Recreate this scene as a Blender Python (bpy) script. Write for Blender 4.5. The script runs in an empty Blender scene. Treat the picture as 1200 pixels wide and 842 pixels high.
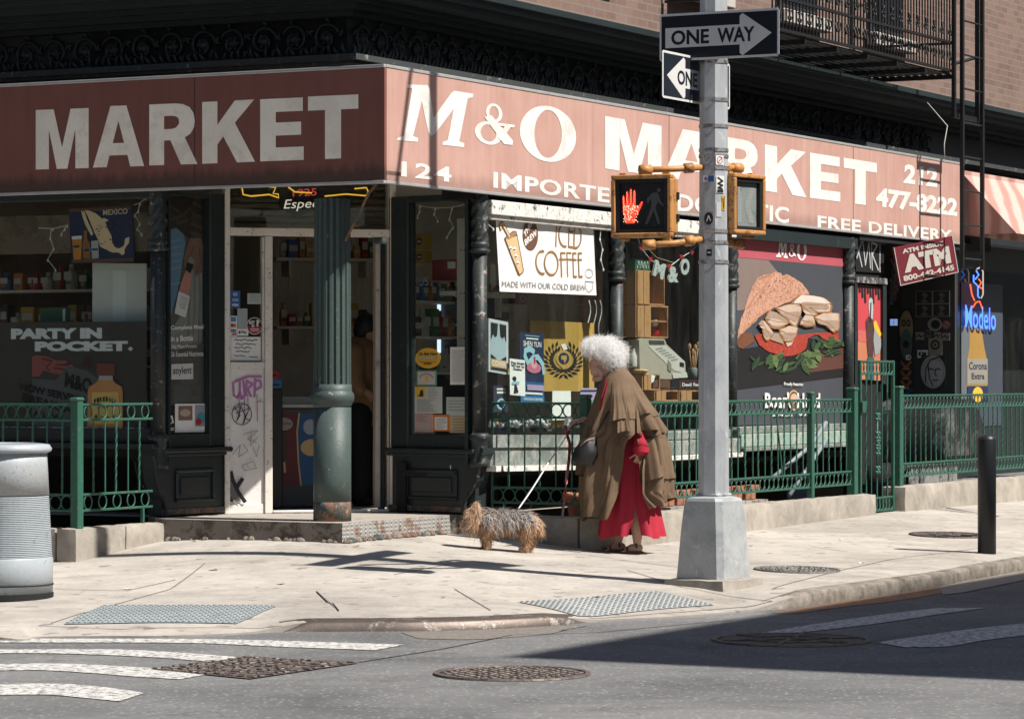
import bpy, math, random
import numpy as np
from mathutils import Vector, Matrix, noise as mnoise
random.seed(7)
R = math.radians
sc = bpy.context.scene
COL = sc.collection
# ---------------------------------------------------------------- camera model
FP, CX, HY, CH = 3770.0, 600.0, 443.0, 1.45      # focal length (px), principal column, horizon row, eye height
PHI = R(27.95)

def ray(px, py):
    return Vector(((px - CX) / FP, 1.0, -(py - HY) / FP))

class Frame:
    """A vertical plane: x runs along it, d inward (away from the street), z up."""
    def __init__(s, ox, oy, ang):
        s.o = Vector((ox, oy, 0)); s.ang = ang
        s.ex = Vector((math.cos(ang), math.sin(ang), 0)); s.ey = Vector((-math.sin(ang), math.cos(ang), 0))
    def w(s, x, d, z):
        return s.o + s.ex * x + s.ey * d + Vector((0, 0, z))
    def hit(s, px, py, d=0.0):
        r = ray(px, py); c = Vector((0, 0, CH))
        t = ((s.o + s.ey * d - c).dot(s.ey)) / r.dot(s.ey)
        p = c + r * t
        return ((p - s.o).dot(s.ex), p.z)
    def x(s, px, d=0.0):
        return s.hit(px, HY, d)[0]
    def z(s, px, py, d=0.0):
        return s.hit(px, py, d)[1]
    def P(s, px, py, d=0.0):
        a, b = s.hit(px, py, d)
        return s.w(a, d, b)

BX, BY = -0.0406 * 23.0, 23.0
FR = Frame(BX, BY, math.pi / 2 - PHI)            # right (street) front, x away to the right
FL = Frame(BX, BY, -PHI)                          # left front, x < 0 to the left
WF = Frame(0, 0, 0)
def uv(u, v, z=0.0):
    return FR.w(u, v, z)
def frame2(a, b):
    d = b - a
    return Frame(a.x, a.y, math.atan2(d.y, d.x))
FD = Frame(-1.381, 24.8, R(17.05))                # entrance door wall
FSL = frame2(uv(0, 1.946), uv(.774, 1.847))       # left splay
FSR = frame2(uv(1.70, .915), uv(1.51, 0.0))       # right splay

# ---------------------------------------------------------------- materials
MATS = {}
def new_mat(name):
    m = bpy.data.materials.new(name); m.use_nodes = True
    nt = m.node_tree
    for n in list(nt.nodes): nt.nodes.remove(n)
    out = nt.nodes.new('ShaderNodeOutputMaterial')
    return m, nt, out
def node(nt, t, **k):
    n = nt.nodes.new(t)
    for a, b in k.items():
        if a.startswith('i_'):
            n.inputs[a[2:].replace('_', ' ')].default_value = b
        else: setattr(n, a, b)
    return n
def ramp(nt, stops, src):
    r = node(nt, 'ShaderNodeValToRGB')
    e = r.color_ramp.elements
    while len(e) > 1: e.remove(e[-1])
    e[0].position, e[0].color = stops[0][0], tuple(stops[0][1]) + (1,)
    for p, c in stops[1:]:
        q = e.new(p); q.color = tuple(c) + (1,)
    nt.links.new(src, r.inputs['Fac'])
    return r.outputs['Color']
def coords(nt, scale=1.0, kind='Object', stretch=None):
    tc = node(nt, 'ShaderNodeTexCoord')
    mp = node(nt, 'ShaderNodeMapping')
    s = stretch or (1, 1, 1)
    mp.inputs['Scale'].default_value = (s[0] * scale, s[1] * scale, s[2] * scale)
    nt.links.new(tc.outputs[kind], mp.inputs['Vector'])
    return mp.outputs['Vector']
def tex(nt, vec, scale, detail=4, rough=.6, dist=0):
    n = node(nt, 'ShaderNodeTexNoise')
    n.inputs['Scale'].default_value = scale; n.inputs['Detail'].default_value = detail
    n.inputs['Roughness'].default_value = rough; n.inputs['Distortion'].default_value = dist
    nt.links.new(vec, n.inputs['Vector'])
    return n.outputs['Fac']
def mixc(nt, fac, a, b, mode='MIX'):
    m = node(nt, 'ShaderNodeMix', data_type='RGBA', blend_type=mode)
    for sock, val in ((m.inputs[0], fac), (m.inputs[6], a), (m.inputs[7], b)):
        if isinstance(val, (int, float)): sock.default_value = val
        elif isinstance(val, (tuple, list)): sock.default_value = tuple(val) + (1,)
        else: nt.links.new(val, sock)
    return m.outputs[2]
def mth(nt, op, a, b=0.0, clamp=False):
    m = node(nt, 'ShaderNodeMath', operation=op, use_clamp=clamp)
    for i, val in enumerate((a, b)):
        if isinstance(val, (int, float)): m.inputs[i].default_value = val
        else: nt.links.new(val, m.inputs[i])
    return m.outputs[0]
def thresh(nt, v, lo, hi):
    m = node(nt, 'ShaderNodeMapRange'); m.clamp = True
    m.inputs['From Min'].default_value = lo; m.inputs['From Max'].default_value = hi
    nt.links.new(v, m.inputs['Value'])
    return m.outputs['Result']
def principled(nt, out, color, rough=.6, metal=0.0, spec=.5, bump=None, bstr=.2, bdist=.01):
    p = node(nt, 'ShaderNodeBsdfPrincipled')
    if isinstance(color, (tuple, list)): p.inputs['Base Color'].default_value = tuple(color) + (1,)
    else: nt.links.new(color, p.inputs['Base Color'])
    if isinstance(rough, (int, float)): p.inputs['Roughness'].default_value = rough
    else: nt.links.new(rough, p.inputs['Roughness'])
    p.inputs['Metallic'].default_value = metal
    p.inputs['Specular IOR Level'].default_value = spec
    if bump is not None:
        b = node(nt, 'ShaderNodeBump'); b.inputs['Strength'].default_value = bstr; b.inputs['Distance'].default_value = bdist
        nt.links.new(bump, b.inputs['Height']); nt.links.new(b.outputs['Normal'], p.inputs['Normal'])
    nt.links.new(p.outputs['BSDF'], out.inputs['Surface'])
    return p

def M(name, col, rough=.65, var=.18, scale=6.0, metal=0.0, spec=.4, bump=.15, fine=60.0, stretch=None):
    """plain surface with uneven tone and a little relief"""
    if name in MATS: return MATS[name]
    m, nt, out = new_mat(name)
    v = coords(nt, 1.0, stretch=stretch)
    a = tex(nt, v, scale, 5, .65); b = tex(nt, v, fine, 3, .6)
    f = mth(nt, 'ADD', mth(nt, 'MULTIPLY', a, .7), mth(nt, 'MULTIPLY', b, .3))
    lo = tuple(c * (1 - var) for c in col); hi = tuple(min(1, c * (1 + var)) for c in col)
    c = ramp(nt, [(.3, lo), (.7, hi)], f)
    principled(nt, out, c, rough, metal, spec, b if bump else None, bump or 0, .004)
    MATS[name] = m
    return m
def MW(name, col, wear, amount=.5, wscale=7.0, rough=.6, col2=None, bump=.3, spec=.4, fine=45.0, soft=.05, stretch=None, metal=0.0, var=.15):
    """paint worn through in patches to a second colour (and a third)"""
    if name in MATS: return MATS[name]
    m, nt, out = new_mat(name)
    v = coords(nt, 1.0, stretch=stretch)
    a = tex(nt, v, wscale, 8, .7, .4); b = tex(nt, v, fine, 4, .65); g = tex(nt, v, wscale * .35, 4, .5)
    base = ramp(nt, [(.25, tuple(c * (1 - var) for c in col)), (.75, tuple(min(1, c * (1 + var)) for c in col))], mth(nt, 'ADD', mth(nt, 'MULTIPLY', g, .6), mth(nt, 'MULTIPLY', b, .4)))
    mask = thresh(nt, mth(nt, 'ADD', a, mth(nt, 'MULTIPLY', b, .25)), 1.125 - amount - soft, 1.125 - amount + soft)
    c = mixc(nt, mask, base, wear)
    if col2:
        k = thresh(nt, tex(nt, v, wscale * 2.3, 6, .7, .6), .60, .66)
        c = mixc(nt, k, c, col2)
    h = mth(nt, 'SUBTRACT', b, mask)
    principled(nt, out, c, rough, metal, spec, h, bump, .004)
    MATS[name] = m
    return m
def ME(name, col, strength=1.0):
    if name in MATS: return MATS[name]
    m, nt, out = new_mat(name)
    e = node(nt, 'ShaderNodeEmission'); e.inputs['Color'].default_value = tuple(col) + (1,); e.inputs['Strength'].default_value = strength
    nt.links.new(e.outputs[0], out.inputs['Surface'])
    MATS[name] = m
    return m

# ---------------------------------------------------------------- mesh builder
WLOC = {}
class MB:
    def __init__(s):
        s.v, s.f, s.m, s.mats = [], [], [], []
    def mi(s, m):
        if m not in s.mats: s.mats.append(m)
        return s.mats.index(m)
    def add(s, verts, faces, m):
        k = len(s.v); i = s.mi(m)
        s.v.extend(Vector(p) for p in verts)
        for f in faces:
            s.f.append(tuple(k + q for q in f)); s.m.append(i)
        return s
    def poly(s, pts, m):
        return s.add(pts, [tuple(range(len(pts)))], m)
    def box(s, fr, x0, x1, d0, d1, z0, z1, m, bev=0.0):
        if x0 > x1: x0, x1 = x1, x0
        if d0 > d1: d0, d1 = d1, d0
        if z0 > z1: z0, z1 = z1, z0
        b = min(bev, .45 * (x1 - x0), .45 * (d1 - d0), .45 * (z1 - z0))
        if b <= 0:
            vs = [fr.w(x, d, z) for z in (z0, z1) for d in (d0, d1) for x in (x0, x1)]
            return s.add(vs, [(0, 1, 5, 4), (1, 3, 7, 5), (3, 2, 6, 7), (2, 0, 4, 6), (4, 5, 7, 6), (1, 0, 2, 3)], m)
        # chamfered box: vertical-edge octagon + inset top/bottom
        def ring(i, z):
            return [fr.w(x0 + b + i, d0 + i, z), fr.w(x1 - b - i, d0 + i, z), fr.w(x1 - i, d0 + b + i, z), fr.w(x1 - i, d1 - b - i, z),
                    fr.w(x1 - b - i, d1 - i, z), fr.w(x0 + b + i, d1 - i, z), fr.w(x0 + i, d1 - b - i, z), fr.w(x0 + i, d0 + b + i, z)]
        rs = [ring(b * .7, z0), ring(0, z0 + b), ring(0, z1 - b), ring(b * .7, z1)]
        vs = [p for r_ in rs for p in r_]
        fs = [(8 * k + i, 8 * k + (i + 1) % 8, 8 * k + 8 + (i + 1) % 8, 8 * k + 8 + i) for k in range(3) for i in range(8)]
        fs += [tuple(range(7, -1, -1)), tuple(range(24, 32))]
        return s.add(vs, fs, m)
    def prism(s, fr, poly, d0, d1, m):
        """outline in (x, z), extruded from d0 to d1"""
        n = len(poly)
        ar = sum(poly[i][0] * poly[(i + 1) % n][1] - poly[(i + 1) % n][0] * poly[i][1] for i in range(n))
        if ar < 0: poly = poly[::-1]
        vs = [fr.w(x, d0, z) for x, z in poly] + [fr.w(x, d1, z) for x, z in poly]
        fs = [tuple(range(n)), tuple(range(2 * n - 1, n - 1, -1))] + [(i + n, (i + 1) % n + n, (i + 1) % n, i) for i in range(n)]
        return s.add(vs, fs, m)
    def tube(s, pts, r, m, n=8, closed=False, cap=True):
        pts = [Vector(p) for p in pts]; N = len(pts)
        rad = r if isinstance(r, (list, tuple)) else [r] * N
        rings = []; prev = None
        for i, p in enumerate(pts):
            if closed: t = pts[(i + 1) % N] - pts[i - 1]
            else: t = pts[min(i + 1, N - 1)] - pts[max(i - 1, 0)]
            t = t.normalized() if t.length > 1e-9 else Vector((0, 0, 1))
            if prev is None:
                a = Vector((0, 0, 1)) if abs(t.z) < .9 else Vector((1, 0, 0))
                nx = t.cross(a).normalized()
            else:
                nx = prev - t * prev.dot(t)
                nx = nx.normalized() if nx.length > 1e-6 else t.orthogonal().normalized()
            prev = nx; ny = t.cross(nx)
            rings.append([p + (nx * math.cos(2 * math.pi * k / n) + ny * math.sin(2 * math.pi * k / n)) * rad[i] for k in range(n)])
        vs = [q for g in rings for q in g]
        fs = []
        for i in range(N if closed else N - 1):
            j = (i + 1) % N
            for k in range(n):
                k2 = (k + 1) % n
                fs.append((i * n + k, i * n + k2, j * n + k2, j * n + k))
        if cap and not closed:
            fs += [tuple(range(n - 1, -1, -1)), tuple((N - 1) * n + k for k in range(n))]
        return s.add(vs, fs, m)
    def lathe(s, c, prof, m, n=24, ax=None, flute=None):
        """profile [(radius, height)] round an axis through c"""
        c = Vector(c); az = Vector(ax or (0, 0, 1)).normalized()
        ux = az.orthogonal().normalized() if abs(az.z) < .99 else Vector((1, 0, 0)); uy = az.cross(ux)
        vs = []
        for r, h in prof:
            for k in range(n):
                a = 2 * math.pi * k / n
                rr = r * (flute(a, h) if flute else 1)
                vs.append(c + az * h + (ux * math.cos(a) + uy * math.sin(a)) * rr)
        fs = [(i * n + k, i * n + (k + 1) % n, (i + 1) * n + (k + 1) % n, (i + 1) * n + k) for i in range(len(prof) - 1) for k in range(n)]
        fs += [tuple(range(n - 1, -1, -1)), tuple((len(prof) - 1) * n + k for k in range(n))]
        return s.add(vs, fs, m)
    def ball(s, c, rad, m, n=12, k=8):
        c = Vector(c); rx, ry, rz = rad if isinstance(rad, (tuple, list)) else (rad,) * 3
        vs = [c + Vector((rx * math.sin(math.pi * i / k) * math.cos(2 * math.pi * j / n), ry * math.sin(math.pi * i / k) * math.sin(2 * math.pi * j / n), rz * math.cos(math.pi * i / k))) for i in range(k + 1) for j in range(n)]
        fs = [(i * n + j, (i + 1) * n + j, (i + 1) * n + (j + 1) % n, i * n + (j + 1) % n) for i in range(k) for j in range(n)]
        return s.add(vs, fs, m)
    def torus(s, fr, x, d, z, rx, rz, r, m, n=18, k=5):
        pts = [fr.w(x + rx * math.cos(2 * math.pi * i / n), d, z + rz * math.sin(2 * math.pi * i / n)) for i in range(n)]
        return s.tube(pts, r, m, k, closed=True)
    def grid(s, rows, m, closed=False):
        nr, nc = len(rows), len(rows[0])
        vs = [p for r_ in rows for p in r_]
        fs = [(i * nc + j, i * nc + (j + 1) % nc, (i + 1) * nc + (j + 1) % nc, (i + 1) * nc + j) for i in range(nr - 1) for j in range(nc if closed else nc - 1)]
        return s.add(vs, fs, m)
    def build(s, name, parent=None, smooth=False, label=None, cat=None, group=None, kind=None, origin=None):
        if not s.v: return None
        if parent is not None:
            org = WLOC[parent.name]
        elif origin is not None: org = Vector(origin)
        else:
            lo = [min(p[i] for p in s.v) for i in range(3)]; hi = [max(p[i] for p in s.v) for i in range(3)]
            org = Vector(((lo[0] + hi[0]) / 2, (lo[1] + hi[1]) / 2, lo[2]))
        me = bpy.data.meshes.new(name)
        me.from_pydata([tuple(p - org) for p in s.v], [], s.f)
        for m in s.mats: me.materials.append(m)
        me.polygons.foreach_set('material_index', s.m)
        if smooth: me.polygons.foreach_set('use_smooth', [True] * len(me.polygons))
        me.update()
        o = bpy.data.objects.new(name, me); COL.objects.link(o)
        if parent is not None:
            o.parent = parent
        else:
            o.location = org
        WLOC[o.name] = org
        return tag(o, label, cat, group, kind)
def tag(o, label=None, cat=None, group=None, kind=None):
    if label: o['label'] = label
    if cat: o['category'] = cat
    if group: o['group'] = group
    if kind: o['kind'] = kind
    return o
def thing(name, label, cat, base, group=None):
    o = bpy.data.objects.new(name, None); COL.objects.link(o)
    o.location = base; o.empty_display_size = .1
    WLOC[o.name] = Vector(base)
    return tag(o, label, cat, group)
def copy_tree(o, delta, label=None):
    c = o.copy(); COL.objects.link(c); c.location = o.location + Vector(delta)
    WLOC[c.name] = WLOC[o.name] + Vector(delta)
    if label: c['label'] = label
    for ch in list(o.children):
        k = ch.copy(); COL.objects.link(k); k.parent = c
        for g in list(ch.children):
            q = g.copy(); COL.objects.link(q); q.parent = k
    return c

# ---------------------------------------------------------------- lettering
TXT = {}
def text2d(st, off=0.0, spacing=1.0):
    key = (st, off, spacing)
    if key in TXT: return TXT[key]
    cu = bpy.data.curves.new('lettering', 'FONT')
    cu.body = st; cu.size = 1.0; cu.offset = off; cu.resolution_u = 3; cu.fill_mode = 'FRONT'; cu.space_character = spacing
    ob = bpy.data.objects.new('lettering', cu); COL.objects.link(ob)
    dg = bpy.context.evaluated_depsgraph_get()
    me = bpy.data.meshes.new_from_object(ob.evaluated_get(dg))
    vs = [(v.co.x, v.co.y) for v in me.vertices]; fs = [tuple(p.vertices) for p in me.polygons]
    bpy.data.meshes.remove(me); bpy.data.objects.remove(ob); bpy.data.curves.remove(cu)
    x0, x1 = min(v[0] for v in vs), max(v[0] for v in vs); y0, y1 = min(v[1] for v in vs), max(v[1] for v in vs)
    vs = [((x - x0) / (x1 - x0), (y - y0) / (y1 - y0)) for x, y in vs]
    TXT[key] = (vs, fs)
    return TXT[key]
# heavy block capitals, (unit box outlines; first list outer, holes cut as extra polygons drawn by strips)
BLOCK = {
 'M': [[(0,0),(.25,0),(.25,.66),(.40,0),(.60,0),(.75,.66),(.75,0),(1,0),(1,1),(.66,1),(.5,.36),(.34,1),(0,1)]],
 'A': [[(0,0),(.27,0),(.325,.19),(.675,.19),(.73,0),(1,0),(.655,1),(.345,1)]],
 'R': [[(0,0),(.31,0),(.31,.40),(.44,.40),(.66,0),(1,0),(.74,.44),(.86,.50),(.93,.60),(.945,.70),(.92,.83),(.84,.93),(.70,.985),(.55,1),(0,1)]],
 'K': [[(0,0),(.29,0),(.29,.30),(.40,.43),(.66,0),(1,0),(.62,.64),(.985,1),(.62,1),(.29,.62),(.29,1),(0,1)]],
 'E': [[(0,0),(1,0),(1,.215),(.36,.215),(.36,.405),(.94,.405),(.94,.615),(.36,.615),(.36,.785),(.98,.785),(.98,1),(0,1)]],
 'T': [[(.34,0),(.66,0),(.66,.775),(1,.775),(1,1),(0,1),(0,.775),(.34,.775)]],
}
HOLE = {'A': [(.39,.39),(.61,.39),(.5,.75)], 'R': [(.31,.585),(.46,.585),(.56,.605),(.615,.66),(.625,.70),(.605,.76),(.55,.79),(.46,.80),(.31,.80)]}
def ell(cx, cy, rx, ry, n=24, a0=0.0, a1=2 * math.pi):
    return [(cx + rx * math.cos(a0 + (a1 - a0) * i / n), cy + ry * math.sin(a0 + (a1 - a0) * i / n)) for i in range(n if abs(a1 - a0 - 2 * math.pi) < 1e-6 else n + 1)]

class Sheet:
    """A flat thing (poster, sign, sticker) drawn in unit coordinates on an affine patch of a frame's plane."""
    def __init__(s, fr, bl, br, tl, d, px=True):
        s.fr, s.d = fr, d
        if px: bl, br, tl = (fr.hit(*p, d) for p in (bl, br, tl))
        s.o = bl; s.a = (br[0] - bl[0], br[1] - bl[1]); s.b = (tl[0] - bl[0], tl[1] - bl[1])
        s.k = 0; s.mb = MB(); s.step = .0011
    def xz(s, p):
        return (s.o[0] + s.a[0] * p[0] + s.b[0] * p[1], s.o[1] + s.a[1] * p[0] + s.b[1] * p[1])
    def inv(s, px, py):
        x, z = s.fr.hit(px, py, s.d); x -= s.o[0]; z -= s.o[1]
        det = s.a[0] * s.b[1] - s.a[1] * s.b[0]
        return ((x * s.b[1] - z * s.b[0]) / det, (z * s.a[0] - x * s.a[1]) / det)
    def back(s, m, t=.006):
        s.mb.prism(s.fr, [s.xz(p) for p in ((0, 0), (1, 0), (1, 1), (0, 1))], s.d, s.d + t, m); return s
    def lay(s):
        s.k += 1; return s.d - s.k * s.step
    def poly(s, pts, m):
        d = s.lay(); q = [s.xz(p) for p in pts]
        ar = sum(q[i][0] * q[(i + 1) % len(q)][1] - q[(i + 1) % len(q)][0] * q[i][1] for i in range(len(q)))
        if ar < 0: q = q[::-1]
        s.mb.poly([s.fr.w(x, d, z) for x, z in q], m); return s
    def ppoly(s, pts, m):
        return s.poly([s.inv(*p) for p in pts], m)
    def rect(s, x0, x1, y0, y1, m):
        return s.poly([(x0, y0), (x1, y0), (x1, y1), (x0, y1)], m)
    def disc(s, cx, cy, rx, ry, m, n=28):
        return s.poly(ell(cx, cy, rx, ry, n), m)
    def ring(s, cx, cy, rx, ry, w, m, n=28, a0=0.0, a1=2 * math.pi):
        d = s.lay(); o = ell(cx, cy, rx, ry, n, a0, a1); i = ell(cx, cy, rx * (1 - w), ry * (1 - w), n, a0, a1)
        full = abs(a1 - a0 - 2 * math.pi) < 1e-6
        for k in range(len(o) if full else len(o) - 1):
            j = (k + 1) % len(o)
            s.mb.poly([s.fr.w(x, d, z) for x, z in (s.xz(i[k]), s.xz(o[k]), s.xz(o[j]), s.xz(i[j]))], m)
        return s
    def stroke(s, pts, w, m, asp=None):
        """a painted line; w in metres"""
        d = s.lay(); q = [Vector((*s.xz(p), 0)) for p in pts]
        for a, b in zip(q, q[1:]):
            t = b - a
            if t.length < 1e-7: continue
            n = Vector((-t.y, t.x, 0)).normalized() * w / 2; e = t.normalized() * w * .3
            s.mb.poly([s.fr.w(p.x, d, p.y) for p in (a - e - n, b + e - n, b + e + n, a - e + n)], m)
            d -= .00004
        return s
    def pstroke(s, pts, w, m):
        return s.stroke([s.inv(*p) for p in pts], w, m)
    def text(s, st, x0, x1, y0, y1, m, off=0.0, sp=1.0, arc=None, shear=0.0):
        vs, fs = text2d(st, off, sp); d = s.lay(); out = []
        for a, b in vs:
            p = [x0 + (x1 - x0) * a + shear * (y1 - y0) * b, y0 + (y1 - y0) * b]
            if arc: p[1] += arc * (1 - (2 * a - 1) ** 2)
            out.append(s.fr.w(*(lambda q: (q[0], d, q[1]))(s.xz(p))))
        s.mb.add(out, fs, m); return s
    def ptext(s, st, bl, br, tl, m, off=0.0, sp=1.0):
        """lettering fitted to three pixel corners"""
        vs, fs = text2d(st, off, sp); d = s.lay()
        A, B_, C = (s.fr.hit(*p, s.d) for p in (bl, br, tl))
        s.mb.add([s.fr.w(A[0] + (B_[0] - A[0]) * a + (C[0] - A[0]) * b, d, A[1] + (B_[1] - A[1]) * a + (C[1] - A[1]) * b) for a, b in vs], fs, m); return s
    def block(s, ch, bl, br, tl, m, mback):
        A, B_, C = (s.fr.hit(*p, s.d) for p in (bl, br, tl))
        f = lambda p: (A[0] + (B_[0] - A[0]) * p[0] + (C[0] - A[0]) * p[1], A[1] + (B_[1] - A[1]) * p[0] + (C[1] - A[1]) * p[1])
        d = s.lay()
        for pl in BLOCK[ch]: s.mb.poly([s.fr.w(x, d, z) for x, z in map(f, pl)], m)
        if ch in HOLE:
            s.mb.poly([s.fr.w(x, d - .0008, z) for x, z in map(f, HOLE[ch])], mback); s.k += 1
        return s
    def done(s, name, label=None, cat=None, group=None, parent=None, kind=None):
        return s.mb.build(name, parent=parent, label=label, cat=cat, group=group, kind=kind)
def px_sheet(fr, x0, x1, yt, yb, d, yt2=None, yb2=None):
    """upright sheet from pixel columns x0..x1 and rows at its left edge"""
    a, zb = fr.hit(x0, yb, d); _, zt = fr.hit(x0, yt, d); b, _ = fr.hit(x1, yb, d)
    return Sheet(fr, (a, zb), (b, zb), (a, zt), d, px=False)
# ================================================================ materials used by many things
green_black = MW('dark shop paint', (.018, .026, .027), (.10, .11, .10), .30, 9, .45, col2=(.03, .05, .05), bump=.25)
green_dk = MW('dark column paint', (.050, .072, .066), (.28, .26, .22), .33, 16, .52, col2=(.08, .105, .098), bump=.5)
col_rust = MW('column foot paint', (.05, .07, .066), (.19, .10, .065), .50, 11, .7, col2=(.33, .25, .20), bump=.8)
spiral_m = MW('colonnette paint', (.020, .028, .028), (.33, .30, .26), .36, 14, .5, col2=(.24, .10, .06), bump=.4)
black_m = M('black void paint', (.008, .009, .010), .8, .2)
white_peel = MW('peeling white paint', (.66, .63, .58), (.06, .075, .08), .40, 13, .7, col2=(.22, .22, .21), bump=.6)
cream_frame = MW('cream door paint', (.74, .69, .62), (.24, .19, .15), .36, 12, .55, col2=(.38, .35, .31), bump=.2)
white_panel = MW('white door panel', (.74, .715, .68), (.36, .31, .27), .36, 10, .55, bump=.2)
steel_trim = M('bare metal trim', (.55, .54, .52), .4, .15, metal=.5)
fence_g = MW('green fence paint', (.024, .098, .067), (.19, .105, .07), .36, 24, .5, col2=(.055, .17, .125), bump=.5)
plinth_m = MW('rough plinth concrete', (.37, .335, .285), (.21, .185, .155), .46, 3.5, .9, bump=1.0, fine=38, soft=.16, var=.28)
glassy = None
def make_glass():
    m, nt, out = new_mat('window glass')
    t = node(nt, 'ShaderNodeBsdfTransparent'); t.inputs[0].default_value = (.90, .93, .92, 1)
    g = node(nt, 'ShaderNodeBsdfGlossy'); g.inputs['Roughness'].default_value = .02
    f = node(nt, 'ShaderNodeFresnel'); f.inputs['IOR'].default_value = 1.5
    v = coords(nt, 1.0); nz = tex(nt, v, 1.1, 2, .5)
    b = node(nt, 'ShaderNodeBump'); b.inputs['Strength'].default_value = .04; b.inputs['Distance'].default_value = .05
    nt.links.new(nz, b.inputs['Height']); nt.links.new(b.outputs['Normal'], g.inputs['Normal'])
    mx = node(nt, 'ShaderNodeMixShader')
    ge = node(nt, 'ShaderNodeNewGeometry'); fac = mth(nt, 'MULTIPLY', f.outputs[0], mth(nt, 'SUBTRACT', 1.0, ge.outputs['Backfacing']))
    nt.links.new(fac, mx.inputs[0]); nt.links.new(t.outputs[0], mx.inputs[1]); nt.links.new(g.outputs[0], mx.inputs[2])
    # thin film of dust and smears
    d = node(nt, 'ShaderNodeBsdfDiffuse'); d.inputs[0].default_value = (.45, .45, .43, 1)
    k = mth(nt, 'MULTIPLY', thresh(nt, tex(nt, coords(nt, 1, stretch=(6, 6, 1.2)), 1.6, 6, .7, .5), .40, .85), .022)
    m2 = node(nt, 'ShaderNodeMixShader')
    nt.links.new(k, m2.inputs[0]); nt.links.new(mx.outputs[0], m2.inputs[1]); nt.links.new(d.outputs[0], m2.inputs[2])
    nt.links.new(m2.outputs[0], out.inputs['Surface'])
    return m
glassy = make_glass()

def make_concrete(name, lo, hi, warm, bstr=.25):
    m, nt, out = new_mat(name)
    v = coords(nt, 1.0)
    big = tex(nt, v, .45, 5, .6, .6); mid = tex(nt, v, 3.5, 6, .7, .3); fin = tex(nt, v, 24, 8, .9); gum = tex(nt, v, 9, 2, .4)
    f = mth(nt, 'ADD', mth(nt, 'ADD', mth(nt, 'MULTIPLY', big, .38), mth(nt, 'MULTIPLY', mid, .32)), mth(nt, 'MULTIPLY', fin, .3))
    c = ramp(nt, [(.33, lo), (.52, tuple((a + b) / 2 for a, b in zip(lo, hi))), (.68, hi)], f)
    c = mixc(nt, mth(nt, 'MULTIPLY', thresh(nt, mid, .56, .72), .35), c, warm)
    c = mixc(nt, mth(nt, 'MULTIPLY', thresh(nt, gum, .655, .70), .6), c, (.12, .112, .105))          # trodden gum and spots
    sp = node(nt, 'ShaderNodeTexVoronoi'); sp.inputs['Scale'].default_value = 30; nt.links.new(v, sp.inputs['Vector'])
    c = mixc(nt, mth(nt, 'MULTIPLY', thresh(nt, sp.outputs['Distance'], .2, .10), .45), c, (.16, .15, .14))
    # long stains
    st = tex(nt, coords(nt, 1, stretch=(.5, 2.2, 1)), 1.3, 6, .7, 1.2)
    c = mixc(nt, mth(nt, 'MULTIPLY', thresh(nt, st, .52, .70), .42), c, (.20, .175, .16))
    principled(nt, out, c, .88, 0, .25, mth(nt, 'ADD', mth(nt, 'MULTIPLY', fin, .6), mth(nt, 'MULTIPLY', mid, .4)), bstr, .006)
    MATS[name] = m
    return m
walk_m = make_concrete('sidewalk concrete', (.20, .178, .152), (.60, .555, .495), (.43, .36, .285))
kerb_m = make_concrete('kerb concrete', (.22, .20, .18), (.40, .36, .32), (.34, .27, .21), .5)

def make_asphalt():
    m, nt, out = new_mat('road asphalt')
    v = coords(nt, 1.0)
    big = tex(nt, v, .6, 5, .65, .8); fin = tex(nt, v, 24, 8, .9); st = node(nt, 'ShaderNodeTexVoronoi'); st.inputs['Scale'].default_value = 24
    nt.links.new(v, st.inputs['Vector'])
    c = ramp(nt, [(.3, (.045, .045, .048)), (.7, (.235, .232, .226))], mth(nt, 'ADD', mth(nt, 'MULTIPLY', big, .5), mth(nt, 'MULTIPLY', fin, .5)))
    c = mixc(nt, mth(nt, 'MULTIPLY', thresh(nt, st.outputs['Distance'], .27, .12), .6), c, (.40, .39, .37))
    cr = node(nt, 'ShaderNodeTexVoronoi', feature='DISTANCE_TO_EDGE'); cr.inputs['Scale'].default_value = .55
    wv = node(nt, 'ShaderNodeVectorMath', operation='ADD'); nt.links.new(v, wv.inputs[0])
    nn = node(nt, 'ShaderNodeTexNoise'); nn.inputs['Scale'].default_value = 2.2; nt.links.new(v, nn.inputs['Vector']); nt.links.new(nn.outputs['Color'], wv.inputs[1])
    nt.links.new(wv.outputs[0], cr.inputs['Vector'])
    c = mixc(nt, mth(nt, 'MULTIPLY', thresh(nt, cr.outputs['Distance'], .009, .003), .3), c, (.04, .04, .04))
    c = mixc(nt, mth(nt, 'MULTIPLY', thresh(nt, tex(nt, coords(nt, 1, stretch=(.35, 2.5, 1)), 1.2, 5, .7, .8), .52, .7), .35), c, (.07, .07, .072))
    principled(nt, out, c, .85, 0, .3, fin, .5, .006)
    return m
road_m = make_asphalt()
paint_m = MW('road paint', (.55, .53, .50), (.14, .14, .137), .47, 26, .8, col2=(.40, .39, .37), bump=.4, fine=110)
iron_m = MW('cast iron lid', (.075, .066, .060), (.15, .11, .085), .45, 18, .55, bump=.5, metal=.4)
kerbsteel_m = MW('steel kerb facing', (.13, .105, .09), (.30, .27, .24), .40, 9, .5, bump=.3, metal=.6)

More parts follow.
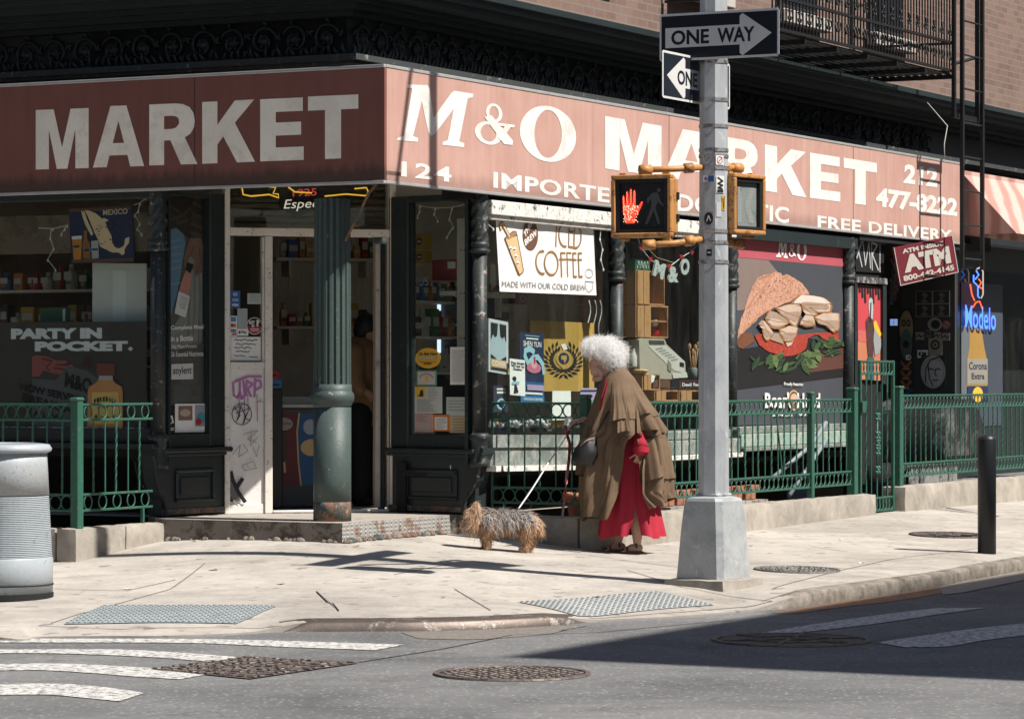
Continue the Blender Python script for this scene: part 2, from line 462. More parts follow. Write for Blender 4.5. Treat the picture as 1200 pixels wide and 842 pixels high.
# ================================================================ ground
ctrl = [(.657, 24.08, .170), (-.504, 24.7, .258), (-1.214, 23.0, .273), (-.497, 24.35, .285), (-2.33, 23.6, .275), (-2.51, 23.84, .255), (-3.08, 22.76, .146),
        (3.24, 28.94, .230), (1.328, 21.03, .10), (0, 18.2, .05), (-1.2, 18.6, .07), (-2.9, 17.8, .035), (1.457, 19.9, .06), (3.45, 23.4, .11),
        (1.98, 22.3, .125), (-1.0, 20.5, .13), (.6, 22.6, .155), (-3.4, 20.3, .085), (-8, 20.6, .05), (-8, 26.2, .16), (-16, 25, .06), (-16, 31, .16),
        (9, 33, .12), (9, 41, .24), (20, 54, .12), (18, 58, .24), (0, 23.4, .195), (-.9, 22.6, .245), (4.2, 30, .22)]
CP = np.array(ctrl)
def _k(d2): return np.where(d2 > 1e-12, d2 * np.log(np.maximum(d2, 1e-12)) * .5, 0)
_n = len(CP); _d2 = ((CP[:, None, :2] - CP[None, :, :2]) ** 2).sum(-1)
_A = np.zeros((_n + 3, _n + 3)); _A[:_n, :_n] = _k(_d2) + np.eye(_n) * .35; _A[:_n, _n] = 1; _A[:_n, _n + 1:] = CP[:, :2]; _A[_n, :_n] = 1; _A[_n + 1:, :_n] = CP[:, :2].T
_W = np.linalg.solve(_A, np.concatenate([CP[:, 2], [0, 0, 0]]))
def gz(x, y):
    d2 = (CP[:, 0] - x) ** 2 + (CP[:, 1] - y) ** 2
    return float(_k(d2) @ _W[:_n] + _W[_n] + _W[_n + 1] * x + _W[_n + 2] * y)
def gpx(px, py, lift=0.0):
    """pixel to a point on the sidewalk"""
    r = ray(px, py); y = 20.0
    for _ in range(40):
        x = r.x * y
        y2 = (CH - gz(x, y) - lift) / -r.z
        y = y * .5 + y2 * .5
    return Vector((r.x * y, y, gz(r.x * y, y) + lift))
def rpx(px, py, z=0.0):
    r = ray(px, py); y = (CH - z) / -r.z
    return Vector((r.x * y, y, z))

mb = MB()
mb.poly([(-400, -200, 0), (400, -200, 0), (400, 400, 0), (-400, 400, 0)], road_m)
mb.build('road', kind='structure', origin=(0, 0, 0))

def dens(pts, n):
    """resample a polyline evenly in parameter"""
    pts = [Vector(p) for p in pts]; out = []
    for i in range(n):
        t = i / (n - 1) * (len(pts) - 1); k = min(int(t), len(pts) - 2); f = t - k
        p0, p1, p2, p3 = pts[max(k - 1, 0)], pts[k], pts[k + 1], pts[min(k + 2, len(pts) - 1)]
        out.append(.5 * ((2 * p1) + (p2 - p0) * f + (2 * p0 - 5 * p1 + 4 * p2 - p3) * f * f + (3 * p1 - p0 - 3 * p2 + p3) * f ** 3))
    return out
lvec = FR.ey; rvec = FR.ex
front = [rpx(x, y) for x, y in ((-20, 750), (45, 748), (120, 747), (190, 747), (270, 744), (330, 740), (400, 739), (480, 738.5), (560, 736.5), (640, 732.5), (700, 728), (790, 724), (860, 718), (930, 711), (990, 703), (1050, 694.5), (1100, 687), (1155, 676))]
front = [front[0] + lvec * 40, front[0] + lvec * 8, front[0] + lvec * 2.5] + front + [front[-1] + rvec * 2.5, front[-1] + rvec * 9, front[-1] + rvec * 40]
back = [uv(-1.2, 44), uv(-1.2, 12), uv(-1.2, 4.5), uv(-1.2, 3.2), uv(-1.21, 2.6), uv(-1.21, 2.2), uv(-1.18, 1.84), uv(-.6, 1.83), uv(-.1, 1.82), uv(.1, 1.5), uv(.1, .9), uv(.15, .4), uv(.6, .4), uv(1.2, .35),
        uv(1.5, .2), uv(1.66, -.3), uv(1.68, -.9), uv(2.6, -.9), uv(4, -.9), uv(5.5, -.9), uv(7, -.88), uv(9, -.86), uv(12, -.86), uv(44, -.86)]
NP, NR = 150, 44
fd, bd = dens(front, NP), dens(back, NP)
def raise_at(i):
    """kerb reveal along the front edge: ramps are almost flush"""
    p = fd[i]; px = CX + FP * p.x / p.y
    if px < -40 or px > 1300: return .11
    k = 0.0
    for a, b, h in ((300, 700, .042), (885, 2000, .075), (-400, 20, .03)):
        e = min((px - a) / 60, (b - px) / 60, 1)
        if e > 0: k = max(k, h * min(1, e))
    return .012 + k
EDGE = [raise_at(i) for i in range(NP)]
rows = []
for j in range(NR):
    t = j / (NR - 1); row = []
    for i in range(NP):
        p = fd[i].lerp(bd[i], t); z = gz(p.x, p.y)
        w = max(0, 1 - (p - fd[i]).length / .9)
        z = z * (1 - w) + (EDGE[i] + (p - fd[i]).length * .04) * w
        row.append(Vector((p.x, p.y, max(z, .012))))
    rows.append(row)
mb = MB(); mb.grid(rows, walk_m)
mb.grid([[Vector((p.x, p.y, -.05)) for p in fd], [Vector((p.x, p.y, q.z)) for p, q in zip(fd, rows[0])]], kerb_m)
mb.build('sidewalk', kind='structure', origin=(0, 0, 0), smooth=True)
# real height of the sheet (blend included)
from mathutils.bvhtree import BVHTree
_bv = BVHTree.FromPolygons([tuple(p) for r_ in rows for p in r_], [(i * NP + j, i * NP + j + 1, (i + 1) * NP + j + 1, (i + 1) * NP + j) for i in range(NR - 1) for j in range(NP - 1)])
def gh(x, y):
    h = _bv.ray_cast(Vector((x, y, 5)), Vector((0, 0, -1)))
    return h[0].z if h[0] is not None else 0.0
def gp(px, py, lift=0.0):
    r = ray(px, py); h = _bv.ray_cast(Vector((0, 0, CH)), r.normalized())
    return (h[0] if h[0] is not None else rpx(px, py)) + Vector((0, 0, lift))
# steel kerb facing between the ramps and on the right
def kerb_strip(a, b, name, m, hgt, out=.035):
    mb = MB(); ins, outs = [], []
    idx = [i for i in range(NP) if a <= CX + FP * fd[i].x / fd[i].y <= b and fd[i].y < 40]
    R0, R1, R2, R3 = [], [], [], []
    for i in idx:
        n = (fd[i] - bd[i]).normalized(); e = min(1, min(i - idx[0], idx[-1] - i) / 2.5)
        z = rows[0][i].z + .004
        R0.append(fd[i] + n * out + Vector((0, 0, -.01))); R1.append(fd[i] + n * (out * .8) + Vector((0, 0, z * .72 * e + .002)))
        R2.append(fd[i] + n * .005 + Vector((0, 0, z * (.98 if e > .9 else e)))); R3.append(fd[i] - n * (.14) + Vector((0, 0, gh(*(fd[i] - n * .14).xy) + .004)))
    mb.grid([R0, R1, R2, R3], m)
    mb.build(name, kind='structure', origin=(0, 0, 0), smooth=True)
kerb_strip(325, 690, 'kerb', kerbsteel_m, .06)
kerb_strip(900, 2600, 'kerb', MW('worn kerb facing', (.26, .23, .195), (.09, .07, .055), .50, 7, .8, bump=.6, soft=.16, var=.3), .06)

def ground_strip(name, pts, w, m, lift=.004, on='walk', n=24):
    """a painted line or joint that follows the ground; pts are pixels"""
    P = [gp(*p) if on == 'walk' else rpx(*p) for p in pts]
    Q = []
    for a, b in zip(P, P[1:]):
        for i in range(n): Q.append(a.lerp(b, i / n))
    Q.append(P[-1]); mb = MB(); L, Rr = [], []
    for i, p in enumerate(Q):
        t = (Q[min(i + 1, len(Q) - 1)] - Q[max(i - 1, 0)]); t.z = 0; t.normalize(); s_ = Vector((-t.y, t.x, 0)) * w / 2
        for lst, q in ((L, p + s_), (Rr, p - s_)):
            lst.append(Vector((q.x, q.y, (gh(q.x, q.y) if on == 'walk' else 0) + lift)))
    mb.grid([L, Rr], m)
    return mb.build(name, kind='structure', origin=(0, 0, 0))
joint_m = M('pavement joint', (.17, .155, .14), .9, .2)
for pts in ([(371, 693), (397, 715)], [(533, 690), (575, 715)], [(45, 690), (148, 692)], [(148, 692), (206, 679)], [(45, 733), (140, 737), (330, 733)], [(735, 668), (800, 688), (905, 704)],
            [(462, 673), (527, 661)], [(905, 690), (1045, 655), (1155, 641)], [(690, 724), (800, 717), (860, 716), (905, 704)], [(951, 640), (985, 645)], [(820, 668), (690, 650)], [(240, 660), (200, 690), (60, 730)]):
    ground_strip('sidewalk_joint', pts, .010, joint_m, .003)
ground_strip('sidewalk_crack', [(371, 693), (384, 706), (390, 707), (397, 716)], .008, black_m, .0045, n=4)
# road markings: sheets 4 mm above the asphalt, edges from the photo
def road_poly(pts, name='road_marking', m=paint_m, lift=.004, n=10):
    P = [rpx(*p) for p in pts]; mb = MB()
    k = len(P) // 2; top, bot = P[:k], P[k:][::-1]
    a, b = dens(top, 14 * (k - 1) + 1), dens(bot, 14 * (k - 1) + 1)
    mb.grid([[p + Vector((0, 0, lift)) for p in q] for q in ([x.lerp(y, 0) for x, y in zip(a, b)], [x.lerp(y, .5) for x, y in zip(a, b)], b)], m)
    return mb.build(name, kind='structure', origin=(0, 0, 0))
road_poly([(-60, 748.5), (45, 748.5), (240, 749), (380, 752.5), (474, 755.5), (440, 762), (330, 758), (220, 753.5), (45, 753), (-60, 753)])
road_poly([(-60, 762), (45, 761), (150, 761.5), (240, 767), (282, 770.5), (246, 775.5), (190, 771), (120, 767.5), (45, 765.5), (-60, 766)])
road_poly([(-60, 780), (45, 777.5), (120, 779.5), (190, 784), (245, 790), (210, 796), (160, 793), (110, 789), (45, 785.5), (-60, 787)])
road_poly([(-60, 805), (45, 801), (110, 804), (170, 812), (140, 822), (90, 817), (45, 814), (-60, 816)])
road_poly([(880, 743.5), (970, 729), (1060, 717), (1100, 712.5), (1156, 712.5), (1110, 718.5), (1010, 733), (905, 744.5)])
road_poly([(1028, 753), (1080, 745), (1156, 735), (1230, 728), (1230, 741), (1156, 750), (1110, 757.5), (1060, 758.5)])
tar_m = M('tar seam', (.035, .035, .037), .6, .2)
for pts in ([(420, 776), (520, 760), (600, 744)], [(600, 744), (700, 741), (860, 726)]): ground_strip('tar_seam', pts, .014, tar_m, .003, 'road')
# patched strip of cobbles in front of the steel kerb and gutter grime
grime_m = M('gutter grime', (.13, .10, .075), .95, .4, 14, bump=.6, fine=90)
road_poly([(470, 741), (560, 738.5), (650, 734), (690, 733), (660, 738), (640, 743), (560, 749), (490, 748)], 'gutter_dirt', M('old cobble patch', (.17, .15, .13), .9, .45, 26, bump=.9, fine=80), .003)
road_poly([(905, 718), (985, 705), (1060, 694.5), (1156, 677), (1156, 684), (1070, 701), (990, 711), (930, 719)], 'gutter_dirt', M('rusty gutter dirt', (.30, .17, .10), .95, .4, 9, bump=.6), .003)
road_poly([(1100, 686), (1130, 681), (1160, 676), (1200, 668), (1200, 680), (1160, 688), (1130, 694), (1105, 697)], 'gutter_dirt', M('pale gutter concrete', (.30, .27, .23), .95, .3, 9, bump=.6), .005)
# ================================================================ the corner shop building
BLD = thing('shop_building', 'dark iron fronted corner building with market shop at street level and brick storeys above', 'building', uv(3, 3, 0))
def bpart(mb, name, smooth=False, label=None, parent=None):
    return mb.build(name, parent=parent or BLD, smooth=smooth, label=label)
ZS = 2.86          # underside of the sign
SETB = .63         # upper front stands this far behind the shop front
# ---- upper storeys
def make_brick():
    m, nt, out = new_mat('red brick wall')
    v = coords(nt, 1.0, 'UV') if False else None
    tc = node(nt, 'ShaderNodeTexCoord'); sep = node(nt, 'ShaderNodeSeparateXYZ'); nt.links.new(tc.outputs['Object'], sep.inputs[0])
    # run along whichever front the face belongs to
    a = mth(nt, 'ADD', mth(nt, 'MULTIPLY', sep.outputs[0], .469), mth(nt, 'MULTIPLY', sep.outputs[1], .883))
    b = mth(nt, 'ADD', mth(nt, 'MULTIPLY', sep.outputs[0], -.883), mth(nt, 'MULTIPLY', sep.outputs[1], .469))
    cb = node(nt, 'ShaderNodeCombineXYZ'); nt.links.new(mth(nt, 'ADD', a, b), cb.inputs[0]); nt.links.new(sep.outputs[2], cb.inputs[1])
    br = node(nt, 'ShaderNodeTexBrick'); nt.links.new(cb.outputs[0], br.inputs['Vector'])
    br.inputs['Color1'].default_value = (.125, .062, .045, 1); br.inputs['Color2'].default_value = (.19, .108, .082, 1); br.inputs['Mortar'].default_value = (.17, .145, .125, 1)
    br.inputs['Scale'].default_value = 1; br.inputs['Brick Width'].default_value = .21; br.inputs['Row Height'].default_value = .072; br.inputs['Mortar Size'].default_value = .007
    n = tex(nt, tc.outputs['Object'], 3, 6, .7)
    c = mixc(nt, mth(nt, 'MULTIPLY', n, .45), br.outputs['Color'], (.28, .235, .205))
    principled(nt, out, c, .85, 0, .25, br.outputs['Fac'], -.4, .01)
    return m
brick_m = make_brick()
mb = MB()
mb.box(FR, SETB, 26, SETB + .02, 12, 4.42, 11, brick_m)
bpart(mb, 'brick_wall')
# windows of the upper storey (right front)
sash_m = M('dark sash paint', (.035, .03, .03), .5); blind_m = M('drawn blind', (.42, .38, .34), .8)
sill_m = M('stone sill', (.42, .38, .34), .8)
pane_m = M('upper window glass', (.02, .022, .025), .06, .1, spec=.8, bump=0)
for front, k0 in ((FR, 1), (FL, -1)):
    for i in range(5):
        u0 = (1.6 + i * 2.35) if k0 > 0 else (-3.2 - i * 2.35)
        d = SETB + .018
        w = MB(); w.box(front, u0, u0 + .95, d - .03, d - .002, 5.0, 6.7, sash_m); win = bpart(w, 'window')
        g = MB(); g.box(front, u0 + .07, u0 + .88, d - .036, d - .031, 5.07, 5.82, pane_m); g.box(front, u0 + .07, u0 + .88, d - .036, d - .031, 5.88, 6.63, pane_m if i % 2 else blind_m); bpart(g, 'pane', parent=win)
        s = MB(); s.box(front, u0 - .12, u0 + 1.07, d - .14, d - .03, 4.86, 4.99, sill_m, .01); bpart(s, 'sill', parent=win)
        s = MB(); s.prism(front, [(u0 - .1, 6.71), (u0 + 1.05, 6.71), (u0 + 1.12, 6.98), (u0 - .17, 6.98)], d - .07, d - .002, sill_m); bpart(s, 'window_lintel', parent=win)
# ---- frieze, ledge and cornice
frieze_m = MW('frieze paint', (.026, .031, .033), (.075, .08, .08), .33, 18, .45, bump=.4)
mb = MB()
mb.box(FR, SETB + .06, 26, SETB + .07, 3.0, 2.97, 4.41, frieze_m)
mb.box(FL, -26, -SETB - .061, SETB + .06, 3.0, 2.97, 4.41, frieze_m)
bpart(mb, 'frieze')
def both(mb, proj0, proj1, z0, z1, m, bev=.004):
    """a moulding that runs round the corner: depth measured outward from the set-back front"""
    o = SETB - proj1; i = SETB - proj0
    mb.prism(FR, [(0, 0)], 0, 0, m) if False else None
    a = [uv(o, o, z) for z in (z0, z1)]; L = 26
    ring = [uv(o, L), uv(o, o), uv(L, o), uv(L, i), uv(i, i), uv(i, L)]
    vs = [Vector((p.x, p.y, z)) for z in (z0, z1) for p in ring]; n = 6
    fs = [(0, 1, 4, 5), (1, 2, 3, 4), (7, 6, 11, 10), (8, 7, 10, 9)]
    fs = [tuple(reversed((0, 1, 4, 5))), tuple(reversed((1, 2, 3, 4))), (6, 7, 10, 11), (7, 8, 9, 10)]
    fs += [(k, (k + 1) % 6, 6 + (k + 1) % 6, 6 + k) for k in range(6)]
    mb.add(vs, fs, m)
ledge_m = MW('ledge paint', (.05, .055, .055), (.30, .28, .25), .36, 10, .6, bump=.3)
mb = MB(); both(mb, -.08, .07, 3.775, 3.80, ledge_m); both(mb, -.08, .11, 3.80, 3.845, ledge_m); bpart(mb, 'ledge')
mb = MB()
for a, z0, z1 in ((.05, 4.13, 4.17), (.14, 4.17, 4.215), (.20, 4.215, 4.25), (.34, 4.25, 4.31), (.40, 4.31, 4.36), (.44, 4.36, 4.41)): both(mb, -.08, a, z0, z1, green_black)
bpart(mb, 'cornice', label='layered dark cornice that shades the frieze')
# acanthus scrolls in relief
def scroll(mb, fr, x, d, z, s, flip):
    def S(cx, cz, r0, turns, a0, sgn, rr):
        pts, rad = [], []
        for i in range(30):
            t = i / 29; a = a0 + sgn * turns * 2 * math.pi * t; r = r0 * (1 - .88 * t)
            pts.append(fr.w(cx + r * math.cos(a) * flip, d - .012 - .02 * t, cz + r * math.sin(a))); rad.append(rr * (1 - .5 * t))
        mb.tube(pts, rad, frieze_m, 5)
    S(x, z, .115 * s, 1.6, math.pi * .9, -1, .016 * s)
    mb.lathe(fr.w(x, d, z), [(.045 * s, 0), (.04 * s, .02), (.02 * s, .035), (.006, .04)], frieze_m, 10, ax=-fr.ey)
    for k in range(6):
        a = k * math.pi / 3; mb.ball(fr.w(x + .045 * s * math.cos(a), d - .016, z + .045 * s * math.sin(a)), .014 * s, frieze_m, 6, 4)
    for k in range(5):       # leaves thrown off the stem
        a0 = math.pi * (.15 + .42 * k); c = Vector((math.cos(a0), math.sin(a0)))
        pts = [fr.w(x + flip * (.115 * s * c.x + .075 * s * t * math.cos(a0 - 1.1 * t)), d - .01 - .03 * math.sin(t * 2.6), z + .115 * s * c.y + .075 * s * t * math.sin(a0 - 1.1 * t)) for t in (0, .3, .6, .85, 1)]
        mb.tube(pts, [.014 * s, .017 * s, .013 * s, .008 * s, .003], frieze_m, 5)
mb = MB()
for i in range(44): scroll(mb, FR, SETB + .24 + i * .275, SETB + .058, 3.985, 1.0, 1 if i % 2 else -1)
for i in range(22): scroll(mb, FL, -SETB - .24 - i * .275, SETB + .058, 3.985, 1.0, 1 if i % 2 else -1)
def leaf_row(mb, fr, xs, d):
    for x in xs:
        h = random.uniform(.07, .13); lean = random.uniform(-.05, .05)
        pts = [fr.w(x + lean * t * t, d - .015 - .045 * math.sin(t * 2.4), 3.848 + h * t) for t in (0, .25, .5, .75, 1)]
        mb.tube(pts, [.016, .019, .015, .009, .003], frieze_m, 5)
leaf_row(mb, FR, [SETB + .07 + i * .062 for i in range(160)], SETB + .055)
leaf_row(mb, FL, [-SETB - .07 - i * .062 for i in range(70)], SETB + .055)
bpart(mb, 'frieze_relief', smooth=True)

# ---- shop front: right side. Lintel, sills, bulkhead, glass
def zt(fr, px, py, d=0.0): return fr.z(px, py, d)
mb = MB()
x0, x1 = 1.59, FR.x(858)
mb.box(FR, x0, x1, -.045, .05, 2.69, 2.80, white_peel, .006)
mb.box(FR, x0, x1, -.020, .05, 2.655, 2.688, white_peel, .004)
bpart(mb, 'window_lintel', label='narrow window lintel in peeling white paint')
mb = MB()
mb.box(FR, 1.42, 13, .03, .30, 2.80, 2.95, black_m)
mb.box(FR, x1 + .02, FR.x(1002), -.03, .06, 2.69, 2.80, green_black, .004)
mb.box(FL, -9, -1.88, -.02, .08, 2.79, 2.84, green_black, .006)
bpart(mb, 'shop_fascia')
# marble-like ledges under the right windows
ledge2 = MW('weathered stone ledge', (.30, .31, .28), (.12, .145, .13), .54, 5, .7, col2=(.46, .41, .34), bump=.4, soft=.10)
ledge_g = MW('green ledge', (.22, .33, .27), (.40, .38, .33), .45, 7, .7, bump=.4)
mb = MB()
xs_ = FR.x(722)
ledge2 = MATS['weathered stone ledge']
for a_, z0_, z1_, d_, m_ in ((1.59, .925, 1.02, -.05, ledge2), (1.57, .79, .922, -.03, ledge2), (1.55, .745, .788, -.10, white_peel)): mb.prism(FR, [(a_, z0_), (xs_, z0_ - .035), (xs_, z1_ - .035), (a_, z1_)], d_, .30, m_)
bpart(mb, 'window_sill', label='weathered pale stone sill below the coffee banner window')
mb = MB()
mb.box(FR, FR.x(733), FR.x(852), -.05, .35, .925, 1.00, ledge2, .008)
mb.box(FR, FR.x(727), FR.x(858), -.08, .30, .80, .922, ledge2, .006)
mb.box(FR, FR.x(727), FR.x(858), -.11, .30, .755, .798, white_peel, .006)
bpart(mb, 'window_sill', label='weathered pale stone sill below the till window')
mb = MB()
mb.box(FR, FR.x(862), FR.x(996), -.04, .30, .955, 1.02, MATS['weathered stone ledge'], .006)
mb.box(FR, FR.x(862), FR.x(996), -.06, .30, .84, .953, ledge_g, .006)
mb.box(FR, FR.x(862), FR.x(996), -.09, .30, .80, .838, MATS['weathered stone ledge'], .006)
bpart(mb, 'window_sill', label='green and white sill below the sandwich poster')
mb = MB()
mb.box(FR, 1.60, FR.x(1003), .72, .80, -.4, .80, black_m)
mb.box(FR, 1.60, FR.x(1003), .0, .72, .70, .744, black_m)
bpart(mb, 'bulkhead')
mb = MB()
mb.box(FR, FR.x(864), FR.x(992), .07, .12, .80, 2.69, green_black)
bpart(mb, 'poster_backing')
# panes
mb = MB()
mb.box(FR, 1.60, FR.x(717), .030, .036, 1.021, 2.655, glassy); bpart(mb, 'window_pane')
mb = MB()
mb.box(FR, FR.x(737), FR.x(856), .030, .036, 1.001, 2.655, glassy); bpart(mb, 'window_pane')

def colonnette(fr, x, d, ztop, zbot, r=.062, name='colonnette', spiral=.36, label=None):
    """slim iron column, twisted in its upper third"""
    mb = MB(); n, rows = 16, []
    zs = ztop - spiral
    N = 44
    for i in range(N + 1):
        z = zs + (ztop - zs) * i / N; row = []
        for k in range(n):
            a = 2 * math.pi * k / n; rr = r * (1 + .16 * math.cos(4 * (a) - i / N * 24))
            row.append(fr.w(x + rr * math.cos(a), d + rr * math.sin(a), z))
        rows.append(row)
    mb.grid(rows, spiral_m, closed=True)
    c = fr.w(x, d, 0)
    mb.lathe(c + Vector((0, 0, zs - .09)), [(r * .9, 0), (r * 1.25, .012), (r * 1.3, .03), (r * .95, .045), (r * 1.2, .06), (r * 1.1, .09)], spiral_m, 16)
    mb.lathe(c + Vector((0, 0, zbot + .26)), [(r * .92, 0), (r * .92, zs - .09 - zbot - .26)], spiral_m, 16)
    mb.lathe(c + Vector((0, 0, zbot)), [(r * 1.3, 0), (r * 1.3, .04), (r * 1.05, .06), (r * 1.05, .2), (r * 1.3, .22), (r * 1.35, .245), (r * .95, .262)], spiral_m, 16)
    return bpart(mb, name, smooth=True, label=label)
colonnette(FR, FR.x(566), .03, 2.84, .775, label='twisted colonnette with flaking paint beside the coffee window')
colonnette(FR, FR.x(726), .03, 2.69, .76)
colonnette(FR, FR.x(860), .03, 2.69, .76)
colonnette(FR, FR.x(996), .02, 2.80, .76)
colonnette(FL, FL.x(182.5), .03, 2.84, .775)
# posts behind the colonnettes
for fr_, px in ((FR, 566), (FR, 726), (FR, 860), (FR, 996), (FL, 182.5)):
    mb = MB(); mb.box(fr_, fr_.x(px) - .06, fr_.x(px) + .05, .097, .125, .80, 2.80, green_black); bpart(mb, 'mullion_post')

# ---- left front: window, sill, bulkhead
mb = MB(); mb.box(FL, -9, FL.x(176), .045, .051, 1.075, 2.79, glassy); bpart(mb, 'window_pane')
mb = MB()
mb.box(FL, -9, FL.x(188), -.10, .30, .925, .965, green_black, .008)
mb.box(FL, -9, FL.x(176), .0, .3, .966, 1.074, green_black, .006)
mb.box(FL, -9, FL.x(176), .03, .3, 1.055, 1.082, MW('chipped sill edge', (.06, .06, .058), (.45, .42, .38), .5, 14), .004)
bpart(mb, 'window_sill', label='dark chipped sill of the left window')
mb = MB()
mb.box(FL, -9, -1.90, .70, .78, -.3, .925, black_m)
mb.box(FL, -9, -1.95, .02, .70, .86, .924, black_m)
bpart(mb, 'bulkhead')
# consoles (scroll brackets) that carry the bays
def console(fr, pts, d0, d1, name='console'):
    mb = MB(); mb.prism(fr, pts, d0, d1, green_black); return bpart(mb, name)

# ---- splayed flanks of the doorway
def splay(fr, pxa, pxb, oa, ob, otop, obot, sill, name, base_bottom=.43):
    """panelled base, sill and framed glass between two columns of pixels on a splay plane"""
    a, b = fr.x(pxa), fr.x(pxb); oa, ob = fr.x(oa), fr.x(ob); zt_ = fr.z((pxa + pxb) / 2, otop); zb_ = fr.z((pxa + pxb) / 2, obot); zs = fr.z((pxa + pxb) / 2, sill)
    mb = MB()
    mb.box(fr, a, oa, -.03, .06, zs, 2.85, green_black, .01); mb.box(fr, ob, b, -.03, .06, zs, 2.85, green_black, .01)
    mb.box(fr, oa, ob, -.03, .06, zt_, 2.85, green_black, .006); mb.box(fr, oa, ob, -.03, .06, zs, zb_, green_black, .006)
    for (p, q, r_, s_) in ((oa, oa + .018, zb_, zt_), (ob - .018, ob, zb_, zt_)): mb.box(fr, p, q, -.008, .04, r_, s_, green_black)
    f = bpart(mb, 'window_frame')
    g = MB(); g.box(fr, oa, ob, .02, .026, zb_, zt_, glassy); bpart(g, 'window_pane', parent=f)
    mb = MB()
    mb.box(fr, a - .02, b + .02, -.075, .06, zs - .035, zs, green_black, .008); mb.box(fr, a, b, -.05, .06, zs - .06, zs - .036, green_black, .004)
    bpart(mb, 'window_sill')
    mb = MB()
    mb.box(fr, a, b, -.02, .12, base_bottom, zs - .06, green_black)
    m_ = (b - a) * .2
    x0, x1, z0, z1 = a + m_, b - m_, base_bottom + .09, zs - .16
    for (p, q, r_, s_) in ((x0, x1, z1 - .025, z1), (x0, x1, z0, z0 + .025), (x0, x0 + .025, z0 + .025, z1 - .025), (x1 - .025, x1, z0 + .025, z1 - .025)): mb.box(fr, p, q, -.04, -.02, r_, s_, green_black, .008)
    mb.box(fr, x0 + .06, x1 - .06, -.032, -.02, z0 + .06, z1 - .06, green_black, .01)
    mb.box(fr, a, b, -.035, -.02, base_bottom, base_bottom + .045, col_rust, .004)
    bpart(mb, 'panelled_base')
    return zs
splay(FSL, 187, 263, 191.5, 243, 231, 508, 524, 'left')
splay(FSR, 458, 559, 481, 555, 236, 509, 525, 'right')
# curved console brackets at the outer end of each flank (cut from boards lying in the street fronts)
def curve_console(fr, xs, zs, flip, d):
    """S-shaped bracket: wide at the sill, narrow at the foot"""
    pts = [(0, .50), (.34, .50), (.345, .455), (.30, .40), (.285, .33), (.25, .25), (.16, .16), (.08, .11), (.055, .06), (.075, .0), (0, .0)]
    mb = MB(); mb.prism(fr, [(xs + flip * x, zs + z) for x, z in pts], d, d + .12, green_black)
    edge = [fr.w(xs + flip * x, d - .004, zs + z) for x, z in pts[2:10]]
    mb.tube(edge, .012, spiral_m, 6)
    return bpart(mb, 'console')
curve_console(FSR, FSR.x(545), .425, .62, -.04)
curve_console(FSL, FSL.x(192), .425, -.5, -.04)
curve_console(FL, -1.92, .425, -.9, .10)
curve_console(FR, 1.56, .425, .9, .14)

# ---- entrance: cream frame, sidelight, panel, opening
zd = .425
mb = MB()
def pb(mb, fr, pxa, pxb, pya, pyb, d0, d1, m, bev=.004):
    xa, xb = fr.x(pxa), fr.x(pxb); xm = (pxa + pxb) / 2
    mb.box(fr, xa, xb, d0, d1, fr.z(xm, pyb), fr.z(xm, pya), m, bev)
pb(mb, FD, 262, 268.2, 205, 602, -.05, .06, cream_frame)
pb(mb, FD, 309, 318, 277, 601, -.045, .06, cream_frame)
pb(mb, FD, 268.4, 455, 268, 277, -.045, .06, cream_frame)
pb(mb, FD, 455.5, 462.5, 205, 597.5, -.05, .06, cream_frame)
pb(mb, FD, 268.4, 308.8, 424, 432, -.04, .05, cream_frame)
pb(mb, FD, 306.4, 308.8, 278, 424, -.03, .05, cream_frame)
FRAME = bpart(mb, 'door_frame', label='cream painted entrance frame with sidelight')
mb = MB()
pb(mb, FD, 268.4, 308.8, 432, 596, -.02, .03, white_panel); pb(mb, FD, 268.4, 308.8, 590, 601.5, -.03, .03, white_panel)
mag = M('magenta spray paint', (.42, .16, .36), .6); grey_ink = M('grey marker', (.34, .33, .32), .7); ink = M('black ink', (.012, .012, .012), .5, .1)
PANEL = bpart(mb, 'lower_panel', parent=FRAME)
S = px_sheet(FD, 268.4, 308.8, 432, 596, -.0215)
for pts in ([(273, 448), (274, 463), (278, 466), (281, 459), (281, 447)], [(281, 459), (283, 467), (287, 462), (285, 446)], [(288, 463), (289, 446), (296, 450), (290, 456), (294, 464)], [(298, 464), (299, 444)], [(298, 446), (305, 446), (306, 453), (299, 457)], [(275, 447), (290, 441), (306, 441)]):
    S.pstroke(pts, .018, mag)
for x, y in ((280, 488), (286, 495), (301, 493), (290, 478)): S.pstroke([(x, 462), (x + .3, y)], .007, mag)
S.pstroke([(283 + 11.5 * math.cos(t * .33), 485 + 12.5 * math.sin(t * .33)) for t in range(20)], .006, ink)
for pts in ([(274, 476), (281, 486), (277, 493), (282, 476), (287, 487), (284, 497), (291, 480)], [(276, 484), (292, 478), (286, 490), (293, 492)], [(272, 480), (283, 474)]): S.pstroke(pts, .006, ink)
for pts in ([(286, 508), (302, 504), (290, 514), (300, 518)], [(294, 505), (293, 522), (301, 512)], [(272, 532), (281, 521), (279, 535), (290, 528), (284, 520)], [(296, 524), (300, 535), (303, 521)], [(283, 545), (296, 540), (300, 548), (286, 551), (283, 545)]): S.pstroke(pts, .006, grey_ink)
blk = M('black tape', (.015, .015, .016), .4)
S.pstroke([(270, 553), (272, 562), (279, 577), (286, 587)], .03, blk); S.pstroke([(270, 586), (276, 572), (283, 561)], .03, blk)
S.ppoly([(268.6, 560), (272, 568), (282, 588), (270, 584)], M('scuffed metal', (.12, .12, .12), .5))
S.done('graffiti', parent=FRAME)
mb = MB(); pb(mb, FD, 268.4, 306.2, 278, 424, .0, .005, glassy); bpart(mb, 'sidelight_pane', parent=FRAME)
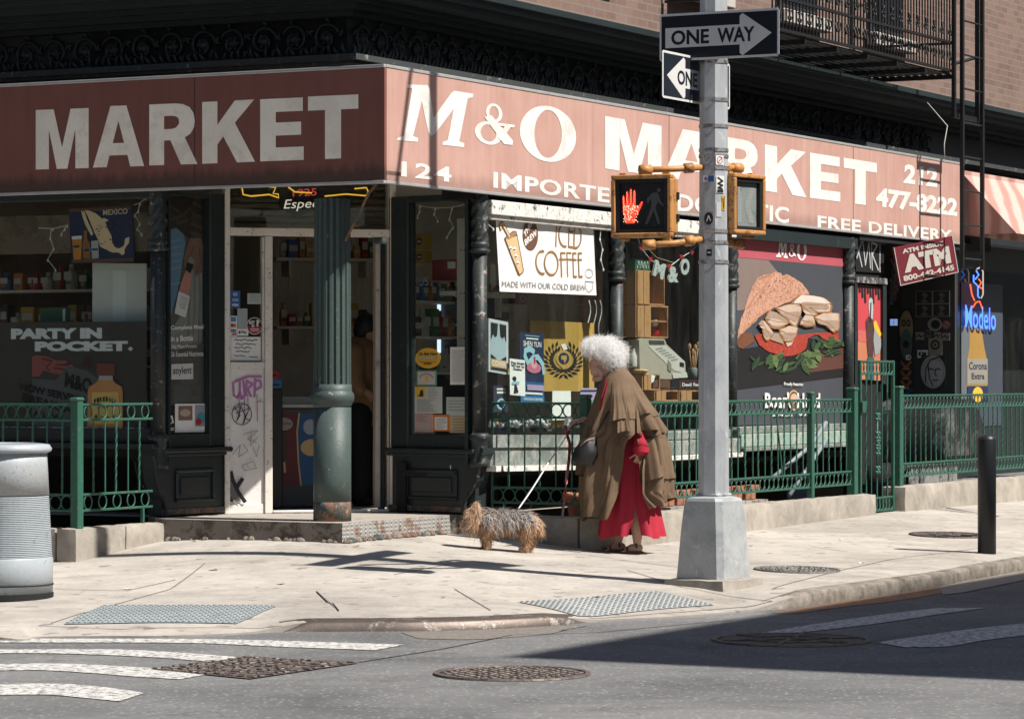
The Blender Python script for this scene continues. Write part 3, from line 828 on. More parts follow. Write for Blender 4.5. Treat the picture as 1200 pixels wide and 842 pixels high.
mb = MB(); pb(mb, FD, 268.4, 455, 206, 267.8, .0, .005, glassy); bpart(mb, 'transom_pane', parent=FRAME)
mb = MB()   # aluminium threshold and the sliding door leaf's edge
pb(mb, FD, 318.5, 455, 597, 600, -.05, .08, steel_trim)
bpart(mb, 'threshold', parent=FRAME)
leafm = MW('worn door edge', (.40, .36, .31), (.05, .04, .035), .35, 18)
mb = MB(); pb(mb, FD, 443, 449, 279, 595, .08, .16, leafm); pb(mb, FD, 450, 455, 279, 597, .10, .2, green_black); DOOR = bpart(mb, 'door')
mb = MB(); mb.ball(FD.P(443, 427, .06), (.012, .03, .03), steel_trim, 8, 6); bpart(mb, 'door_handle', parent=DOOR)
# rolled shutter behind the transom
shut = MW('rolled shutter steel', (.16, .125, .09), (.07, .055, .04), .45, 6, .6, stretch=(1, 1, 5))
mb = MB(); a, b = FD.x(268), FD.x(456)
for i in range(9):
    z = 2.62 + i * .052
    mb.tube([FD.w(a, .13, z), FD.w(b, .13, z)], .027, shut, 8)
bpart(mb, 'roll_shutter', smooth=True)
# step
plate = None
def make_plate():
    m, nt, out = new_mat('diamond plate')
    v = coords(nt, 34); ck = node(nt, 'ShaderNodeTexVoronoi'); ck.inputs['Scale'].default_value = 1.0; ck.inputs['Randomness'].default_value = .05
    nt.links.new(v, ck.inputs['Vector'])
    w = tex(nt, coords(nt, 1), 7, 5, .7)
    c = mixc(nt, thresh(nt, w, .52, .60), (.34, .33, .31), (.22, .15, .11))
    principled(nt, out, c, .6, .3, .4, thresh(nt, ck.outputs['Distance'], .2, .45), .8, .01)
    return m
plate = make_plate()
step_stone = MW('stained step stone', (.20, .175, .15), (.09, .07, .055), .45, 6, .9, col2=(.34, .22, .14), bump=.8)
step_top = make_concrete('step top', (.26, .23, .20), (.46, .41, .36), (.40, .32, .26))
mb = MB()
poly = [(-.131, .247), (1.46, .247), (1.53, .10), (1.78, .95), (.80, 1.93), (-.03, 1.99), (-.131, 1.86)]
n = len(poly); top = [uv(u, v, .415) for u, v in poly]; lip = [uv(u, v, .385) for u, v in poly]; bot = [uv(u, v, .0) for u, v in poly]
mb.poly(top, step_top)
for i in range(n):
    j = (i + 1) % n; m_ = plate if i == 0 else step_stone
    mb.poly([bot[i], bot[j], top[j], top[i]], m_)
bpart(mb, 'doorstep', label='broken stone doorstep edged with diamond plate')
# crumbled stones along the foot of the plate
mb = MB()
for i in range(60):
    u = random.uniform(-.1, 1.35); p = uv(u, .247 - random.uniform(.0, .03), 0); s = random.uniform(.012, .035)
    mb.ball((p.x, p.y, gh(p.x, p.y) + s * .3), (s * 1.3, s, s * random.uniform(.6, 1.3)), col_rust if i % 2 else step_stone, 6, 4)
for i in range(40):
    v = random.uniform(.3, 1.8); p = uv(-.131 - random.uniform(0, .02), v, 0); s = random.uniform(.01, .025)
    mb.ball((p.x, p.y, gh(p.x, p.y) + s * .3), (s * 1.3, s, s), step_stone, 6, 4)
bpart(mb, 'crumbled_edge')
# corner column: fluted shaft, torus and plain drum
cc = uv(.15, .5, .415)
def zz(py): return CH - (py - HY) * 23.25 / FP
Rr = .1375
mb = MB()
fl = lambda a, h: 1 - .12 * max(0, math.cos(a * 18)) ** .8
mb.lathe(cc, [(Rr, zz(450) - .415), (Rr * .98, zz(330) - .415), (Rr * .96, 2.75 - .415)], green_dk, 144, flute=fl)
SH = bpart(mb, 'corner_column', smooth=False, label='fluted iron corner column in dark flaking green paint')
mb = MB()
mb.lathe(cc, [(Rr * 1.0, zz(476) - .415), (Rr * 1.05, zz(474) - .415), (Rr * 1.05, zz(472) - .415), (Rr * 1.14, zz(470) - .415), (Rr * 1.17, zz(465) - .415), (Rr * 1.14, zz(461) - .415), (Rr * 1.06, zz(459) - .415), (Rr * 1.03, zz(457) - .415), (Rr * 1.02, zz(450) - .415)], green_dk, 40)
bpart(mb, 'column_ring', smooth=True)
mb = MB()
mb.lathe(cc, [(Rr, .14), (Rr, .3), (Rr, zz(477) - .415)], green_dk, 40)
mb.lathe(cc, [(Rr * 1.01, -.01), (Rr * 1.005, .1), (Rr, .14)], col_rust, 40)
bpart(mb, 'column_drum', smooth=True)
mb = MB()  # bracing pipe from the column up to the sign corner
mb.tube([uv(.10, .36, zz(282)), uv(.0, .10, 2.78), uv(-.02, .02, 2.845)], .010, col_rust, 8)
mb.tube([FL.w(-.55, -.03, 2.85), FL.w(-.02, -.03, 2.845)], .014, col_rust, 8)
mb.box(FL, -.30, -.22, .40, .46, zz(284), zz(276), green_dk, .004)
bpart(mb, 'brace_pipe', smooth=True)
# ---- shell of the shop inside: floor, walls, ceiling
inside = M('shop wall inside', (.55, .51, .45), .9, .2); insfloor = M('shop floor', (.45, .40, .34), .6, .3, 4)
mb = MB()
mb.poly([uv(-.0, 9, .42), uv(.0, 1.96, .42), uv(.78, 1.86, .42), uv(1.71, .92, .42), uv(1.5, .06, .42), uv(13, .06, .42), uv(13, 9, .42)][::-1], insfloor)
bpart(mb, 'shop_floor')
mb = MB(); mb.poly([uv(.09, 9, 2.96), uv(.09, 1.96, 2.96), uv(.09, .09, 2.96), uv(13, .09, 2.96), uv(13, 9, 2.96)], inside); bpart(mb, 'shop_ceiling')
mb = MB(); mb.box(FR, .1, 13, 7.0, 7.1, .42, 2.96, inside); mb.box(FR, 9.9, 10.0, .6, 7.0, .42, 2.96, inside); mb.box(FL, -9.1, -9.0, .1, 9, .42, 2.96, inside)
bpart(mb, 'shop_wall')
# ---- plain floor of the sunken areaway
# ================================================================ flat colours for print
def C(name, col, rough=.55, var=.08): return M(name, col, rough, var, 5, bump=.05)
white_p = C('white print', (.74, .72, .69)); black_p = C('black print', (.014, .014, .015)); grey_p = C('grey print', (.20, .20, .20))
paper_w = C('white paper', (.78, .77, .74), .8); paper_y = C('tan paper', (.50, .40, .25), .8); paper_g = C('pale green paper', (.45, .50, .46), .8); paper_pk = C('pink paper', (.46, .30, .27), .8)
red_p = C('red print', (.38, .025, .03)); blue_p = C('blue print', (.02, .085, .26)); yellow_p = C('yellow print', (.72, .42, .04)); orange_p = C('orange print', (.62, .17, .02)); green_p = C('green print', (.04, .14, .07))
tan_p = C('tan print', (.56, .36, .17)); brown_p = C('brown print', (.13, .065, .04)); teal_p = C('pale blue print', (.30, .52, .58)); navy_p = C('navy print', (.016, .028, .075))
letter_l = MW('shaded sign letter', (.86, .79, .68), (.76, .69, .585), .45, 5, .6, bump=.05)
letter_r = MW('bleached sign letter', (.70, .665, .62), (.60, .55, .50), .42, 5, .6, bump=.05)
def sign_cloth(name, col, dirt, fade, grow=-.16):
    m, nt, out = new_mat(name)
    tc = node(nt, 'ShaderNodeTexCoord'); v = coords(nt, 1); sep = node(nt, 'ShaderNodeSeparateXYZ'); nt.links.new(tc.outputs['Object'], sep.inputs[0])
    st = tex(nt, coords(nt, 1, stretch=(9, 9, .8)), 1.5, 6, .7); n = tex(nt, v, 2.5, 5, .6); f = tex(nt, v, 30, 4, .7)
    c = ramp(nt, [(.3, tuple(x * .86 for x in col)), (.7, fade)], mth(nt, 'ADD', mth(nt, 'MULTIPLY', st, .55), mth(nt, 'MULTIPLY', n, .45)))
    # mildew creeping up from the lower edge
    h = mth(nt, 'ADD', sep.outputs[2], mth(nt, 'MULTIPLY', tex(nt, coords(nt, 1, stretch=(5, 5, .5)), 2.0, 6, .75), grow))
    k = thresh(nt, h, .03, -.05)
    c = mixc(nt, mth(nt, 'MULTIPLY', k, dirt), c, (.030, .034, .024))
    run = thresh(nt, tex(nt, coords(nt, 1, stretch=(11, 11, .35)), 1.2, 3, .5), .66, .74)
    c = mixc(nt, mth(nt, 'MULTIPLY', run, dirt * .55), c, tuple(x * .35 for x in col))
    principled(nt, out, c, .55, 0, .3, f, .08, .004)
    return m
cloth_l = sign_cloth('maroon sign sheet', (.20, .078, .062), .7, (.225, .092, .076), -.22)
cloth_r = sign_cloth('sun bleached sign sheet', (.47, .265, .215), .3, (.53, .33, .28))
# ---- the two market signs
ZT = 3.665
def market_sign(fr, xa, xb, m, name, label):
    o = thing(name, label, 'sign', fr.w(xa if fr is FR else xb, -.05, 2.86))
    mb = MB(); mb.box(fr, xa, xb, -.06, -.03, 2.862, ZT - .002, m); mb.box(fr, xa, xb, -.029, .25, 2.90, 2.93, black_m)
    mb.build('sign_face', parent=o)
    mb = MB(); mb.box(fr, xa, xb, -.066, -.028, ZT, ZT + .022, steel_trim, .003); mb.box(fr, xa, xb, -.066, -.028, 2.838, 2.86, steel_trim, .003)
    mb.build('edge_trim', parent=o)
    for px in ((228, -60) if fr is FL else (784, 1000)):
        x = fr.x(px, -.06); mb = MB(); mb.box(fr, x - .004, x + .004, -.0612, -.059, 2.865, ZT - .005, C('sign seam', (.06, .035, .03))); mb.build('seam', parent=o)
    mb = MB()
    for i in range(1, 8):
        x = xa + (xb - xa) * i / 8; mb = MB(); mb.box(fr, x - .02, x + .02, -.027, SETB - .12, ZT - .12, ZT - .08, black_m); mb.build('bracket', parent=o)
    return o
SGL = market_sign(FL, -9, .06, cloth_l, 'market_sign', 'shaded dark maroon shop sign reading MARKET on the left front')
u_end = FR.x(1130, -.06)
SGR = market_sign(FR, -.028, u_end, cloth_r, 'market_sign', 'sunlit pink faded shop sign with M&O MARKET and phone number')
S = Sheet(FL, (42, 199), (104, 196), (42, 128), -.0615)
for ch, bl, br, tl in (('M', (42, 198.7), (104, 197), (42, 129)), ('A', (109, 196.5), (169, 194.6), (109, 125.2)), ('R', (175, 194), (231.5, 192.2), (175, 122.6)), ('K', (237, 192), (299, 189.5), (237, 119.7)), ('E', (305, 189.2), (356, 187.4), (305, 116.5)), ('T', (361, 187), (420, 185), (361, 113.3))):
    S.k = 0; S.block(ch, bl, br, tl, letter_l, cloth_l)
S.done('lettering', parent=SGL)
# right sign: a serif italic M & O, block capitals and small lines
S = Sheet(FR, (470, 200), (900, 250), (470, 120), -.0615)
def pxo(tx, ty): return (320 + tx / 4, 40 + ty / 4)
Mz = [(578, 497), (588, 484), (612, 478), (652, 256), (628, 250), (630, 236), (722, 240), (733, 256), (752, 392), (836, 276), (850, 266), (938, 280), (936, 296), (912, 302), (872, 503), (896, 512), (894, 531), (793, 519), (796, 505), (818, 498), (846, 350), (757, 468), (738, 478), (728, 462), (696, 316), (655, 478), (680, 488), (677, 505)]
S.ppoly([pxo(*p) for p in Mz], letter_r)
def pring(cx, cy, rx, ry, wx, wy, n=30, tilt=0.0):
    o_, i_ = [], []
    d = S.lay()
    for k in range(n):
        a = 2 * math.pi * k / n; c_, s_ = math.cos(a), math.sin(a)
        for lst, ax, ay in ((o_, rx, ry), (i_, rx - wx, ry - wy)):
            x, y = ax * c_, ay * s_
            lst.append(FR.hit(cx + x + tilt * y, cy + y + x * .17, S.d))
    for k in range(n):
        j = (k + 1) % n
        S.mb.poly([FR.w(x, d, z) for x, z in (i_[k], i_[j], o_[j], o_[k])][::-1], letter_r)
S.k = 0
pring(642, 157, 33, 32.5, 17, 4.5, tilt=-.05)                                    # O
S.k = 0
def pamp(cx, cy, w, h):
    pring(cx + .02 * w, cy - .25 * h, .20 * w, .22 * h, .085 * w, .06 * h); S.k = 0
    pring(cx - .12 * w, cy + .22 * h, .33 * w, .27 * h, .14 * w, .07 * h); S.k = 1
    S.ppoly([(cx - .22 * w, cy - .16 * h), (cx - .05 * w, cy - .2 * h), (cx + .48 * w, cy + .40 * h), (cx + .46 * w, cy + .50 * h), (cx + .26 * w, cy + .48 * h)], letter_r); S.k = 2
    S.ppoly([(cx + .12 * w, cy - .02 * h), (cx + .52 * w, cy + .03 * h), (cx + .5 * w, cy + .09 * h), (cx + .41 * w, cy + .09 * h), (cx + .18 * w, cy + .40 * h), (cx + .1 * w, cy + .32 * h), (cx + .27 * w, cy + .07 * h), (cx + .12 * w, cy + .04 * h)], letter_r); S.k = 0
pamp(578, 145, 48, 50)
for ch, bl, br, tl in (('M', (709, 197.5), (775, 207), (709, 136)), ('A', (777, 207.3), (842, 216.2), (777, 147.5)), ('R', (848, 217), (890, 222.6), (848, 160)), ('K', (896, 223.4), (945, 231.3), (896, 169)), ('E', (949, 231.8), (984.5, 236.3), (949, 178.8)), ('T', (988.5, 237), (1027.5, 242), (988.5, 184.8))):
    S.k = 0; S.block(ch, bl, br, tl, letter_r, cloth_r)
S.k = 0
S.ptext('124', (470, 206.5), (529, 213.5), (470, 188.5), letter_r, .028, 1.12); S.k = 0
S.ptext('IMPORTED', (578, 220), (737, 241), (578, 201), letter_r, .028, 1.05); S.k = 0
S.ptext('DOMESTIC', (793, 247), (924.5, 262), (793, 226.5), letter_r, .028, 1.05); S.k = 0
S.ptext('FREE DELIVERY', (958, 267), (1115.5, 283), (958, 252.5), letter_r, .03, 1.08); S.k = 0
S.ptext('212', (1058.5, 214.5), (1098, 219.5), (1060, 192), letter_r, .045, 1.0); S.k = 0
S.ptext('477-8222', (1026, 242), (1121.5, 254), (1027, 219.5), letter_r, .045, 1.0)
S.done('lettering', parent=SGR)

# ================================================================ left window
S = Sheet(FL, (84, 308), (157, 306), (81, 244.5), .09)
S.back(C('sign board', (.07, .06, .05)), .02); S.rect(0, 1, .06, .94, navy_p); S.rect(.0, 1, .0, .06, brown_p); S.rect(0, 1, .94, 1, brown_p)
def z4(x, y): return (40 + x / 4, 220 + y / 4)
mapt = C('map tan', (.78, .57, .33))
S.ppoly([z4(*p) for p in [(238, 105), (262, 108), (290, 120), (318, 143), (335, 160), (345, 190), (364, 225), (368, 258), (380, 278), (398, 285), (416, 276), (424, 268), (428, 238), (448, 230), (446, 258), (430, 280), (424, 293), (427, 305), (416, 316), (396, 303), (368, 303), (335, 288), (310, 276), (302, 246), (286, 212), (270, 175), (256, 140)]], mapt)
S.ppoly([z4(*p) for p in [(222, 108), (238, 112), (250, 150), (264, 180), (279, 216), (270, 225), (256, 200), (243, 176), (230, 140)]], mapt)
S.ppoly([z4(*p) for p in [(316, 150), (330, 141), (340, 146), (352, 152), (340, 160)]], mapt)
S.ptext('MEXICO', z4(326, 130), z4(441, 122), z4(325, 104), C('cream print', (.62, .54, .40)), .02)
for k in range(26):
    x, y = random.uniform(290, 400), random.uniform(150, 290); S.k = 8
    S.pstroke([z4(x, y), z4(x + random.uniform(6, 14), y)], .005, brown_p)
S.k = 9
gl = C('beer amber', (.52, .22, .02)); S.ppoly([z4(*p) for p in [(180, 228), (228, 224), (224, 335), (190, 338)]], gl); S.ppoly([z4(*p) for p in [(180, 228), (228, 224), (227, 240), (182, 243)]], white_p)
S.ppoly([z4(*p) for p in [(234, 330), (231, 262), (237, 240), (238, 200), (252, 200), (253, 240), (266, 262), (268, 333)]], C('bottle brown', (.30, .12, .02))); S.k = 11
S.ppoly([z4(*p) for p in [(232, 275), (267, 275), (268, 302), (233, 302)]], white_p)
S.ppoly([z4(*p) for p in [(272, 250), (306, 246), (308, 330), (276, 333)]], C('can silver', (.42, .42, .40))); S.k = 13
for x, y in ((190, 272), (238, 290), (278, 285)): S.ppoly([z4(x, y), z4(x + 27, y - 1), z4(x + 27, y + 8), z4(x, y + 9)], navy_p)
S.done('map_sign', 'navy MEXICO map sign with beer bottle hanging in left window', 'sign')
S = Sheet(FL, (108, 379.5), (171.5, 381), (108.5, 308), .20)
S.back(C('translucent paper', (.62, .62, .57), .9), .004); S.rect(.38, .62, .0, 1, C('translucent paper pale', (.72, .72, .68), .9)); S.rect(.0, 1, .88, 1, C('translucent paper fold', (.56, .56, .52), .9))
S.done('paper_sheet', 'blank grey white paper sheet hanging behind left window', 'paper')
# party poster
S = Sheet(FL, (-22, 507), (172, 509), (-22, 378), .07)
S.back(C('poster charcoal', (.062, .056, .05)), .004)
pl = C('poster silver', (.80, .80, .78))
S.ptext('PARTY IN', (13, 397.2), (119.5, 396.5), (13, 384.8), pl, .07); S.ptext('POCKET', (41, 411.6), (150, 411.2), (41, 399.8), pl, .07)
S.k = 2; S.ppoly([(150, 408.5), (153.2, 405.8), (156.4, 408.5), (153.2, 411.3)], pl)
red_h = C('poster faded red', (.36, .10, .09))
S.ppoly([(42, 416), (55, 417), (66, 422), (78, 422), (80, 425), (72, 427), (85.5, 427), (86, 431), (74, 435), (80, 436), (78, 439), (66, 438), (52, 434), (46, 441), (38, 441), (38, 418)], red_h)
for pts in ([(60, 424), (55, 430), (58, 434)], [(66, 427), (80, 428)], [(64, 431), (78, 433)], [(50, 420), (62, 423)]): S.pstroke(pts, .008, C('poster dark red', (.07, .03, .03)))
S.k = 4; S.ppoly([(97, 424), (100, 419), (104, 416.5), (106, 418), (109, 424), (108, 430), (104, 432), (103, 427), (100, 430), (97, 429)], C('poster dark red', (.07, .03, .03)))
mid = C('poster mid grey', (.115, .12, .125)); S.k = 4
S.ppoly([(38, 443), (66, 445), (80, 428), (100, 433), (120, 446), (122, 506), (38, 506)], mid)
S.k = 6; S.ptext('M&O', (76, 453), (108, 462), (77.5, 435), black_p, .05)
S.ptext('NOW SERVING', (24, 456.5), (101, 474), (24, 447.5), black_p, .05); S.ptext('BREAKFAST', (27, 470), (101, 489), (27, 460), black_p, .05); S.ptext('ALL DAY', (40, 487), (76, 494), (40, 480), black_p, .03)
S.k = 9
amb = C('bottle amber', (.70, .31, .11)); S.ppoly([(114.5, 425.5), (135.5, 425.5), (135.5, 440), (114.5, 440)], C('bottle cap', (.22, .06, .045))); S.ppoly([(117, 440), (133, 440), (133.5, 446), (116.5, 446)], C('bottle neck', (.48, .46, .47)))
S.ppoly([(116.5, 445), (133.5, 445), (136, 448.5), (144, 453), (145, 458), (145, 503), (143, 505.5), (105, 505.5), (103.5, 503), (104, 458), (105.5, 453), (113.5, 448.5)], amb)
S.k = 12; S.ppoly([(109, 459.5), (140, 459), (141, 496), (108.5, 496.5)], C('bottle label', (.82, .56, .18)))
for x, y in ((114, 488), (121, 490), (128, 490), (135, 488)): S.k = 13; S.ppoly([(x - 2.5, y), (x, y - 3.5), (x + 2.5, y), (x, y + 3.5)], brown_p)
S.k = 14
for i, ch in enumerate('FIREBALL'):
    a = (i - 3.5) / 3.5; x, y = 125 + a * 12, 467.5 + a * a * 3
    S.k = 14; S.ptext(ch, (x - 1.3, y + 2.6), (x + 1.4, y + 2.6 + a * .8), (x - 1.3, y - 3), black_p, .05)
S.k = 14; S.pstroke([(116, 478), (121, 475), (125, 478), (130, 474), (135, 477)], .012, brown_p)
S.k = 14; S.ptext('EST.', (40, 487), (52, 489), (40, 483), pl, .03) if False else None
S.done('window_poster', 'dark PARTY IN POCKET poster with amber bottle behind green fence', 'poster')
# small green bag behind
S = Sheet(FL, (47, 379), (78, 378), (47, 361), .25); S.back(green_p, .05); S.ptext('TORTILLA', (74, 379), (69.5, 362), (78, 378), white_p, .03) if False else S.rect(.86, .95, .1, .9, white_p)
S.done('snack_bag', 'dark green packet lying above the charcoal poster', 'packet')

# meal poster on the left flank
S = px_sheet(FSL, 191.8, 242.6, 232, 507, .035)
S.back(C('poster grey brown', (.15, .135, .125)), .003)
jb = C('jacket brown', (.045, .028, .022)); jl = C('jacket fold', (.085, .055, .042))
S.ppoly([(192, 400), (210, 372), (216, 350), (218, 300), (242, 290), (242, 507), (192, 507)], C('poster concrete', (.34, .31, .285)))
for x in (221, 227, 233, 238): S.pstroke([(x, 315), (x + 1, 350), (x - 1, 400)], .02, C('poster streak', (.24, .22, .205)))
S.k = 3; S.ppoly([(192, 268), (206, 266), (214, 273), (217, 285), (213, 310), (207, 345), (199, 372), (192, 376)], C('jeans blue', (.16, .27, .38)))
for y in (280, 288, 296, 304, 312, 330): S.k = 4; S.pstroke([(192, y), (200, y + 3), (211, y + 1)], .012, C('jeans fold', (.24, .36, .46)))
S.k = 5; S.ppoly([(192, 232), (240, 232), (240, 262), (238, 280), (226, 281), (220, 278), (216, 276), (206, 267), (192, 271)], jb)
for pts in ([(196, 240), (214, 252), (222, 244)], [(200, 258), (218, 250)], [(226, 238), (238, 244)], [(224, 250), (238, 256)], [(223, 262), (238, 268)], [(222, 272), (236, 277)], [(206, 262), (220, 258)]): S.k = 6; S.pstroke(pts, .022, jl)
sk = C('hand skin', (.25, .13, .095)); S.k = 7
S.ppoly([(221, 279), (234, 279), (239, 292), (240, 305), (236, 318), (229, 324), (226, 316), (227, 305), (222, 300), (217, 312), (214, 314), (215, 300), (218, 288)], sk)
for pts in ([(232, 290), (234, 306), (229, 320)], [(236, 296), (237, 312)], [(226, 288), (222, 300)]): S.k = 8; S.pstroke(pts, .008, C('hand shade line', (.09, .045, .035)))
S.k = 9; S.ppoly([(218, 307), (226, 310), (222, 320), (216, 316)], black_p); S.ppoly([(216, 317), (223, 321), (222, 333), (220, 346), (208, 341), (212, 328)], C('drink pink', (.48, .22, .17))); S.ppoly([(208, 341), (221, 347), (216, 372), (203, 367)], C('bottle label white', (.70, .69, .67)))
S.k = 11
for i in range(6): S.pstroke([(210.5 - i * .6, 347 + i * 2.4), (218.5 - i * .6, 350 + i * 2.4)], .006, grey_p); S.k = 11
S.ppoly([(192, 415), (242, 400), (242, 507), (192, 507)], C('poster lower grey', (.085, .082, .08)))
S.k = 13
S.ptext('Complete Meal', (198.5, 388), (236.5, 386.6), (198.5, 381.2), white_p, .02); S.ptext('in a Bottle', (198.5, 400), (224.5, 399.2), (198.5, 393.2), white_p, .02)
S.ptext('20g Plant Protein', (198.5, 409.5), (228.5, 408.6), (198.5, 404), white_p, .005); S.ptext('36 Essential Nutrients', (198.5, 418), (236, 417), (198.5, 412), white_p, .005)
S.k = 13; S.ppoly([(199, 426.5), (224.5, 425.5), (224.5, 444), (199, 444.5)], C('label white', (.55, .54, .52))); S.ptext('soylent', (201, 441), (222.5, 440.3), (201, 429.5), black_p, .015)
S.done('window_poster', 'narrow poster of hand holding white bottle reading Complete Meal in a Bottle', 'poster')
S = px_sheet(FSL, 193, 205, 475, 506, .012); S.back(black_p, .003); S.ring(.5, .45, .30, .16, .22, white_p, a0=-3.6, a1=.6); S.stroke([(.4, .85), (.42, .58), (.68, .58), (.8, .36)], .016, white_p); S.disc(.4, .9, .09, .04, white_p); S.rect(.15, .85, .06, .10, white_p); S.rect(.15, .85, .13, .16, white_p)
S.done('sticker', 'black wheelchair access sticker low on the left doorway glass', 'sticker')
S = px_sheet(FSL, 205.3, 241.5, 473, 506.5, .012); S.back(paper_w, .003); S.rect(.1, .55, .42, .93, C('photo brown', (.22, .13, .10))); S.disc(.32, .68, .17, .13, C('photo cream', (.46, .36, .30))); S.rect(.63, .98, .2, .95, C('photo grey', (.30, .30, .32))); S.disc(.82, .5, .14, .2, C('photo teal', (.06, .26, .33))); S.disc(.74, .36, .1, .12, red_p)
S.done('photo_notice', 'white sheet with colour photos beside the wheelchair sticker', 'notice')

# ================================================================ door sidelight stickers and neon
def simple(fr, x0, x1, y0, y1, d, m, name, label, cat, draw=None, group=None):
    S = px_sheet(fr, x0, x1, y0, y1, d); S.back(m, .002)
    if draw: draw(S)
    return S.done(name, label, cat, group)
simple(FD, 269.6, 281.5, 340.5, 361, -.004, C('card blue', (.025, .11, .32)), 'sticker', 'bright blue VISA payment sticker on the sidelight glass', 'sticker', lambda S: (S.text('VISA', .15, .85, .12, .26, white_p, .04), S.ring(.5, .8, .2, .09, .35, white_p), S.rect(.2, .8, .5, .53, white_p), S.rect(.2, .8, .42, .45, white_p)))
simple(FD, 290, 306, 343.5, 356, -.004, paper_g, 'paper_note', 'small pale green note right of the blue VISA sticker', 'note', lambda S: [S.stroke([(.12, .2 + .2 * i), (.4, .25 + .2 * i), (.85, .22 + .2 * i)], .004, grey_p) for i in range(4)])
simple(FD, 278.2, 290, 361.3, 385, -.004, C('frosted grey', (.34, .37, .37)), 'sticker', 'plain pale grey strip below the blue VISA sticker', 'sticker')
simple(FD, 269.6, 277.8, 370, 394, -.004, paper_w, 'sticker', 'white strip of payment card logos on sidelight edge', 'sticker', lambda S: (S.rect(.1, .85, .72, .95, C('card light blue', (.04, .24, .48))), S.rect(.1, .85, .45, .62, orange_p), S.disc(.3, .535, .2, .075, red_p), S.rect(.1, .85, .28, .34, blue_p), S.rect(.1, .85, .2, .25, red_p), S.rect(.3, .9, .06, .14, red_p)))
simple(FD, 278.2, 291, 385.2, 393.2, -.004, paper_w, 'sticker', 'white Pay sticker beside the round ID sticker', 'sticker', lambda S: (S.disc(.2, .5, .1, .2, black_p), S.text('Pay', .38, .85, .2, .75, black_p, .02)))
x0, z0 = FD.hit(298.2, 381.8, -.012); S = Sheet(FD, (x0 - .062, z0 - .066), (x0 + .062, z0 - .066), (x0 - .062, z0 + .066), -.012, px=False)
S.mb.prism(FD, [S.xz(p) for p in ell(.5, .5, .5, .5, 32)], -.012, -.008, white_p); S.disc(.5, .5, .46, .46, black_p, 32); S.poly(ell(.5, .5, .455, .455, 22, math.pi * 1.02, math.pi * 1.98), red_p)
S.text('GOT', .14, .50, .60, .80, white_p, .05); S.text('ID', .32, .50, .43, .58, white_p, .05); S.text('?', .58, .80, .46, .86, white_p, .06); S.rect(.22, .78, .30, .34, white_p); S.rect(.27, .73, .2, .24, white_p)
S.done('sticker', 'round black and red GOT ID sticker on the door sidelight', 'sticker')
def note(S):
    for i, (t, a, b) in enumerate((('WE ACCEPT EBT', .12, .95), ('SNAP TO', .2, .72), ('CUSTOMERS', .18, .78), ('PLEASE', .18, .58), ('BUY', .2, .48))): S.text(t, a, b, .80 - i * .165, .90 - i * .165, ink, .0)
    S.text('NO TABS', .62, .93, .12, .18, ink, 0)
def note2(S):
    for i in range(5):
        n = 16 - 2 * i; S.k = 1
        S.stroke([(.14 + .05 * (i % 2) + j * .05, .86 - i * .16 + random.uniform(-.035, .04)) for j in range(n)], .0055, ink)
    S.stroke([(.62 + j * .045, .16 + random.uniform(-.02, .02)) for j in range(7)], .005, ink)
simple(FD, 269.6, 305.6, 394.5, 422.5, -.004, paper_w, 'paper_note', 'white handwritten note taped at the bottom of the sidelight', 'note', note2)
# neon beer sign in the transom
N = thing('neon_sign', 'black Especial neon beer sign hung behind the entrance transom', 'neon sign', FD.w(FD.x(365), .05, 2.55))
def dz(x, y): return FD.hit(240 + x / 4, 220 + y / 4, .05)
mb = MB()
mb.prism(FD, [dz(*p) for p in [(160, -6), (165, 42), (190, 54), (300, 45), (350, 55), (352, 90), (385, 110), (430, 140), (480, 115), (520, 100), (560, 60), (660, 44), (770, 48), (788, 35), (780, -6)]], .05, .07, black_p)
mb.build('back_plate', parent=N)
neon_y = ME('neon yellow', (1.0, .55, .06), .55); neon_w = ME('neon white', (1.0, .88, .72), .42); neon_r = ME('neon red', (1, .1, .08), .35); neon_b = ME('neon blue', (.08, .22, 1.0), 1.5); neon_o = ME('neon orange', (1.0, .12, .04), 1.2)
def ntube(pts, m, r=.006, off=.035): 
    mb.tube([FD.w(*(lambda q: (q[0], off, q[1]))(dz(*p))) for p in pts], r, m, 6)
mb = MB()
for pts in ([(172, -4), (178, 32), (215, 40), (300, 32), (345, 48), (342, 30), (318, 28), (330, 0), (300, -4)], [(560, 40), (660, 30), (755, 38), (765, 20), (755, 0), (700, 5)], [(390, -2), (420, 20), (500, 25)]): ntube(pts, neon_y)
mb.build('neon_tube', parent=N, smooth=True)
S = Sheet(FD, (330, 250), (372, 245), (330, 234), .048)
S.k = 0
S.ptext('Especial', (331.5, 248), (386, 246), (335, 234), neon_w, .0); S.ptext('1925', (343, 230.5), (371, 229), (343, 222), neon_r, .0)
S.done('neon_lettering', parent=N)

# ================================================================ right doorway flank: papers on the glass
def lines(S, n, m, x0=.1, x1=.9, y0=.1, y1=.9, w=.0035):
    for i in range(n):
        y = y0 + (y1 - y0) * i / max(1, n - 1); S.k = 2; S.stroke([(x0, y), (x0 + (x1 - x0) * random.uniform(.55, 1), y)], w, m)
x0, z0 = FSR.hit(501.5, 419.5, .005); S = Sheet(FSR, (x0 - .128, z0 - .078), (x0 + .128, z0 - .078), (x0 - .128, z0 + .078), .004, px=False)
S.mb.prism(FSR, [S.xz(p) for p in ell(.5, .5, .5, .5, 36)], .004, .007, yellow_p)
S.text('On Sale Here', .13, .87, .64, .80, black_p, .04); S.text('NEW YORK POST', .12, .88, .42, .57, black_p, .05); S.text('NEW YORK POST', .13, .87, .44, .56, white_p, .02); S.rect(.15, .85, .28, .31, red_p); S.rect(.35, .66, .2, .25, black_p)
S.done('sticker', 'yellow oval On Sale Here New York Post sticker', 'sticker')
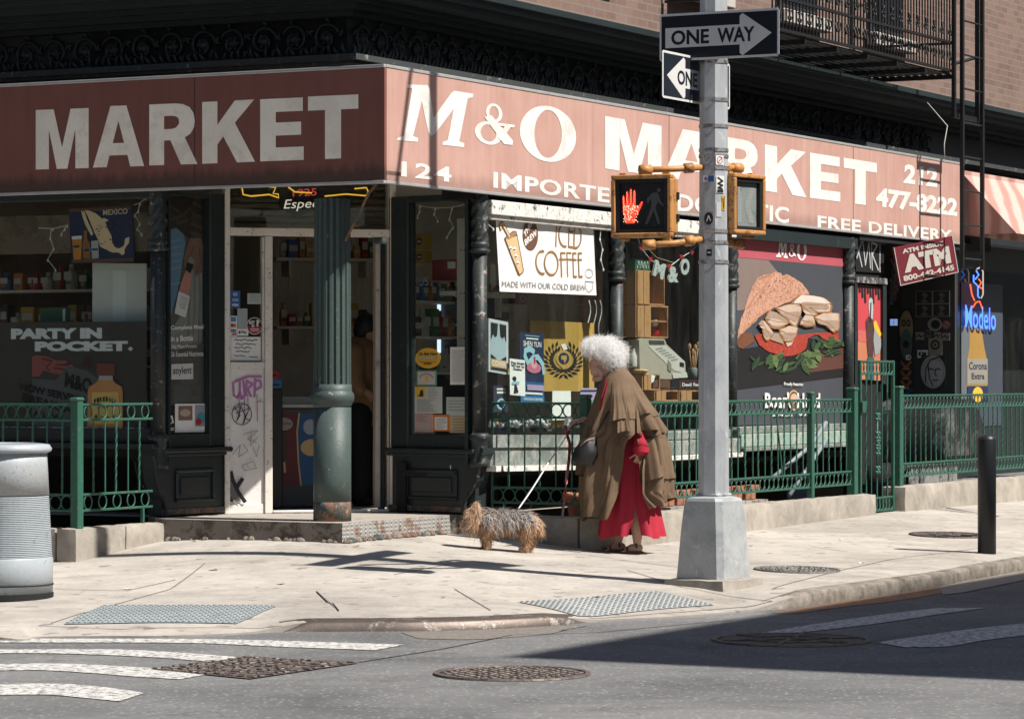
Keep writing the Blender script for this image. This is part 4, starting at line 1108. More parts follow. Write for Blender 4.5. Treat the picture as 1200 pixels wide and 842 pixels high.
def pcol(S): S.rect(.06, .94, .1, .9, C('notice cream', (.52, .50, .45))); S.ring(.5, .42, .36, .38, .16, C('notice magenta', (.42, .10, .16)), a0=.3, a1=2.84); S.rect(.44, .6, .28, .6, yellow_p)
simple(FSR, 488, 511.5, 433.5, 452, .005, C('notice green', (.12, .26, .18)), 'notice', 'small cream card with pink arch below the oval sticker', 'notice', pcol)
simple(FSR, 527.5, 554, 406.5, 450.5, .005, paper_w, 'notice', 'tall white typed notice at the upper right of the papers', 'notice', lambda S: lines(S, 16, grey_p))
def pny(S): S.rect(.02, .38, .58, 1.0, yellow_p); S.k = 2; S.poly([(.1, .66), (.2, .72), (.2, .84), (.3, .9), (.34, .7), (.3, .62)], navy_p); lines(S, 7, grey_p, .1, .9, .08, .5); lines(S, 4, grey_p, .5, .95, .6, .9)
simple(FSR, 486, 518, 453, 484, .005, C('plastic sleeve', (.50, .51, .48)), 'notice', 'white licence sheet with yellow and navy corner mark', 'notice', pny)
simple(FSR, 523, 554, 465, 487, .005, paper_g, 'notice', 'pale green sheet above the tan sheet', 'notice', lambda S: lines(S, 4, grey_p, .1, .9, .3, .8))
simple(FSR, 486, 507, 484.5, 506.5, .005, paper_pk, 'notice', 'pink crumpled sheet at the lower left of the papers', 'notice', lambda S: (S.disc(.5, .3, .36, .24, C('notice pinkish grey', (.40, .34, .31))), lines(S, 3, grey_p, .15, .8, .6, .85)))
simple(FSR, 507.3, 526.5, 485.5, 505, .001, orange_p, 'notice', 'white card in a bright orange border', 'notice', lambda S: (S.rect(.12, .88, .1, .85, paper_w), lines(S, 7, grey_p, .2, .85, .2, .75)))
simple(FSR, 526.8, 554, 487.5, 507, .005, paper_y, 'notice', 'tan sheet at the lower right of the papers', 'notice', lambda S: lines(S, 5, brown_p, .15, .9, .15, .85))

# ================================================================ coffee window
S = Sheet(FR, (585.5, 341.5), (699, 346), (580.5, 249.5), .025)
ban = MW('banner vinyl', (.70, .685, .66), (.60, .585, .56), .40, 5, .5, bump=.1)
rows = []
for j in range(9):
    row = []
    for i in range(17):
        x, z = S.xz((i / 16, j / 8)); row.append(FR.w(x, .024 + .002 * math.sin(i * .9 + j * .4) * (j / 8) + .001 * math.sin(i * 2.1), z))
    rows.append(row)
S.mb.grid(rows, ban); S.d = .0207; S.step = .0006
def b4(x, y): return (570 + x / 7.657, 240 + y / 7.657)
br1 = C('coffee brown', (.20, .115, .06)); br2 = C('coffee orange edge', (.62, .34, .12))
def deco(pts, w=.0125):
    S.k = 1; S.pstroke([b4(*p) for p in pts], w * 1.45, br2); S.k = 2; S.pstroke([b4(*p) for p in pts], w, br1)
def arcp(cx, cy, rx, ry, a0, a1, n=16): return [(cx + rx * math.cos(R(a0 + (a1 - a0) * i / n)), cy - ry * math.sin(R(a0 + (a1 - a0) * i / n)) + (rx * math.cos(R(a0 + (a1 - a0) * i / n))) * .08) for i in range(n + 1)]
deco([(630, 155), (623, 370)]); deco(arcp(702, 268, 52, 106, 80, 285)); deco([(742, 168), (738, 376), (782, 380)]); deco([(742, 240), (776, 243)], .010); deco([(742, 172), (776, 174)], .010)
deco([(792, 174), (786, 382)]); deco([(790, 174)] + arcp(800, 280, 50, 104, 80, -85) + [(786, 382)])
deco(arcp(503, 515, 58, 102, 78, 285)); deco(arcp(582, 524, 60, 104, 0, 360, 26))
for x in (668, 722): deco([(x, 436), (x + 8, 640)]); deco([(x - 2, 430), (x + 38, 432)], .010); deco([(x - 12, 488), (x + 42, 490)], .010)
for x in (776, 826): deco([(x, 436), (x + 6, 642), (x + 34, 644)]); deco([(x - 2, 432), (x + 30, 434)], .010); deco([(x - 8, 490), (x + 30, 492)], .010)
S.k = 1; S.ppoly([b4(395 + 68 * math.cos(t * .25), 270 - 138 * math.sin(t * .25) + 4 * math.cos(t * .25)) for t in range(25)], brown_p)
S.ptext("THIS", b4(345, 300), b4(408, 180), b4(333, 250), white_p, .03); S.ptext('BREW', b4(348, 368), b4(455, 270), b4(338, 315), white_p, .03)
cup = C('cup tan', (.62, .42, .22)); S.k = 1
S.ppoly([b4(*p) for p in [(160, 300), (176, 280), (240, 232), (268, 236), (276, 262), (335, 585), (330, 608), (298, 636), (284, 630), (210, 440)]], brown_p)
S.ppoly([b4(*p) for p in [(172, 308), (272, 280), (326, 582), (322, 602), (298, 624), (220, 440)]], cup); S.ppoly([b4(*p) for p in [(168, 298), (186, 278), (242, 240), (266, 244), (268, 268), (200, 310)]], C('cup lid', (.30, .18, .10)))
for pts in ([(205, 285), (140, 165), (122, 185), (130, 215)],): S.pstroke([b4(*p) for p in pts], .035, brown_p); S.pstroke([b4(*p) for p in pts], .022, cup)
for i, (x, y) in enumerate(((215, 390), (250, 395), (262, 460), (278, 520))): S.k = 6; S.ppoly([b4(x - 18, y), b4(x, y - 24), b4(x + 18, y), b4(x + 6, y + 28)], white_p); S.k = 7; S.pstroke([b4(x - 10, y + 4), b4(x + 8, y + 8)], .008, black_p)
S.k = 1; S.ptext('MADE WITH OUR COLD BREW', b4(140, 735), b4(890, 770), b4(140, 682), grey_p, 0)
S.k = 1; S.pstroke([b4(920 + 35 * math.cos(t * .35), 615 + 38 * math.sin(t * .35)) for t in range(19)], .006, grey_p); S.k = 1; S.pstroke([b4(*p) for p in [(885, 685), (960, 690), (950, 760), (915, 785), (890, 750), (885, 685)]], .006, grey_p)
for x, y in ((100, 95), (968, 165)): S.k = 1; S.ppoly([b4(x - 7, y), b4(x, y - 7), b4(x + 7, y), b4(x, y + 7)], black_p)
S.done('banner', 'white ICED COFFEE banner with cup drawing in shop window', 'banner')

def w4(x, y): return (550 + x / 4.21, 340 + y / 4.21)
S = Sheet(FR, w4(95, 400), w4(192, 416), w4(95, 138), .09); S.back(C('frame pale', (.52, .55, .55)), .02); S.rect(.08, .9, .06, .95, C('poster ice blue', (.36, .46, .50)))
S.poly([(.1, .93), (.46, .93), (.42, .70), (.30, .66), (.22, .72), (.1, .60)], black_p); S.k = 2; S.poly([(.54, .93), (.88, .93), (.88, .60), (.78, .72), (.70, .66), (.58, .70)], black_p)
S.poly([(.1, .34), (.24, .30), (.40, .26), (.6, .26), (.74, .30), (.88, .34), (.88, .26), (.1, .26)], black_p); S.rect(.1, .88, .1, .25, tan_p); S.text('COVER', .14, .84, .125, .225, white_p, .02); S.rect(.08, .9, .06, .085, black_p)
S.done('framed_poster', 'pale blue framed poster marked COVER at left of coffee window', 'poster')
S = Sheet(FR, w4(250, 552), w4(369, 558), w4(248, 204), .10); S.back(navy_p, .006); S.rect(0, 1, 0, .3, C('poster blue', (.02, .10, .24))); S.rect(0, 1, .0, .1, C('poster bright blue', (.03, .16, .36)))
S.text('SHEN YUN', .14, .88, .80, .88, white_p, .015); S.rect(.25, .75, .905, .925, white_p); S.rect(.2, .8, .95, .96, teal_p)
S.stroke([(.55, .73), (.4, .77), (.2, .74), (.18, .66), (.32, .56), (.5, .64), (.72, .66), (.92, .56), (.96, .44)], .045, teal_p); S.disc(.55, .5, .30, .075, C('skirt pink', (.52, .16, .24))); S.disc(.55, .55, .12, .06, C('skirt pale', (.62, .36, .40))); S.rect(.54, .6, .56, .66, red_p)
S.rect(.25, .95, .18, .26, C('poster mauve', (.40, .30, .46))); S.k = 6; S.rect(.15, .9, .12, .15, white_p); S.text('LINCOLN CENTER', .12, .9, .035, .07, white_p, .02)
S.done('window_poster', 'blue SHEN YUN dance poster standing in coffee window', 'poster')
S = Sheet(FR, w4(201, 515), w4(276, 522), w4(199, 336), .06); S.back(paper_w, .003)
for i, t in enumerate(('Dan Smith', 'Will Teach You', 'Guitar')): S.k = 1; S.text(t, .08 + .12 * (i == 2), .94 - .12 * (i == 2), .86 - i * .085, .93 - i * .085, black_p, .03)
S.disc(.28, .46, .13, .06, black_p); S.k = 2; S.stroke([(.3, .42), (.34, .28), (.3, .08)], .03, black_p); S.stroke([(.34, .28), (.46, .1)], .028, black_p); S.stroke([(.14, .33), (.56, .36)], .022, teal_p)
S.done('window_poster', 'white Dan Smith Will Teach You Guitar flyer in front of blue poster', 'poster')
S = Sheet(FR, w4(301, 498), w4(616, 498), w4(301, 148), .30)
gold = MW('gold plywood', (.46, .29, .07), (.38, .23, .05), .45, 3, .5, stretch=(1, 1, .25), bump=.05); S.back(gold, .015)
cx, cy = S.inv(660, 421.5)
for i in range(22):
    a = R(112) + R(316) * i / 21
    for rr, ln in ((.70, .42), (1.02, .40)):
        S.k = 1 + (i % 2)
        bx, by = cx + .27 * rr * math.cos(a), cy + .235 * rr * math.sin(a)
        t = a + (R(38) if i >= 11 else R(-38)); ux, uy = math.cos(t) * .058, math.sin(t) * .052; nx, ny = -uy * .40, ux * .40
        S.poly([(bx - ux, by - uy), (bx + nx, by + ny), (bx + ux, by + uy), (bx - nx, by - ny)], black_p)
S.k = 4; S.poly([(cx + .12 * math.cos(t * .2), cy + .02 + .12 * math.sin(t * .2)) if math.sin(t * .2) > -.7 else (cx, cy - .14) for t in range(32)], gold); S.k = 5; S.disc(cx, cy + .02, .085, .085, navy_p); S.poly([(cx - .045, cy + .06), (cx + .04, cy + .065), (cx + .045, cy + .02), (cx + .01, cy - .05), (cx - .005, cy - .0), (cx - .045, cy + .01)], gold)
S.k = 5; S.ppoly([w4(448, 268), w4(470, 262), w4(482, 290), w4(462, 296)], white_p)
S.done('emblem_board', 'gold wooden board with black leaf wreath and blue badge', 'board')
simple(FR, *[w4(120, 0)[0], w4(193, 0)[0], w4(0, 470)[1], w4(0, 600)[1]], .12, C('dark flyer', (.03, .035, .06)), 'flyer', 'dark navy flyer with white heading below COVER poster', 'flyer', lambda S: (S.rect(.2, .8, .84, .9, white_p), S.rect(.2, .8, .7, .78, white_p), S.disc(.5, .3, .32, .22, teal_p), S.disc(.5, .3, .2, .14, navy_p)))
simple(FR, *[w4(410, 0)[0], w4(501, 0)[0], w4(0, 496)[1], w4(0, 640)[1]], .08, paper_w, 'notice', 'blank white sheet of paper standing under the gold board', 'notice')
simple(FR, *[w4(548, 0)[0], w4(628, 0)[0], w4(0, 482)[1], w4(0, 640)[1]], .07, C('lilac paper', (.44, .36, .52)), 'flyer', 'lilac flyer with green block beside the green fence post', 'flyer', lambda S: (S.rect(0, 1, .88, .94, navy_p), S.rect(.3, .95, .1, .62, C('flyer green', (.16, .36, .22))), S.rect(.0, .3, .1, .55, black_p)))

# ================================================================ sandwich poster
ro = random.Random(8)
def org(pts, n=4, amp=3.0):
    """soften a drawn outline: closed spline with a little unevenness"""
    out = []; N = len(pts)
    for i in range(N):
        p0, p1, p2, p3 = (Vector((*pts[(i + k) % N], 0)) for k in (-1, 0, 1, 2))
        for k in range(n):
            f = k / n; c = .5 * (2 * p1 + (p2 - p0) * .7 * f + (2 * p0 - 5 * p1 + 4 * p2 - p3) * f * f * .7 + (3 * p1 - p0 - 3 * p2 + p3) * f ** 3 * .7) if False else p1.lerp(p2, f)
            m_ = ((p1 - p0).normalized() + (p2 - p3).normalized()) * (.025 * (p2 - p1).length * f * (1 - f) * 4)
            out.append((c.x + m_.x + ro.gauss(0, amp * .35), c.y + m_.y + ro.gauss(0, amp * .35)))
    return out
S = Sheet(FR, (862, 498), (990, 496.5), (862, 272.5), .05)
S.back(C('poster black', (.020, .020, .022)), .012)
S.rect(0, 1, 0, 1, C('poster dark grey', (.058, .062, .072)))
def q(x, y): return (850 + x / 6.0125, 260 + y / 6.0125)
def q2(x, y): return (850 + x / 6.475, 390 + y / 6.475)
S.ppoly([(862, 272.5), (989.5, 279.5), (989.5, 312.5), (862, 301)], C('header crimson', (.40, .085, .105)))
S.ppoly([(862, 301.5), (900, 305), (920, 330), (880, 362), (862, 364)], C('poster warm grey', (.20, .15, .13)))
S.k = 3; S.ppoly([q2(80, 130), q2(620, 40), q2(900, 60), q2(905, 330), q2(80, 430)], C('poster deep black', (.014, .013, .013)))
S.ppoly([q2(620, 290), q2(690, 170), q2(860, 120), q2(905, 110), q2(905, 265), q2(620, 300)], C('poster reddish wood', (.10, .04, .03)))
M_ = [(352, 246), (356, 232), (368, 228), (377, 126), (366, 122), (367, 110), (394, 113), (402, 190), (418, 118), (441, 120), (440, 132), (430, 136), (424, 238), (436, 242), (434, 256), (406, 252), (408, 240), (414, 238), (416, 168), (402, 236), (394, 236), (381, 160), (378, 230), (389, 236), (388, 248)]
S.ppoly([q(*p) for p in M_], white_p)
def qring(cx, cy, rx, ry, wx, wy, n=24):
    d = S.lay(); o_ = [FR.hit(*q(cx + rx * math.cos(2 * math.pi * k / n), cy + ry * math.sin(2 * math.pi * k / n)), S.d) for k in range(n)]; i_ = [FR.hit(*q(cx + (rx - wx) * math.cos(2 * math.pi * k / n), cy + (ry - wy) * math.sin(2 * math.pi * k / n)), S.d) for k in range(n)]
    for k in range(n):
        j = (k + 1) % n; S.mb.poly([FR.w(x, d, z) for x, z in (i_[k], i_[j], o_[j], o_[k])][::-1], white_p)
qring(533, 204, 35, 68, 18, 10); qring(463, 178, 13, 22, 7, 7); qring(460, 222, 20, 24, 9, 8); S.ppoly([q(449, 188), q(458, 182), q(492, 238), q(478, 240)], white_p)
crust = C('bread crust', (.40, .17, .09), .7, .25); crumb_m = MW('toasted bread', (.50, .27, .19), (.34, .16, .09), .46, 30, .8, col2=(.12, .06, .05), bump=.3, fine=80)
S.k = 5; S.ppoly([q(*p) for p in org([(80, 842), (85, 780), (100, 700), (130, 620), (160, 520), (185, 460), (215, 405), (270, 370), (320, 365), (345, 350), (385, 360), (400, 378), (425, 366), (480, 395), (530, 430), (575, 480), (590, 510), (520, 515), (450, 560), (330, 610), (250, 660), (190, 720), (120, 780), (95, 842)], 4, 5)], crumb_m)
S.k = 7
for pts in ([(345, 352), (300, 420), (200, 530), (150, 610)], [(185, 470), (230, 400), (320, 370)], [(100, 830), (130, 760), (200, 690), (300, 620)]): S.pstroke([q(*p) for p in pts], .012, crust); S.k = 7
S.ppoly([q2(80, 60), q2(110, 10), q2(130, 0), q2(190, 0), q2(220, 60), q2(130, 120), q2(90, 110)], C('bread under', (.15, .06, .03)))
tom = MW('tomato', (.33, .045, .030), (.45, .10, .06), .42, 20, .4, bump=.1); S.k = 8
S.ppoly([q2(*p) for p in org([(215, 10), (560, 10), (850, 0), (850, 60), (800, 80), (740, 45), (690, 10), (620, 40), (610, 110), (550, 160), (440, 180), (430, 130), (410, 165), (320, 140), (250, 90)], 5, 4)], tom)
for i in range(60):
    x, y = ro.uniform(150, 560), ro.uniform(370, 590)
    if (x - 380) ** 2 / 44000 + (y - 560) ** 2 / 38000 < 1: S.k = 7; S.pstroke([q(x, y), q(x + ro.uniform(5, 18), y - ro.uniform(0, 8))], .006, crust if i % 3 else br1)
leafs = [C('basil leaf', (.035, .075, .03), .5, .3), C('basil leaf pale', (.11, .15, .06), .5, .3), C('basil leaf dark', (.018, .035, .02), .5, .3)]
rl = random.Random(3)
for i in range(46):
    x = rl.uniform(190, 890); yb = 100 + 120 * math.exp(-((x - 450) / 300) ** 2); y = yb + rl.uniform(-30, 80) - 60 * (x > 650); a = rl.uniform(0, 6.3); L = rl.uniform(35, 75)
    S.k = 9 + i % 4; u_, w_ = (math.cos(a), .8 * math.sin(a)), (-.34 * math.sin(a), .34 * math.cos(a)); S.ppoly([q2(x + L * (u_[0] * s_ + w_[0] * t_), y + L * (u_[1] * s_ + w_[1] * t_)) for s_, t_ in ((1, 0), (.6, .7), (.1, 1), (-.5, .75), (-1, 0), (-.5, -.75), (.1, -1), (.6, -.7))], leafs[i % 3]); S.pstroke([q2(x - L * u_[0], y - L * u_[1]), q2(x + L * u_[0], y + L * u_[1])], .004, leafs[1])
for dy in (0,): S.k = 13; S.ppoly([q2(340, 170), q2(375, 165), q2(395, 210), q2(380, 270), q2(350, 230)], leafs[1]); S.ppoly([q2(190, 140), q2(215, 140), q2(205, 190), q2(182, 210)], white_p) if False else None
tk = [C('turkey slice', (.50, .38, .30), .5, .12), C('turkey slice shade', (.34, .24, .18), .5, .15), C('turkey slice light', (.60, .52, .46), .5, .1)]; edge = C('turkey rind', (.32, .15, .05))
slices = [([(450, 575), (510, 512), (590, 515), (690, 535), (740, 575), (735, 640), (640, 640), (560, 600)], 2), ([(340, 610), (510, 570), (530, 600), (480, 750), (430, 700)], 0), ([(265, 680), (300, 620), (350, 640), (440, 710), (370, 755), (310, 745)], 1), ([(240, 690), (265, 700), (330, 790), (280, 842), (250, 800)], 0), ([(360, 760), (440, 730), (500, 745), (460, 842), (400, 842)], 0), ([(520, 690), (560, 640), (605, 650), (620, 730), (560, 740), (510, 720)], 0), ([(605, 670), (680, 640), (790, 645), (785, 760), (750, 780), (690, 730), (630, 700)], 0), ([(510, 572), (640, 650), (600, 655), (540, 640)], 1), ([(215, 720), (240, 690), (250, 760)], 1)]
for i, (pts, k) in enumerate(slices):
    S.k = 14 + i; pts = org(pts, 5, 4); S.ppoly([q(*p) for p in pts], edge); c0 = (sum(p[0] for p in pts) / len(pts), sum(p[1] for p in pts) / len(pts)); S.ppoly([q(c0[0] + (x - c0[0]) * .88, c0[1] + (y - c0[1]) * .88 - 4) for x, y in pts], tk[k]); S.k += 1; S.ppoly([q(c0[0] + (x - c0[0]) * .80 + 3, c0[1] + (y - c0[1]) * .42 + 16) for x, y in pts], tk[1 if k != 1 else 0]); S.pstroke([q(*pts[0]), q(c0[0] + 8, c0[1] + 10), q(*pts[len(pts) // 2])], .005, edge)
S.k = 14
S.ppoly([q2(480, 0), q2(530, 0), q2(490, 90), q2(460, 105), q2(430, 40)], tk[0]); S.ppoly([q2(270, 0), q2(420, 0), q2(430, 85), q2(330, 50)], tk[1])
S.ptext('Proudly Featuring', q2(432, 402), q2(576, 408), q2(432, 372), white_p, .02); S.ptext("Boar's Head", q2(285, 570), q2(705, 568), q2(285, 448), white_p, .03)
S.k = 16; S.ppoly([q2(505 + 44 * math.cos(t * .25), 510 + 78 * math.sin(t * .25)) for t in range(25)], tan_p); S.ppoly([q2(505 + 36 * math.cos(t * .25), 508 + 66 * math.sin(t * .25)) for t in range(25)], C('badge brown', (.14, .08, .05))); S.ppoly([q2(505 + 26 * math.cos(t * .25), 495 + 36 * math.sin(t * .25)) for t in range(25)], C('badge skin', (.56, .40, .28)))
S.k = 16; S.ptext('SINCE 1905', q2(340, 632), q2(625, 628), q2(340, 610), white_p, .02)
S.done('sandwich_poster', 'large dark M&O poster of a turkey sandwich under red header', 'poster')
# ================================================================ right end: door recess, signs
def f8(x, y): return (1030 + x / 6.0125, 260 + y / 6.0125)
S = Sheet(FR, f8(150, 450), f8(560, 355), f8(103, 182), -.10); S.back(C('ATM maroon', (.13, .015, .022)), .02)
S.rect(0, 1, 0, .02, C('ATM edge', (.40, .36, .34))); S.rect(0, .012, 0, 1, C('ATM edge', (.4, .36, .34))); S.rect(.988, 1, 0, 1, C('ATM edge', (.4, .36, .34)))
atl = C('ATM letter', (.42, .39, .35)); S.text('ATM INSIDE', .12, .82, .80, .92, atl, .05); S.text('ATM', .10, .90, .30, .76, atl, .075); S.text('800-442-4145', .06, .93, .09, .24, atl, .045)
S.done('atm_sign', 'tilted maroon ATM INSIDE sign hanging under the market sign', 'sign')
# ================================================================ plinths and fences
def rough_block(mb, fr, x0, x1, d0, d1, z0, z1, m, cell=.05, amp=.006, bev=.02):
    nx, nd, nz = (max(2, int((b - a) / cell)) for a, b in ((x0, x1), (d0, d1), (z0, z1)))
    def P(i, j, k):
        a, b, c = i / nx, j / nd, k / nz
        x, d, z = x0 + (x1 - x0) * a, d0 + (d1 - d0) * b, z0 + (z1 - z0) * c
        e = [min(a, 1 - a) * (x1 - x0), min(b, 1 - b) * (d1 - d0), (1 - c) * (z1 - z0)]
        near = sum(1 for q in e if q < bev * .9)
        if near >= 2:
            k_ = bev * .4
            x += (k_ if a < .5 else -k_) * (e[0] < bev); d += (k_ if b < .5 else -k_) * (e[1] < bev); z -= k_ * (e[2] < bev)
        w = fr.w(x, d, z); n = mnoise.noise_vector(w * 7) * amp + mnoise.noise_vector(w * 23) * amp * .5
        return w + n
    def face(f, na, nb):
        mb.grid([[f(i, j) for i in range(na + 1)] for j in range(nb + 1)], m)
    face(lambda i, k: P(i, 0, k), nx, nz); face(lambda i, k: P(nx - i, nd, k), nx, nz)
    face(lambda j, k: P(nx, j, k), nd, nz); face(lambda j, k: P(0, nd - j, k), nd, nz); face(lambda i, j: P(i, j, nz), nx, nd)
def plinth(name, label, blocks):
    o = thing(name, label, 'kerb wall', blocks[0][0].w(blocks[0][1], blocks[0][3], .1))
    for b in blocks:
        mb = MB(); rough_block(mb, *b, plinth_m); mb.build('block', parent=o, smooth=True)
    return o
gate_u0, gate_u1 = FR.x(1007, -.85), FR.x(1047, -.85)
plinth('plinth_wall', 'low concrete plinth under the middle green fence and its return', [(FR, 1.60, gate_u0 + .12, -.97, -.77, -.05, .415), (FR, 1.60, 1.78, -.765, .0, -.05, .412)])
plinth('plinth_wall', 'shaded low concrete plinth beyond the tall green gate', [(FR, gate_u1 - .0, gate_u1 + 4.5, -.97, -.72, -.05, .46)])
FLp = Frame(*uv(0, 1.76).xy, FR.ang)     # along r, on the right face of the left return
plinth('plinth_wall', 'stone plinth blocks under the left green fence', [(FR, -1.24, -.62, 1.77, 1.95, -.05, .388), (FR, -.615, -.03, 1.775, 1.95, -.05, .388), (FR, -1.24, -1.06, 1.955, 9, -.05, .388)])
# dark floor of the areaways
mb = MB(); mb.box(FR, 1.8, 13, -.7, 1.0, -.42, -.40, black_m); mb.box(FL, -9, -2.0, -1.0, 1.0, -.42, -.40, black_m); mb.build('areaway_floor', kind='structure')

ZR = (1.262, 1.153, .622, .508)
def twist_bar(mb, p0, p1, r, m, twist=True):
    if not twist: return mb.tube([p0, p1], r, m, 6)
    N = 22; n = 4; rows = []
    for i in range(N + 1):
        p = p0.lerp(p1, i / N); f = i / N; tw = (min(max((f - .12) / .76, 0), 1)) * 9
        rows.append([p + Vector((math.cos(tw + math.pi / 2 * k), math.sin(tw + math.pi / 2 * k), 0)) * r * 1.25 for k in range(n)])
    mb.grid(rows, m, closed=True)
def fence_run(o, fr, xa, xb, d, bars, zr=ZR, pitch=.097, rw=.017, zbar=None):
    for z in zr:
        mb = MB(); mb.box(fr, xa, xb, d - .011, d + .011, z - rw / 2, z + rw / 2, fence_g, .003); mb.build('rail', parent=o)
    for a, b in ((zr[0], zr[1]), (zr[2], zr[3])):
        mb = MB(); n = max(1, int(round((xb - xa) / pitch))); p = (xb - xa) / n; c = (a + b) / 2; rr = abs(a - b) / 2 - rw * .35
        for i in range(n): mb.torus(fr, xa + p * (i + .5), d, c, rr * .96, rr, .0058, fence_g, 20, 6)
        mb.build('ring_band', parent=o, smooth=True)
    for k, x in enumerate(bars):
        mb = MB(); twist_bar(mb, fr.w(x + random.gauss(0, .004), d, zr[2] + rw / 2), fr.w(x + random.gauss(0, .004), d, zr[1] - rw / 2), .0068, fence_g, k % 2 == 0); mb.build('bar', parent=o)
def post(o, fr, x, d, z0, z1, w=.062, name='post'):
    mb = MB(); mb.box(fr, x - w / 2, x + w / 2, d - w / 2, d + w / 2, z0, z1 - .03, fence_g, .006)
    mb.box(fr, x - w * .62, x + w * .62, d - w * .62, d + w * .62, z1 - .03, z1, fence_g, .012); mb.build(name, parent=o)
# left fence: corner post, return to the shop and front run
A = thing('iron_fence', 'green iron fence with ring bands before the left window', 'fence', uv(-1.144, 1.834, .388))
dL = 1.834
post(A, FR, -1.144, dL, .38, 1.315, .07)
fence_run(A, FR, -1.10, FR.x(178, dL), dL, [FR.x(p, dL) for p in (109, 123, 136, 149.5, 163)], pitch=.168)
mb = MB(); x = FR.x(167, dL); mb.box(FR, x - .011, x + .011, dL - .011, dL + .011, .385, .50, fence_g); mb.build('foot', parent=A)
fence_run(A, FL, -4.9, -1.834 - .04, -1.144, [-1.834 - .13 * k for k in range(1, 23)])
post(A, FL, -3.4, -1.144, .38, 1.30, .05)
# middle fence: return to the coffee window and the long run
Bf = thing('iron_fence', 'green iron fence with ring bands between coffee window and gate', 'fence', uv(1.545, -.85, .415))
post(Bf, FR, 1.56, -.85, .41, 1.33, .07)
fence_run(Bf, FL, -.0, .81, 1.66, [.012 + .1345 * k for k in range(1, 6)])
mb = MB(); mb.box(FL, -.0, .012, 1.65, 1.67, .41, 1.262, fence_g); mb.box(FL, .10, .12, 1.65, 1.67, .41, .50, fence_g); mb.build('foot', parent=Bf)
u950 = FR.x(950, -.85); u1000 = FR.x(999, -.85)
nb = int((u950 - 1.66) / .137)
bars = [1.62 + .137 * k for k in range(1, nb + 1)]
bars = [x + (.025 if abs(x - 4.7) < .07 else 0) for x in bars]
fence_run(Bf, FR, 1.60, u950 - .03, -.85, bars)
fence_run(Bf, FR, u950 + .03, u1000 - .04, -.85, [u950 + .137 * k for k in range(1, int((u1000 - u950) / .137))])
post(Bf, FR, u950, -.85, .41, 1.335, .055); post(Bf, FR, u1000, -.85, .41, 1.37, .08)
mb = MB()   # one bent bar
x = FR.x(910, -.85); mb.tube([FR.w(x - .03, -.86, 1.145), FR.w(x + .03, -.865, .9), FR.w(x + .10, -.86, .63)], .0075, fence_g, 6); mb.build('bent_bar', parent=Bf)
# gate
G = thing('iron_gate', 'tall narrow green iron gate with cast rosette ornament', 'gate', FR.w(gate_u0, -.85, .25))
gz0, gz1 = FR.z(1026, 600, -.85), FR.z(1026, 422, -.85)
for x in (gate_u0, gate_u1 - .03):
    mb = MB(); mb.box(FR, x, x + .03, -.865, -.835, gz0, gz1, fence_g, .004); mb.build('stile', parent=G)
fence_run(G, FR, gate_u0 + .03, gate_u1 - .03, -.85, [gate_u0 + .04 + (gate_u1 - gate_u0 - .07) * k / 6 for k in range(1, 6)], (gz1 - .01, gz1 - .125, gz0 + .13, gz0 + .012), pitch=.075)
mb = MB(); gx = (gate_u0 + gate_u1) / 2 - .03
for z, s in ((1.10, 1), (.93, 1.1), (.86, 1), (.79, 1.1), (.62, 1)):
    for k in range(4):
        a = k * math.pi / 2 + math.pi / 4; mb.ball(FR.w(gx + .035 * s * math.cos(a), -.872, z + .03 * s * math.sin(a)), (.02, .016, .018), MATS['white print'] if False else fence_g, 8, 6)
    mb.ball(FR.w(gx, -.874, z), .018, fence_g, 8, 6)
mb.tube([FR.w(gx, -.868, 1.1), FR.w(gx, -.868, .6)], .01, fence_g, 6); mb.build('cast_ornament', parent=G, smooth=True)
mb = MB(); mb.box(FR, gate_u0 - .012, gate_u0 + .07, -.89, -.868, FR.z(1010, 483, -.85), FR.z(1010, 470, -.85), fence_g, .004); mb.build('latch', parent=G)
# far fence
Cf = thing('iron_fence', 'green iron fence with ring bands beyond the gate', 'fence', uv(gate_u1 + .1, -.85, .46))
xg = FR.x(1052, -.85)
post(Cf, FR, xg, -.85, .40, 1.38, .085)
ZF = (1.29, 1.175, .66, .545)
fence_run(Cf, FR, xg + .045, xg + 4.3, -.85, [xg + .05 + .135 * k for k in range(1, 32)], ZF)
post(Cf, FR, xg + 4.3, -.85, .40, 1.35, .06)

# ================================================================ signal pole
galv = MW('galvanised pole', (.44, .455, .465), (.30, .32, .335), .47, 5, .42, col2=(.54, .55, .55), bump=.15, metal=.12, soft=.12, stretch=(1, 1, .5))
galv_d = MW('galvanised base', (.42, .43, .43), (.30, .315, .32), .47, 6, .5, col2=(.52, .52, .515), bump=.25, metal=.12, soft=.12)
pole_p = Vector((1.318, 21.03, 0)); pole_p.z = gh(1.318, 21.03)
POLE = thing('signal_pole', 'galvanised octagonal traffic signal pole on a tapered base', 'signal pole', pole_p)
def pz(py, Y=21.0): return CH - (py - HY) * Y / FP
aP = R(52)
FP_ = Frame(pole_p.x, pole_p.y, aP)
